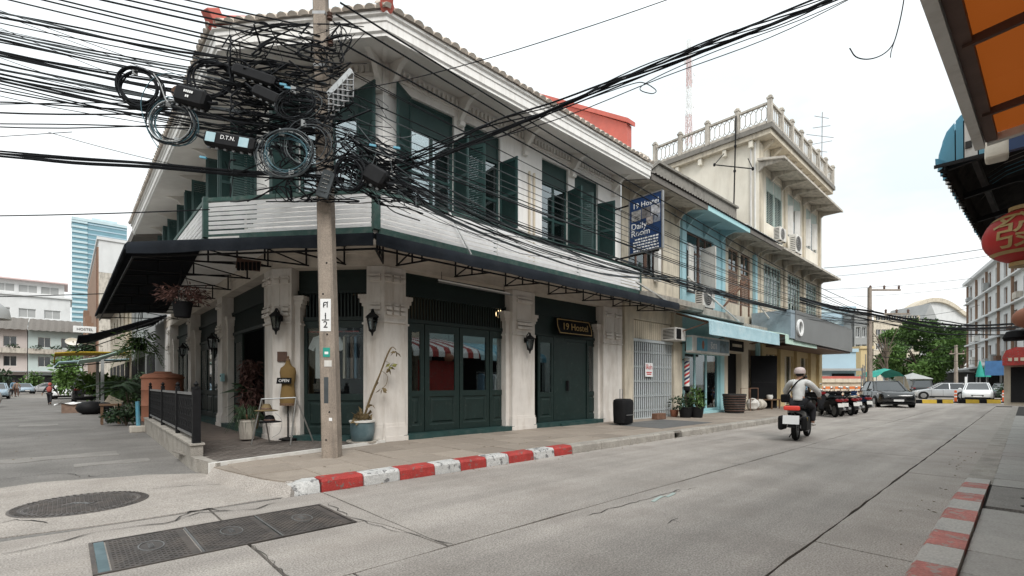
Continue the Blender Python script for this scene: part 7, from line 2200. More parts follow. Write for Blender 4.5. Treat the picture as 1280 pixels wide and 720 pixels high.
# ================================================================ scooters
def scooter(label, loc, yaw, paint, group=None, seat='plastic', box=None, rearlamp='paint_red'):
    t = thing('motorcycle', label, 'motorcycle', loc, group, rotz=yaw)
    for x in (-.62, .64):
        n = 20; b = G(); secs = []
        w = []
        for k in range(n):
            a = 2 * math.pi * k / n
            secs.append([(x + r * math.cos(a), y, .275 + r * math.sin(a)) for r, y in ((.275, -.02), (.275, .02), (.25, .052), (.20, .045), (.20, -.045), (.25, -.052))])
        secs.append(secs[0])
        wh = b.loft(secs, cap=False).obj('wheel', mt['tyre'], t, smooth=True)
        r = G().lathe([(.205, -.03), (.205, .03), (.185, .03), (.185, -.03)], (0, 0, 0), 18).xf(Matrix.Translation((x, 0, .275)) @ Matrix.Rotation(rad(90), 4, 'X'))
        for k in range(5):
            a = 2 * math.pi * k / 5; r.bar((x, 0, .275), (x + .19 * math.cos(a), 0, .275 + .19 * math.sin(a)), .025, .035, (0, 1, 0))
        r.obj('rim', mt['iron_grey'], wh)
    def sect(x, z, w, h, q=.5):
        return [(x, w * a, z + h * c) for a, c in ((-1, -q), (-.6, -1), (.6, -1), (1, -q), (1, q), (.55, 1), (-.55, 1), (-1, q))]
    G().loft([sect(-1.0, .72, .05, .05), sect(-.9, .70, .12, .09), sect(-.55, .62, .17, .15), sect(-.15, .52, .17, .17), sect(.05, .42, .13, .10)]).obj('tail_body', mt['plastic' if paint == 'paint_red' else paint], t, smooth=True)
    G().loft([sect(-.05, .30, .15, .06), sect(.2, .27, .16, .05), sect(.40, .30, .14, .07)]).obj('footboard', mt['plastic'], t, smooth=True)
    G().loft([sect(.36, .30, .12, .08), sect(.42, .50, .19, .12), sect(.45, .72, .20, .10), sect(.46, .88, .10, .06)]).obj('leg_shield', mt['plastic' if paint == 'paint_red' else paint], t, smooth=True)
    G().loft([sect(-.88, .80, .10, .03), sect(-.6, .80, .14, .045), sect(-.25, .77, .14, .045), sect(.0, .72, .09, .03)]).obj('seat', mt[seat], t, smooth=True)
    G().bar((.50, .07, .72), (.64, .07, .27), .035).bar((.50, -.07, .72), (.64, -.07, .27), .035).obj('fork', mt['steel'], t)
    b = G(); secs = []
    for k in range(9):
        a = rad(10 + 125 * k / 8); secs.append([(.64 + .31 * math.cos(a), y, .275 + .31 * math.sin(a) + dz) for y, dz in ((-.06, 0), (.06, 0), (.06, .012), (-.06, .012))])
    b.loft(secs).obj('front_fender', mt[paint], t, smooth=True)
    G().tube([(.40, -.34, .98), (.44, -.16, 1.0), (.46, 0, .95), (.44, .16, 1.0), (.40, .34, .98)], .016, 7).obj('handlebar', mt['plastic'], t)
    G().loft([sect(.40, .97, .12, .05), sect(.50, .95, .14, .07), sect(.56, .92, .09, .05)]).obj('headlamp_cowl', mt[paint], t, smooth=True)
    G().ell((.555, 0, .92), .03, .08, .045, 10, 6).obj('headlight', mt['lamp_white'], t, smooth=True)
    for y in (-.26, .26):
        m_ = G().tube([(.42, y, .99), (.38, y * 1.2, 1.16)], .008, 5).obj('mirror', mt['iron'], t)
        G().ell((.36, y * 1.28, 1.19), .015, .065, .045, 10, 6).obj('mirror_glass', mt['steel'], m_, smooth=True)
    G().loft([sect(-1.03, .68, .10, .045), sect(-.97, .70, .15, .06)]).obj('tail_light', mt[rearlamp], t, smooth=True)
    G().bar((-.98, 0, .60), (-1.10, 0, .34), .16, .02).obj('rear_fender', mt['plastic'], t)
    G().add([(-1.075, -.11, .58), (-1.075, .11, .58), (-1.12, .11, .43), (-1.12, -.11, .43)], [(0, 1, 2, 3)]).obj('number_plate', mt['white_old'], t)
    G().tube([(-.1, -.16, .26), (-.5, -.19, .27), (-.95, -.20, .36)], [.03, .05, .055], 8).obj('exhaust', mt['iron_grey'], t)
    G().box(-.40, .0, -.10, .10, .20, .42).obj('engine', mt['iron'], t, bevel=.03)
    G().bar((-.62, .12, .30), (-.45, .14, .62), .035).bar((-.62, -.12, .30), (-.45, -.14, .62), .035).obj('shock_absorber', mt['iron_grey'], t)
    G().bar((-.20, .10, .26), (-.15, .24, .02), .02).obj('side_stand', mt['iron'], t)
    G().tube([(-1.02, -.12, .78), (-.85, -.16, .84), (-.6, -.16, .83)], .012, 5).tube([(-1.02, .12, .78), (-.85, .16, .84), (-.6, .16, .83)], .012, 5).tube([(-1.02, -.12, .78), (-1.02, .12, .78)], .012, 5).obj('grab_rail', mt['iron'], t)
    if box: G().box(-.98, -.62, -.2, .2, .86, 1.2).obj('top_box', mt[box], t, bevel=.04)
    return t
# the rider, seen from behind
mp_ = Vector((13.42, 3.82, 0)); my = rad(5)
mc = scooter('dark scooter being ridden away down the street with a glowing red tail lamp', mp_, my, 'paint_dark')
for ch in list(mc.children):
    if ch.name.split('.')[0] == 'tail_light': bpy.data.objects.remove(ch)
G().box(-1.07, -1.0, -.17, .17, .735, .84).obj('tail_light', mt['lamp_red'], mc, bevel=.03)
G().add([(-1.10, -.17, .62), (-1.10, .17, .62), (-1.14, .17, .42), (-1.14, -.17, .42)], [(0, 1, 2, 3)]).obj('number_plate', mt['white'], mc)
G().box(-1.04, -.6, -.30, -.18, .26, .60).obj('side_case', mt['plastic'], mc, bevel=.05)
G().box(-1.04, -.6, .18, .30, .26, .60).obj('side_case', mt['plastic'], mc, bevel=.05)
G().box(-.95, -.93, -.30, -.24, .50, .58).obj('reflector', mt['barrier_yellow'], mc)
J = dict(pelvis=(-.38, 0, .93), waist=(-.36, 0, 1.07), chest=(-.30, 0, 1.27), collar=(-.25, 0, 1.41), neck=(-.22, 0, 1.47), head=(-.19, 0, 1.555), crown=(-.185, 0, 1.645))
for s, y in (('L', 1), ('R', -1)):
    J['shoulder' + s] = (-.25, y * .20, 1.38); J['elbow' + s] = (-.02, y * .36, 1.16); J['wrist' + s] = (.30, y * .33, 1.03); J['palm' + s] = (.37, y * .32, 1.01)
    J['hip' + s] = (-.34, y * .11, .90); J['knee' + s] = (.14, y * .22, .78); J['ankle' + s] = (.10, y * .22, .38); J['toe' + s] = (.25, y * .24, .345)
rd = person('scooter rider in a loose grey shirt and pale cap with a black shoulder strap', mp_, my, J, 'shirt_grey', 'trouser', 'helmet', shoes='white_old')
b = G()
sp = [(-.13, -.20, 1.10), (-.19, -.17, 1.32), (-.27, -.09, 1.475), (-.37, .02, 1.40), (-.455, .12, 1.24), (-.47, .20, 1.10), (-.40, .27, 1.0)]
b.tube(smooth(sp, 4), .018, 6).obj('bag_strap', mt['black'], rd)
G().box(-.58, -.38, .16, .34, .90, 1.10).obj('shoulder_bag', mt['black'], rd, bevel=.03)
# parked scooters along the kerb
PG = 'scooters parked along the kerb'
pk = [(1026, 521, 38, 'paint_red', 'black scooter with red fenders, nearest in the parked row'), (1037, 520, 30, 'paint_dark', 'black scooter beside the red fendered one in the parked row'), (1047, 519, 36, 'plastic', 'all black scooter just before the pale seated one'), (1056, 517.5, 28, 'paint_dark', 'black scooter with a pale seat in the middle of the row'), (1066, 516, 34, 'paint_navy', 'navy blue scooter at the right end of the parked row'), (1010, 513, 50, 'plastic', 'black scooter standing on the pavement behind the parked row'), (1030, 510.5, 60, 'paint_white', 'white fronted scooter on the pavement behind the navy one')]
for u, v, a, pt, lb_ in pk:
    z = KT if v < 515 else 0
    p = onZ(u, v, z)
    scooter(lb_, (p.x + .55, p.y + .25 - (.35 if z == 0 else 0), z), rad(a), pt, PG, seat='cream_old' if 'pale' in lb_ else 'plastic')
p = onZ(1011, 516, KT)
jj = standing(0, .05)
person('person in a pale shirt sitting astride by the parked scooters', (26.6, 7.4, KT), rad(200), standing(0, .2), 'cloth_blue', 'trouser', scale=.92)
# ================================================================ cars
def car(label, loc, yaw, paint, kind='sedan', L=4.5, Wd=1.78, H=1.46, cat='car', group=None, plate=True, lower=None, name='parked_car', tail=False):
    t = thing(name, label, cat, loc, group, rotz=yaw)
    h = Wd / 2
    belt = H * (.62 if kind in ('sedan', 'hatch') else .60 if kind == 'suv' else .56)
    hood = {'sedan': .62, 'hatch': .62, 'suv': .64, 'van': .66, 'pickup': .62}[kind] * H
    xs = L / 2
    def ring(x, w, zb, zt, ws=None):
        ws = ws or w * .93
        return [(x, -ws * .96, zb), (x, -w, zb + .12), (x, -w * 1.0, (zb + zt) * .52), (x, -w * .965, zt - .06), (x, -w * .88, zt), (x, w * .88, zt), (x, w * .965, zt - .06), (x, w, (zb + zt) * .52), (x, w, zb + .12), (x, ws * .96, zb)]
    rear_h = {'sedan': .66, 'hatch': .62, 'suv': .62, 'van': .58, 'pickup': .62}[kind] * H
    st = [(-xs, h * .80, .34, rear_h - .16), (-xs + .10, h * .93, .24, rear_h - .02), (-xs + .5, h * .99, .20, rear_h), (-xs * .3, h, .20, belt), (xs * .25, h, .20, belt), (xs * .48, h * .99, .20, hood + .01), (xs - .35, h * .96, .20, hood - .10), (xs - .08, h * .86, .24, hood - .19), (xs, h * .74, .30, hood - .30)]
    G().loft([ring(*s) for s in st]).obj('body', mt[paint], t, smooth=True)
    # greenhouse
    if kind == 'sedan': g = (-xs * .80, -xs * .42, xs * .10, xs * .50)
    elif kind == 'hatch': g = (-xs * .95, -xs * .70, xs * .10, xs * .48)
    elif kind == 'suv': g = (-xs * .96, -xs * .66, xs * .05, xs * .46)
    elif kind == 'van': g = (-xs * .97, -xs * .93, xs * .30, xs * .66)
    else: g = (-xs * .18, -xs * .10, xs * .22, xs * .48)
    wb, wr = h * .90, h * .70
    def gl(x, z, w): return (x, -w, z), (x, w, z)
    zb, zr = belt - .03, H - .05
    def cab(f): # cross-section at fraction f of height
        x0 = g[0] + (g[1] - g[0]) * f; x1 = g[3] + (g[2] - g[3]) * f; w = wb + (wr - wb) * f; z = zb + (zr - zb) * f
        return [(x0, -w * .9, z), (x0 + .12, -w, z), (x1 - .22, -w, z), (x1, -w * .86, z), (x1 + .04 * (1 - f), 0, z), (x1, w * .86, z), (x1 - .22, w, z), (x0 + .12, w, z), (x0, w * .9, z)]
    G().loft([cab(0), cab(.5), cab(1)]).obj('glazing', mt['car_glass'], t, smooth=rad(25))
    r0 = cab(1.0); cx = (g[1] + g[2]) / 2
    def sc(q, s, z): return [(cx + (x - cx) * s, y * s, z) for x, y, _ in q]
    G().loft([sc(r0, 1.03, zr - .02), sc(r0, 1.02, zr + .02), sc(r0, .8, H)]).obj('roof', mt[paint], t, smooth=True)
    b = G()
    A, Z = cab(.02), cab(1.0)
    for k in (1, 2, 6, 7, 0, 8, 3, 5): b.bar(A[k], Z[k], .055, .07)
    for f in ((.52,) if kind != 'pickup' else ()):
        for sgn in (-1, 1):
            xm = g[0] + (g[3] - g[0]) * .50; b.bar((xm, sgn * wb, zb), (xm * .92, sgn * (wr + .005), zr), .07, .05)
    b.obj('pillar', mt[paint if kind != 'suv' else 'paint_dark'], t)
    wx_ = (-xs * .60, xs * .62); wrad = .32 if kind in ('sedan', 'hatch') else .35
    for x in wx_:
        for sgn in (-1, 1):
            G().lathe([(wrad + .05, -.02), (wrad + .05, .02)], (0, 0, 0), 22).xf(Matrix.Translation((x, sgn * (h - .015), wrad)) @ Matrix.Rotation(rad(90), 4, 'X')).obj('wheel_arch', mt['plastic'], t)
            w = G().lathe([(wrad * .5, -.1), (wrad * .92, -.1), (wrad, -.07), (wrad, .07), (wrad * .92, .1), (wrad * .5, .1)], (0, 0, 0), 22).xf(Matrix.Translation((x, sgn * (h - .09), wrad)) @ Matrix.Rotation(rad(90), 4, 'X')).obj('wheel', mt['tyre'], t, smooth=True)
            r = G().lathe([(wrad * .66, -.012), (wrad * .66, .012), (wrad * .2, .02), (.0, .02)], (0, 0, 0), 16).xf(Matrix.Translation((x, sgn * (h + .012), wrad)) @ Matrix.Rotation(rad(90 * -sgn), 4, 'X'))
            r.obj('rim', mt['iron_grey'], w)
    fz = hood - .30
    b = G().ext([(xs - .02, -h * .42, fz - .02), (xs + .03, -h * .36, fz - .18), (xs + .03, h * .36, fz - .18), (xs - .02, h * .42, fz - .02)], (-.12, 0, .0))
    b.obj('grille', mt['plastic'], t)
    for sgn in (-1, 1):
        G().loft([[(xs - .02, sgn * h * .46, fz + .05), (xs - .02, sgn * h * .46, fz - .06), (xs - .02, sgn * h * .50, fz - .04)], [(xs - .10, sgn * h * .70, fz + .10), (xs - .04, sgn * h * .72, fz - .04), (xs - .06, sgn * h * .74, fz - .02)], [(xs - .42, sgn * h * .95, fz + .17), (xs - .38, sgn * h * .965, fz + .06), (xs - .40, sgn * h * .955, fz + .10)]]).obj('headlight', mt['lamp_white'], t)
        G().box(-xs - .01, -xs + .10, min(sgn * h * .5, sgn * h * .86), max(sgn * h * .5, sgn * h * .86), rear_h - .22, rear_h - .08).obj('tail_light', mt['paint_red'], t, bevel=.02)
        m_ = G().ell((g[3] - .22, sgn * (h + .10), belt + .06), .07, .11, .07, 10, 6).obj('mirror', mt[paint], t, smooth=True)
    G().loft([ring(xs - .30, h * .95, .16, .34), ring(xs - .02, h * .84, .18, .36), ring(xs + .035, h * .66, .22, .34)]).obj('bumper', mt[lower or 'plastic'], t, smooth=True)
    G().loft([ring(-xs - .03, h * .78, .26, .40), ring(-xs + .2, h * .95, .20, .40)]).obj('rear_bumper', mt[lower or 'plastic'], t, smooth=True)
    for sgn in (-1, 1):
        G().box(-xs * .42, xs * .42, min(sgn * h * .95, sgn * h * 1.005), max(sgn * h * .95, sgn * h * 1.005), .16, .27).obj('sill', mt[lower or 'plastic'], t)
        b = G()
        for x in (-xs * .38, -.02 * xs, xs * .36): b.box(x - .006, x + .006, min(sgn * h * .99, sgn * (h + .002)), max(sgn * h * .99, sgn * (h + .002)), .3, belt - .08)
        b.obj('door_gap', mt['black'], t)
    if plate:
        G().box(xs + .035, xs + .05, -.24, .24, .36, .47).obj('number_plate', mt['white'], t)
        G().box(-xs - .05, -xs - .015, -.24, .24, .5, .61).obj('number_plate', mt['white'], t)
    if kind == 'pickup':
        G().box(-xs + .12, -xs * .22, -h * .85, h * .85, rear_h - .01, rear_h + .012).obj('load_bed', mt['plastic'], t)
    return t
p1 = onZ(1104, 508, 0)
car('dark grey car with a pale bonnet turning out of the junction', (36.6, 5.85, 0), rad(180 + 24), 'paint_dark', 'hatch', 4.5, 1.84, 1.55, name='turning_car')
def at_px(u, v): p = onZ(u, v, 0); return (p.x, p.y, 0)
p = at_px(1220, 502); car('white sedan parked facing the street beyond the yellow kerb', (p[0] + 1.5, p[1], 0), rad(180 + 3), 'paint_white', 'sedan', 4.5, 1.78, 1.46)
p = at_px(1152, 497); car('dark red-lit utility car with its back to the street by the grey parasol', (p[0] + 1.5, p[1], 0), rad(2), 'paint_dark', 'suv', 4.4, 1.8, 1.75)
p = at_px(1176, 499); car('silver hatchback parked sideways behind the yellow kerb', (p[0] + .5, p[1], 0), rad(100), 'paint_silver', 'hatch', 4.1, 1.7, 1.45)
p = at_px(1180, 492); car('white van standing before the low white sheds', (p[0] + 3, p[1], 0), rad(182), 'paint_white', 'van', 5.0, 1.85, 2.0, cat='van', name='parked_van')
p = at_px(1247, 501); car('dark car half hidden right of the white sedan', (p[0] + 5, p[1] - .3, 0), rad(180), 'paint_dark', 'sedan', 4.5, 1.78, 1.44)
# side street
p = at_px(83, 499); car('silver white sedan facing the camera halfway down the side street', (p[0], p[1] + 2.2, 0), rad(-94), 'paint_white', 'sedan', 4.4, 1.74, 1.45)
p = at_px(108, 504); car('black covered pickup with red tail lamps parked by the shaded houses', (p[0] + .2, p[1] + 2.0, 0), rad(88), 'paint_dark', 'suv', 4.8, 1.8, 1.8)
p = at_px(57, 491); car('silver estate parked across the end of the side street', (p[0], p[1], 0), rad(185), 'paint_silver', 'hatch', 4.7, 1.8, 1.55)
p = at_px(27, 492); car('grey saloon behind the two people at the street end', (p[0] + .2, p[1] + 2, 0), rad(-80), 'paint_blue', 'sedan', 4.4, 1.74, 1.45)
p = at_px(-2, 499); car('pale blue sedan at the left picture edge', (p[0] - .3, p[1] + 2.2, 0), rad(-88), 'paint_blue', 'sedan', 4.4, 1.74, 1.45)
p = at_px(-8, 509); tag(G().ell((p[0], p[1], .55), .35, .6, .5, 12, 7).obj('covered_bundle', mt['white_old'], None, smooth=True), 'pale covered bundle at the left picture edge', 'bundle')
p = at_px(62, 506)
per = person('person in dark clothes with a red backpack and head scarf walking up the side street', p, rad(80), standing(.28, .35, .10), 'trouser', 'trouser', scale=.80)
G().ell((-.10, 0, 1.26), .13, .18, .24, 12, 8).obj('backpack', mt['cloth_pink'], per, smooth=True)
G().ell((.12, 0, 1.66), .14, .13, .15, 12, 8).obj('head_scarf', mt['cloth_pink'], per, smooth=True)
p = at_px(17, 496); person('person in dark blue standing at the street end on the left', p, rad(-60), standing(.1, .1), 'cloth_blue', 'trouser', scale=1.0)
p = at_px(21, 496); person('person in brown beside the one in dark blue', p, rad(100), standing(.15, .1), 'brown_pale', 'brown', scale=.95)
# ================================================================ background
BR = random.Random(9)
def grid_block(t, F, w, h, depth, m, rows, cols, x_pad, win_w, win_h, z0, dz, wm='car_glass', fm='white', ledge=None, skip=()):
    """a wall with recessed windows, each pane its own part; F: x along the wall, y into the block"""
    holes = []
    for r in range(rows):
        for c in range(cols):
            if (r, c) in skip: continue
            x = x_pad + (w - 2 * x_pad) * (c + .5) / cols
            holes.append((x - win_w / 2, x + win_w / 2, z0 + dz * r, z0 + dz * r + win_h))
    holed(G(), 0, w, -.1, h, holes, 0, .35).obj('wall', mt[m], t, xf=F)
    G().box(.02, w - .02, .6, depth, -.1, h - .05).obj('core', mt[m], t, xf=F)
    for a, c, d, e in holes:
        wi = G().box(a, c, .25, .30, d, e).obj('window', mt[wm], t, xf=F)
        b = G(); mid = (a + c) / 2; s = .06
        for x in (a + s / 2, mid, c - s / 2): b.box(x - s / 2, x + s / 2, .18, .26, d, e)
        b.box(a, c, .185, .255, d, d + .08).box(a, c, .185, .255, e - .08, e)
        b.obj('window_frame', mt[fm], wi, xf=F)
    if ledge:
        for r in range(rows):
            G().box(-.1, w + .1, -ledge, .05, z0 + dz * r - 1.05, z0 + dz * r - .85).obj('ledge', mt[m], t, xf=F)
def rayframe(u, d):
    p = onD(u, 480, d); return frame(p.x, p.y, math.atan2(p.y, p.x) - rad(90))
# --- end of the side street: three-storey shophouses under one tiled roof
YE = 126.0
for k, (xa, xb, m, lb_) in enumerate(((-26, -16.2, 'far_pink', 'weathered shophouse off the left end of the tiled row'), (-16, -5.2, 'far_pink', 'pinkish weathered shophouse at the left end of the side street'), (-5.1, 2.4, 'far_mint', 'pale mint shophouse at the end of the side street'), (2.5, 11, 'far_pink', 'shophouse at the end of the side street behind the satellite dish'))):
    t = thing('row_house', lb_, 'building', (xa, YE, 0))
    F = frame(xa, YE, 0); w = xb - xa
    grid_block(t, F, w, 11.6, 12, m, 2, 3 if w > 8 else 2, .6, 1.7, 1.9, 4.6, 3.6, 'car_glass', 'white_old', skip=((1, 1),) if w > 8 else ())
    b = G(); secs = []
    n = int(w / .5)
    for y, z in ((-1.4, 11.2), (6, 14.0)): secs.append([(w * i / n, y, z + (.12 if i % 2 else 0)) for i in range(n + 1)])
    b.loft(secs, cap=False, close=False); b.obj('roof', mt['roof_old'], t, xf=F)
    G().box(.05, w - .05, -1.0, .02, 3.55, 3.75).obj('canopy_slab', mt['roof_zinc'], t, xf=F)
    G().box(.3, w - .3, -.05, .3, -.05, 3.0).obj('shopfront', mt['void'], t, xf=F)
    G().box(.05, w - .05, -1.1, -1.0, 7.0, 7.9).obj('balcony_front', mt['concrete_old'], t, xf=F)
    G().box(.05, w - .05, -1.0, .02, 6.95, 7.1).obj('balcony_floor', mt['concrete_old'], t, xf=F)
    for q in range(3): bushx = G(); clump(bushx, (w * (q + .5) / 3, -.8, 8.1), .8, .4, .5, 90, .4, .2); bushx.obj('balcony_plant', mt['leaf_dark'], t, xf=F)
# white apartment block
t = thing('apartment_block', 'long white apartment block stepping up behind the tiled shophouses', 'building', (-36, 146, 0))
F = frame(-36, 146, 0); Wd = 36.8
grid_block(t, F, Wd, 20.2, 14, 'far_white', 2, 9, 1, 2.6, 1.9, 11.6, 4.0, 'far_grey', 'white', .7)
G().box(-.3, Wd + .3, -.4, 14, 20.2, 20.5).obj('roof_edge', mt['far_white'], t, xf=F)
P2 = thing('apartment_penthouse', 'set-back top storey of the white apartment block', 'building', (-36, 148, 20))
F2 = frame(-36, 148, 0, 20.3)
grid_block(P2, F2, Wd - 1, 3.4, 11, 'far_white', 1, 10, .6, 2.9, 1.7, .9, 3, 'far_grey', 'white')
G().box(-.5, Wd - .4, -1.2, 11, 3.4, 3.65).obj('roof', mt['mast_red'], P2, xf=F2)
# blue glass tower
TD = 380
tx0 = onD(90, 480, TD); 
t = thing('glass_tower', 'tall blue glass tower far behind the white apartments', 'building', (tx0.x, tx0.y, 0))
tw, th_, td = 34.0, 132.0, 30
G().box(tx0.x, tx0.x + tw, tx0.y, tx0.y + td, 0, th_).obj('glass_body', mt['tower_glass'], t)
G().box(tx0.x - .05, tx0.x + 9, tx0.y - .5, tx0.y, 0, th_ - 3).obj('side_bay', mt['tower_glass'], t)
for k in range(32):
    z = 6 + k * 4
    G().box(tx0.x - .3, tx0.x + 9.2, tx0.y - 1.1, tx0.y - .5, z, z + 1.6).obj('floor_band', mt['tower_band'], t)
    G().box(tx0.x + 9.2, tx0.x + tw + .2, tx0.y - .35, tx0.y, z, z + .9).obj('floor_band', mt['far_blue'], t)
G().box(tx0.x - .3, tx0.x + tw + .3, tx0.y - .8, tx0.y + td, th_, th_ + 2.2).obj('parapet', mt['tower_band'], t)
G().box(tx0.x + 12, tx0.x + tw - 6, tx0.y + 4, tx0.y + td - 6, th_ + 2.2, th_ + 5).obj('plant_room', mt['tower_band'], t)
# beige slab block between tower and hostel roof
t = thing('slab_block', 'raw beige end wall of a tall block with a white top storey', 'building', (3.3, 86, 0))
G().box(3.3, 22, 86, 128, 0, 16.6).obj('wall', mt['concrete_old'], t)
G().box(3.3, 22, 85.98, 128, 16.6, 21.0).obj('top_storey', mt['far_white'], t)
G().box(3.1, 22.2, 85.8, 128, 21.0, 21.4).obj('parapet', mt['far_white'], t)
G().box(7.6, 9.3, 85.9, 86.0, 17.8, 19.4).obj('window', mt['car_glass'], t)
G().box(3.18, 3.3, 86, 127, 0, 20).obj('brown_flank', mt['far_brown'], t)
for k in range(4): G().box(2.4, 3.2, 90 + k * 9, 94 + k * 9, 5 + 3.6, 5 + 3.8 + k * 2).obj('balcony', mt['far_brown'], t)
for k in range(3): G().bar((3.15, 86.3 + k * .5, 2), (3.15, 86.3 + k * .5, 20), .12).obj('drainpipe', mt['rust'], t)
# houses of the side street beyond the hostel
for k, (y0, y1, m, lb_) in enumerate(((26.2, 41, 'far_grey', 'shaded shophouse beyond the hostel with a black awning'), (41.1, 62, 'cream_old', 'shaded shophouse further down with green and yellow awnings'))):
    t = thing('shaded_house', lb_, 'building', (3.2, y0, 0))
    F = frame(3.25, y1, rad(-90)); w = y1 - y0
    grid_block(t, F, w, 7.9, 10, m, 1, int(w / 3), .5, 1.3, 1.8, 5.1, 3, 'car_glass', 'green')
    for q in range(int(w / 4)): G().box(q * 4 + .4, q * 4 + 3.4, -.03, .2, .1, 2.9).obj('shopfront', mt['void'], t, xf=F)
    G().box(0, w, -1.1, 10, 7.75, 8.15).obj('eave', mt['roof_old'], t, xf=F)
for u, v, d in ((128, 470, 30), (122, 470, 33)):
    p = onD(u, v, d)
    tag(G().box(p.x - .08, p.x + .08, p.y - .08, p.y + .08, 0, 3.2).obj('awning_post', mt['far_grey'], None), ('nearer' if d == 30 else 'farther') + ' grey awning post in front of the shaded houses', 'post')
# unseen row across the side street, added for its shade and the glass reflections
for k, (y0, y1, h, m) in enumerate(((7, 20, 8.5, 'cream_old'), (20.2, 40, 9.5, 'far_grey'), (40.2, 88, 10, 'far_pink'))):
    t = thing('row_house', ('cream', 'grey', 'pinkish')[k] + ' unseen shophouse added across the side street left of the view', 'building', (-10, y0, 0))
    F = frame(-10, y0, rad(90)); grid_block(t, F, y1 - y0, h, 8, m, 1, int((y1 - y0) / 3.2), .6, 1.4, 1.9, 4.9, 3, 'car_glass', 'green')
t = thing('row_house', 'unseen weathered shophouse added far behind the camera on the main street', 'building', (-32, 7, 0))  # this house and the next are unseen, added for the corner glass to mirror
grid_block(t, frame(-26, 6.8, 0), 16, 8.5, 10, 'cream', 1, 5, .6, 1.4, 1.9, 4.9, 3, 'car_glass', 'brown')
t = thing('row_house', 'unseen wide shophouse added to close the main street behind the camera', 'building', (-40, -5, 0))
grid_block(t, frame(-40, -14, rad(90)), 26, 10, 8, 'far_grey', 2, 6, .6, 1.6, 1.9, 4.2, 3, 'car_glass', 'white')
def drape(label, pts, width, m, thick=.05, legs=True):
    """a cloth awning: pts are (x, z) from wall to lip; width along y"""
    y0, y1 = width; t = thing('cloth_awning', label, 'awning', (pts[0][0], y0, pts[0][1])); secs = []
    n = 8
    for i in range(n + 1):
        y = y0 + (y1 - y0) * i / n; s = .06 * math.sin(i * math.pi / 2) ** 2
        secs.append([(x, y, z - s) for x, z in pts] + [(x, y, z - s - thick) for x, z in pts[::-1]])
    G().loft(secs).obj('cloth', mt[m], t, smooth=True)
    for y in (y0 + .05, y1 - .05):
        G().bar((pts[0][0], y, pts[0][1] - .1), (pts[-1][0], y, pts[-1][1] - .08), .04).obj('arm', mt['iron'], t)
    return t
drape('black cloth awning sagging from the shaded house past the hostel', [(3.2, 4.35), (2.2, 3.95), (1.3, 3.55), (.65, 3.30), (.35, 3.25), (.32, 2.85)], (25.2, 29.4), 'canvas_black')
drape('pale green cloth awning below the black one', [(3.2, 3.7), (2.0, 3.1), (1.2, 2.75), (.5, 2.60)], (33.0, 38.5), 'mint_awn')
drape('mustard yellow awning far down the side street', [(3.2, 3.5), (1.5, 3.45), (.3, 3.40), (-.5, 3.30), (-.55, 2.7)], (41, 45), 'tarp_yellow')
drape('grey blue rolled awning under the yellow one', [(3.0, 3.0), (1.0, 2.85), (-.3, 2.7), (-.5, 2.4)], (39.5, 40.8), 'blue_awn')
p = onD(91, 427, 33)
t = thing('satellite_dish', 'round white satellite dish sticking out over the side street', 'satellite dish', p)
secs = []
for r, y in ((.0, .0), (.22, -.03), (.40, -.09), (.41, -.07), (.22, .0), (.0, .03)):
    secs.append([(p.x + max(r, .01) * math.cos(q * math.pi / 10), p.y + y, p.z + max(r, .01) * .62 * math.sin(q * math.pi / 10)) for q in range(20)])
G().loft(secs).obj('dish', mt['white'], t, smooth=True)
G().bar(p, p + Vector((1.6, .8, -.2)), .06).bar(p, p + Vector((0, -.55, 0)), .03).obj('arm', mt['iron_grey'], t)
p = onD(106, 412, 40)
t = thing('hostel_sign', 'white projecting sign with black capitals above the black awning', 'sign', p)
G().box(p.x - .72, p.x + .72, p.y - .08, p.y + .08, p.z - .27, p.z + .27).obj('board', mt['white'], t, bevel=.02)
put_text('far_hostel', 'lettering', face_mat((p.x, p.y - .10, p.z), (1, 0, 0)) @ Matrix.Scale(.52, 4), t)
G().bar((p.x + 1, p.y, p.z), (p.x + 2.3, p.y, p.z), .06).obj('arm', mt['iron'], t)
p = onD(-17, 388, 30)
tag(G().lathe([(1.1, -.5), (1.0, .1), (.6, .5), (0, .65)], p, 16).obj('round_awning', mt['far_grey'], None, smooth=True), 'dark rounded awning end at the left picture edge', 'awning')
bush('leafy_shrub', 'dark shrub standing by the far shophouses at the left edge', Vector((-8.2, 118, 0)), 1.6, 1.4, 2.2, 500, .6, .3, 'leaf_dark')
bush('leafy_shrub', 'green shrub before the mint shophouse at the street end', Vector((-4.6, 118, 0)), 1.8, 1.4, 1.7, 500, .6, .3, 'leaf')
bush('leafy_shrub', 'round tree-like shrub under the mustard yellow awning', Vector((.4, 52, 0)), 1.2, 1.2, 1.9, 800, .4, .2, 'leaf_light')
bush('roof_plant', 'rooftop greenery in front of the end shophouse balcony', Vector((2.5, 92, 5.2)), 3, 2, 1.3, 500, .7, .3, 'leaf_dark', stem=False)
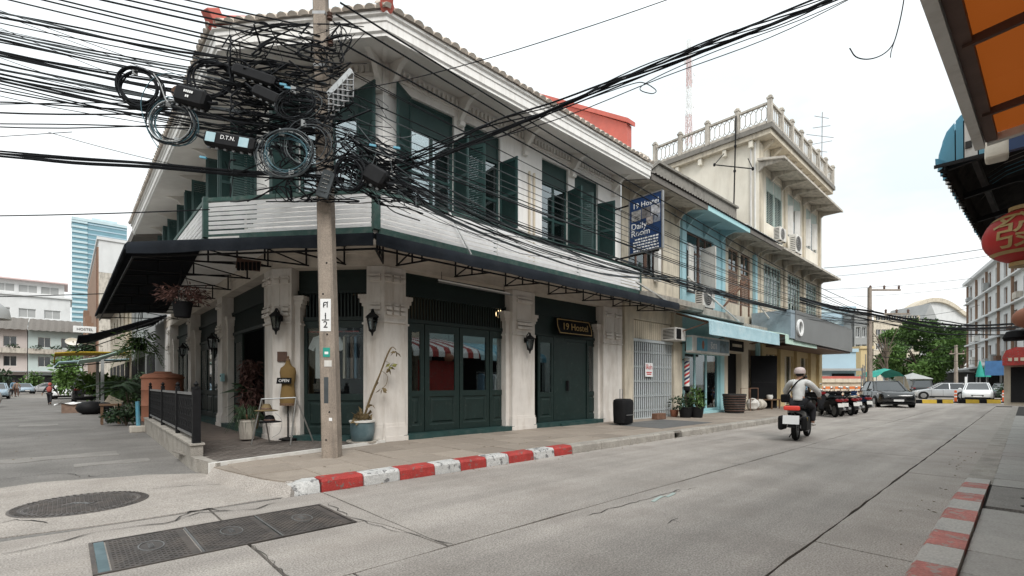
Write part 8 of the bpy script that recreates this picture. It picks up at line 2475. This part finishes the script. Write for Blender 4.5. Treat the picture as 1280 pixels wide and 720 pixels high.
# --- beyond the junction
def box_house(name, label, u0, u1, vtop, d, m, depth=3, yaw=0, cat='building', win=None, wm='car_glass'):
    a, c = onD(u0, 480, d), onD(u1, 480, d)
    h = EYE + (480 - vtop) / 599 * d
    w = (c - a).length; dr_ = (c - a).normalized()
    F = frame(a.x, a.y, math.atan2(dr_.y, dr_.x))
    t = thing(name, label, cat, (a.x, a.y, 0))
    if win: grid_block(t, F, w, h, depth, m, *win, wm=wm)
    else:
        G().box(0, w, 0, depth, -.1, h).obj('wall', mt[m], t, xf=F)
    G().box(-.15, w + .15, -.15, depth + .1, h, h + .3).obj('roof_edge', mt[m], t, xf=F)
    return t, F, w, h
t, F, w, h = box_house('glass_office', 'pale blue glazed office beyond the junction', 1008, 1068, 386, 62, 'far_blue')
for k in range(7): G().box(-.1, w + .1, -.12, 0, 1.6 + k * 1.5, 2.0 + k * 1.5).obj('floor_band', mt['tower_band'], t, xf=F)
t, F, w, h = box_house('dark_block', 'dark steel clad block beside the blue glazed office', 1068, 1085, 393, 60, 'far_grey', win=(3, 2, .1, .6, 1.3, 2.8, 2.2))
t, F, w, h = box_house('yellow_house', 'narrow ochre house behind the far pole', 1076, 1090, 436, 52, 'ocher')
t, F, w, h = box_house('cream_tower', 'cream tower block behind the junction tree', 1092, 1150, 402, 110, 'cream_old', 3, win=(4, 8, .5, 1.1, 1.5, 6, 3.2))
t, F, w, h = box_house('blue_shop', 'low pale blue shop with dark openings at the junction corner', 1018, 1070, 440, 44, 'far_blue', 6)
G().box(.3, w * .35, -.1, .0, .3, 2.2).obj('poster', mt['far_white'], t, xf=F)
G().box(w * .42, w - .2, -.1, .0, .2, 2.3).obj('opening', mt['void'], t, xf=F)
G().box(-.1, w + .1, -.9, 0, 2.55, 2.75).obj('canopy', mt['far_grey'], t, xf=F)
t, F, w, h = box_house('low_wall', 'long low wall with a tiled coping behind the parked scooters', 1016, 1078, 478, 39, 'cream', .25, cat='wall')
G().box(-.1, w + .1, -.15, .4, h + .3, h + .5).obj('tile_coping', mt['roof_red'], t, xf=F)
for k in range(3):
    x0 = w * (.12 + k * .29); x1 = x0 + w * .26; secs = []
    bn = thing('banner', ('left', 'middle', 'right')[k] + ' of the three orange bordered banners on the low wall', 'banner', F @ Vector((x0, -.2, 0)))
    G().box(x0, x1, -.22, -.20, .35, 1.15).obj('cloth', mt['banner'], bn, xf=F)
    G().box(x0, x1, -.235, -.221, .95, 1.15).obj('border', mt['banner_orange'], bn, xf=F)
    G().box(x0, x1, -.235, -.221, .35, .48).obj('border', mt['banner_orange'], bn, xf=F)
    b = G(); x = x0 + .15
    while x < x1 - .3: l = BR.uniform(.1, .3); b.box(x, x + l, -.235, -.222, .6, .82); x += l + .08
    b.obj('lettering', mt['brown'], bn, xf=F)
# temple gable and vaulted hall
p = onD(1163, 480, 115)
t = thing('temple_gable', 'steep grey temple gable rising behind the tree', 'building', p)
z0, z1 = EYE + 60 / 599 * 115, EYE + 101 / 599 * 115
b = G().ext([p + hx * -3.4 + Vector((0, 0, z0)) - Vector((0, 0, EYE)), p + hx * 3.4 + Vector((0, 0, z0)) - Vector((0, 0, EYE)), p + Vector((0, 0, z1)) - Vector((0, 0, EYE))], -fx_ * 12)
b.obj('roof', mt['far_grey'], t)
b = G().ext([p + hx * -3.0 - Vector((0, 0, EYE)), p + hx * 3.0 - Vector((0, 0, EYE)), p + hx * 3.0 + Vector((0, 0, z0 - EYE)), p + hx * -3.0 + Vector((0, 0, z0 - EYE))], -fx_ * 12)
b.obj('wall', mt['far_white'], t)
t = thing('vaulted_hall', 'wide pale hall with a shallow curved roof far beyond the junction', 'building', onD(1175, 480, 170))
def arch(d, k):
    pts = []
    for i in range(15):
        q = i / 14; u = 1138 + (1222 - 1138) * q; v = 392 - 19 * math.sin(math.pi * min(1, q * 1.15 + .06)) ** .8 - 1 + 0
        pts.append(onD(u, v + k, d))
    return pts
A = arch(170, 0); B_ = arch(170, 5)
G().ext(A + B_[::-1], -fx_ * 4).obj('roof', mt['cream_old'], t)
base = [onD(1142, 480, 171), onD(1218, 480, 171)]
G().ext([base[0], base[1]] + [p for p in arch(171, 5)[13:0:-1]], -fx_ * 3).obj('wall', mt['far_white'], t)
# right-hand block beyond the junction
a, c = onD(1209, 480, 68), onD(1292, 480, 44); a.z = c.z = 0
d_ = (c - a).normalized(); w = (c - a).length
F = frame(a.x, a.y, math.atan2(d_.y, d_.x))
t = thing('white_block', 'white block with rusty brown drainpipes at the right of the junction', 'building', a)
grid_block(t, F, w, 15.2, 12, 'far_white', 4, 8, .6, 1.5, 1.8, 4.2, 2.9, 'far_grey', 'far_brown')
G().box(-.1, w, -.5, 12, 15.2, 15.6).obj('roof_edge', mt['far_white'], t, xf=F)
for k in range(6):
    x = .8 + k * (w - 1.6) / 5
    G().box(x, x + .13, -.22, 0, 2.8, 15.0).obj('brown_pier', mt['far_brown'], t, xf=F)
for k in range(16):
    x, z = BR.uniform(.5, w - 1.5), 4.0 + 2.9 * BR.randint(0, 3)
    G().box(x, x + BR.uniform(.5, 1.4), -.5, -.02, z, z + BR.uniform(.4, 1.0)).obj('balcony_clutter', mt[BR.choice(('white_old', 'far_grey', 'concrete_old', 'rust'))], t, xf=F)
for k in range(3): G().box(0, w, -.42, .0, 6.6 + k * 2.9, 6.75 + k * 2.9).obj('ledge', mt['far_white'], t, xf=F)
G().box(.5, w, -2.2, 0, 3.1, 3.3).obj('canopy', mt['roof_zinc'], t, xf=F)
for k in range(4): G().box(1 + k * 6, 5.4 + k * 6, -.1, .2, .1, 2.7).obj('shopfront', mt['void'], t, xf=F)
G().box(0, w * .55, -3.6, -2.25, 2.75, 3.0).obj('tin_canopy', mt['roof_zinc'], t, xf=F)
t, F, w, h = box_house('low_shed', 'low white sheds under a tin roof behind the parked cars', 1150, 1206, 471, 60, 'far_white', 6)
G().box(-.3, w + .3, -1, 6, h + .3, h + .55).obj('roof', mt['roof_zinc'], t, xf=F)
p = onD(1252, 452, 36); 
b = G().box(-.9, .9, 0, .1, 2.0, 3.1)
tag(b.obj('blue_board', M('board_blue', (.06, .16, .34)), None, xf=rayframe(1252, 36)), 'blue shop board under the tin canopy at the right', 'sign')
p = onD(1275, 480, 29)
t = thing('red_awning', 'rounded red shop awning at the right end of the junction', 'awning', p)
F = rayframe(1275, 29)
G().ext([(-.75, 0, 2.5), (.9, 0, 2.5), (.9, 0, 3.35), (.5, 0, 3.55), (-.2, 0, 3.6), (-.6, 0, 3.4), (-.75, 0, 3.0)], (0, 1.2, 0)).obj('cover', mt['kerb_red'], t, xf=F)
b = G()
for k in range(5): b.box(-.5 + k * .26, -.34 + k * .26, -.02, -.003, 2.75, 2.95)
b.obj('lettering', mt['cream'], t, xf=F)
t2 = thing('corner_shop', 'dim shop under the red awning at the right', 'building', p)
G().box(-.7, 2.5, 1.2, 4, -.1, 3.4).obj('wall', mt['cream_old'], t2, xf=F)
G().box(-.4, 2.4, 1.15, 1.2, .2, 2.4).obj('opening', mt['void'], t2, xf=F)
bush('leafy_shrub', 'potted greenery before the shop at the right of the white sedan', onZ(1262, 503, 0), .9, .7, .75, 500, .25, .11, 'leaf_dark')
for k, u in enumerate((1225, 1233)):
    p = onD(u, 480, 44)
    t = thing('parasol', ('left' if k == 0 else 'right') + ' folded teal parasol behind the white sedan', 'parasol', (p.x, p.y, 0))
    G().lathe([(.32, 2.0), (.22, 2.6), (.08, 3.3), (.03, 3.5)], (p.x, p.y, 0), 10).obj('cloth', mt['tarp_green'], t, smooth=True)
    G().tube([(p.x, p.y, 0), (p.x, p.y, 2.1)], .03, 6).obj('pole', mt['iron_grey'], t)
p = onD(1141, 480, 45)
t = thing('market_parasol', 'wide grey market parasol under the junction tree', 'parasol', (p.x, p.y, 0))
G().lathe([(1.45, 1.80), (1.42, 1.86), (.8, 2.1), (.1, 2.36), (0, 2.4)], (p.x, p.y, 0), 8).obj('canopy', mt['far_grey'], t)
G().tube([(p.x, p.y, 0), (p.x, p.y, 2.3)], .035, 6).obj('pole', mt['iron_grey'], t)
# green tarpaulin stall
p = onD(1105, 480, 43)
t = thing('market_stall', 'stall under a peaked green tarpaulin behind the turning car', 'stall', (p.x, p.y, 0))
F = frame(p.x, p.y, math.atan2(hx.y, hx.x))
secs = [[(-1.3, y, 2.0 - .1 * abs(y)), (-.6, y, 2.45), (0, y, 2.75 - .15 * abs(y)), (.7, y, 2.4), (1.3, y, 2.05 - .1 * abs(y))] for y in (-.8, 0, .8, 1.6)]
G().loft(secs, cap=False, close=False).obj('tarpaulin', mt['tarp_green'], t, xf=F)
for x in (-1.2, 1.2):
    for y in (-.7, 1.5): G().bar((x, y, 0), (x, y, 2.1), .05).obj('post', mt['iron_grey'], t, xf=F)
G().add([(1.3, -.8, 2.0), (1.35, .6, 2.05), (2.0, .6, .3), (1.9, -.8, .2)], [(0, 1, 2, 3)]).obj('side_sheet', mt['cream'], t, xf=F)
G().box(-1.0, 1.0, -.2, .6, 0, .9).obj('counter', mt['brown'], t, xf=F)
p = onD(1070, 480, 41); F = frame(p.x, p.y, math.atan2(hx.y, hx.x))
tag(G().loft([[(-.5, -.4, .2), (.5, -.4, .2), (.5, .4, .2), (-.5, .4, .2)], [(-.12, -.1, 2.0), (.15, -.1, 2.1), (.1, .1, 2.0), (-.1, .1, 1.9)]]).obj('tarpaulin', mt['tarp_green'], None, xf=F), 'folded teal tarpaulin standing by the far pole', 'tarpaulin')
b = G()
for k in range(8):
    x = -1 + k * .3; b.bar((x, BR.uniform(-.3, .3), 0), (x + BR.uniform(-.3, .3), 0, BR.uniform(2, 4.2)), .05)
tag(b.obj('pole_bundle', mt['iron_grey'], None, xf=frame(onD(1080, 480, 37).x, onD(1080, 480, 37).y, 0)), 'leaning bundle of thin poles by the far utility pole', 'poles')
# yellow and black kerb barriers, posts
for k, (u0, u1) in enumerate(((1143, 1170), (1171, 1191), (1198, 1223), (1224, 1250), (1258, 1283))):
    a, c = onZ(u0, 504, 0), onZ(u1, 504.3, 0); d_ = c - a; w = d_.length
    F = frame(a.x, a.y, math.atan2(d_.y, d_.x))
    t = thing('kerb_barrier', ('first', 'second', 'third', 'fourth', 'fifth')[k] + ' yellow and black kerb barrier from the left across the junction', 'barrier', a, 'kerb barriers')
    n = max(3, int(w / .35))
    for q in range(n):
        G().ext([(w * q / n, -.14, 0), (w * q / n, -.10, .26), (w * q / n, .10, .26), (w * q / n, .14, 0)], (w / n - .004, 0, 0)).obj('block', mt['barrier_yellow' if q % 3 else 'black'], t, xf=F)
for k, u in enumerate((1194.5, 1254.5)):
    p = onZ(u, 503.5, 0)
    t = thing('traffic_post', 'orange white banded traffic post ' + ('left' if k == 0 else 'right') + ' of the white sedan', 'bollard', p)
    G().lathe([(.2, 0), (.2, .06), (.07, .1)], p, 12).obj('base', mt['black'], t)
    G().lathe([(.075, .08), (.075, .85), (.04, .9)], p, 12).obj('post', mt['cone_orange'], t)
    for z in (.4, .62): G().lathe([(.08, z), (.08, z + .1)], p, 12).obj('band', mt['white'], t)
# the big tree, built from limbs and leaf clumps
def tree(label, c, H, R_, crown_z, n, m, L=.5, w=.24, seed=1, flat=.8):
    r = random.Random(seed); t = thing('broadleaf_tree', label, 'tree', c)
    c = Vector(c); b = G()
    b.tube([c + Vector((0, 0, -.1)), c + Vector((.1, 0, crown_z * .4)), c + Vector((0, .1, crown_z * .9))], [.34, .26, .18], 8)
    tips = []
    for k in range(16):
        a = r.uniform(0, 6.28); q = r.uniform(.35, .95) * R_; z = crown_z + r.uniform(-.45, .9) * R_ * flat
        e = c + Vector((q * math.cos(a), q * math.sin(a), z)); tips.append(e)
        s = c + Vector((0, 0, crown_z * r.uniform(.4, .85)))
        b.tube([s, s.lerp(e, .5) + Vector((0, 0, .3)), e], [.11, .07, .025], 5)
    b.obj('trunk', mt['bark'], t)
    f = [G(), G()]
    for k in range(46):
        a = r.uniform(0, 6.28); u = r.uniform(-1, 1); q = R_ * (.35 + .6 * r.random() ** .6)
        s = math.sqrt(max(0, 1 - u * u))
        e = c + Vector((q * s * math.cos(a), q * s * math.sin(a), crown_z + .3 * R_ + q * u * flat))
        k_ = R_ * r.uniform(.18, .34)
        clump(f[k % 2], e, k_, k_, k_ * .7, n // 46, L, w, .15, .35)
    f[0].obj('crown', mt[m], t, recalc=False); f[1].obj('crown', mt['leaf_light' if m == 'leaf' else m], t, recalc=False)
    return t
p = onD(1152, 480, 56); p.z = 0
tree('big dense green tree in the middle of the junction view', p, 8, 4.3, 3.9, 16000, 'leaf', .42, .22, 3, .85)
p = onD(1201, 480, 75); p.z = 0
tree('smaller green tree behind the grey pole at the right', p, 8, 3.0, 6.2, 4000, 'leaf', .5, .25, 5, 1.1)
p = onD(1108, 480, 48); p.z = 0
t = thing('bare_tree', 'leafless brown tree left of the big green one', 'tree', p)
b = G(); r = random.Random(4)
for k in range(26):
    a = r.uniform(0, 6.28); z = r.uniform(1.5, 4.5); e = p + Vector((r.uniform(.5, 1.6) * math.cos(a), r.uniform(.5, 1.6) * math.sin(a), z + r.uniform(1, 3.2)))
    b.tube([p + Vector((0, 0, z)), (p + Vector((0, 0, z))).lerp(e, .5) + Vector((0, 0, .3)), e], [.06, .04, .015], 4)
b.tube([p, p + Vector((.1, 0, 3)), p + Vector((0, .1, 6))], [.2, .14, .05], 7).obj('trunk', mt['bark'], t)
# lattice mast over the roofs
MD = 190
p = onD(861, 480, MD); zt = EYE + 430 / 599 * MD
t = thing('radio_mast', 'tall red and white lattice radio mast behind the roofs', 'mast', (p.x, p.y, 0))
nseg = 26
for s in range(nseg):
    b = G(); z0, z1 = 40 + (zt - 40) * s / nseg, 40 + (zt - 40) * (s + 1) / nseg; w0, w1 = 2.2 * (1 - .65 * s / nseg), 2.2 * (1 - .65 * (s + 1) / nseg)
    for k in range(4):
        a0, a1 = math.pi / 4 + k * math.pi / 2, math.pi / 4 + (k + 1) * math.pi / 2
        q = [Vector((p.x + w * math.cos(a), p.y + w * math.sin(a), z)) for w, a, z in ((w0, a0, z0), (w1, a0, z1), (w0, a1, z0), (w1, a1, z1))]
        b.bar(q[0], q[1], .2).bar(q[0], q[3], .13).bar(q[2], q[1], .13).bar(q[1], q[3], .13)
    b.obj('lattice_stage', mt['mast_red' if (s // 3) % 2 else 'white'], t)
r = random.Random(8)
for k in range(12):
    z = zt - r.uniform(3, 60); a = r.uniform(0, 6.28)
    G().lathe([(.0, 0), (.7, .1), (.75, .3), (.0, .35)], (0, 0, 0), 12).xf(Matrix.Translation((p.x + 1.9 * math.cos(a), p.y + 1.9 * math.sin(a), z)) @ Matrix.Rotation(rad(90), 4, 'X')).obj('dish', mt['white'], t)
p2 = p + hx * -4.5
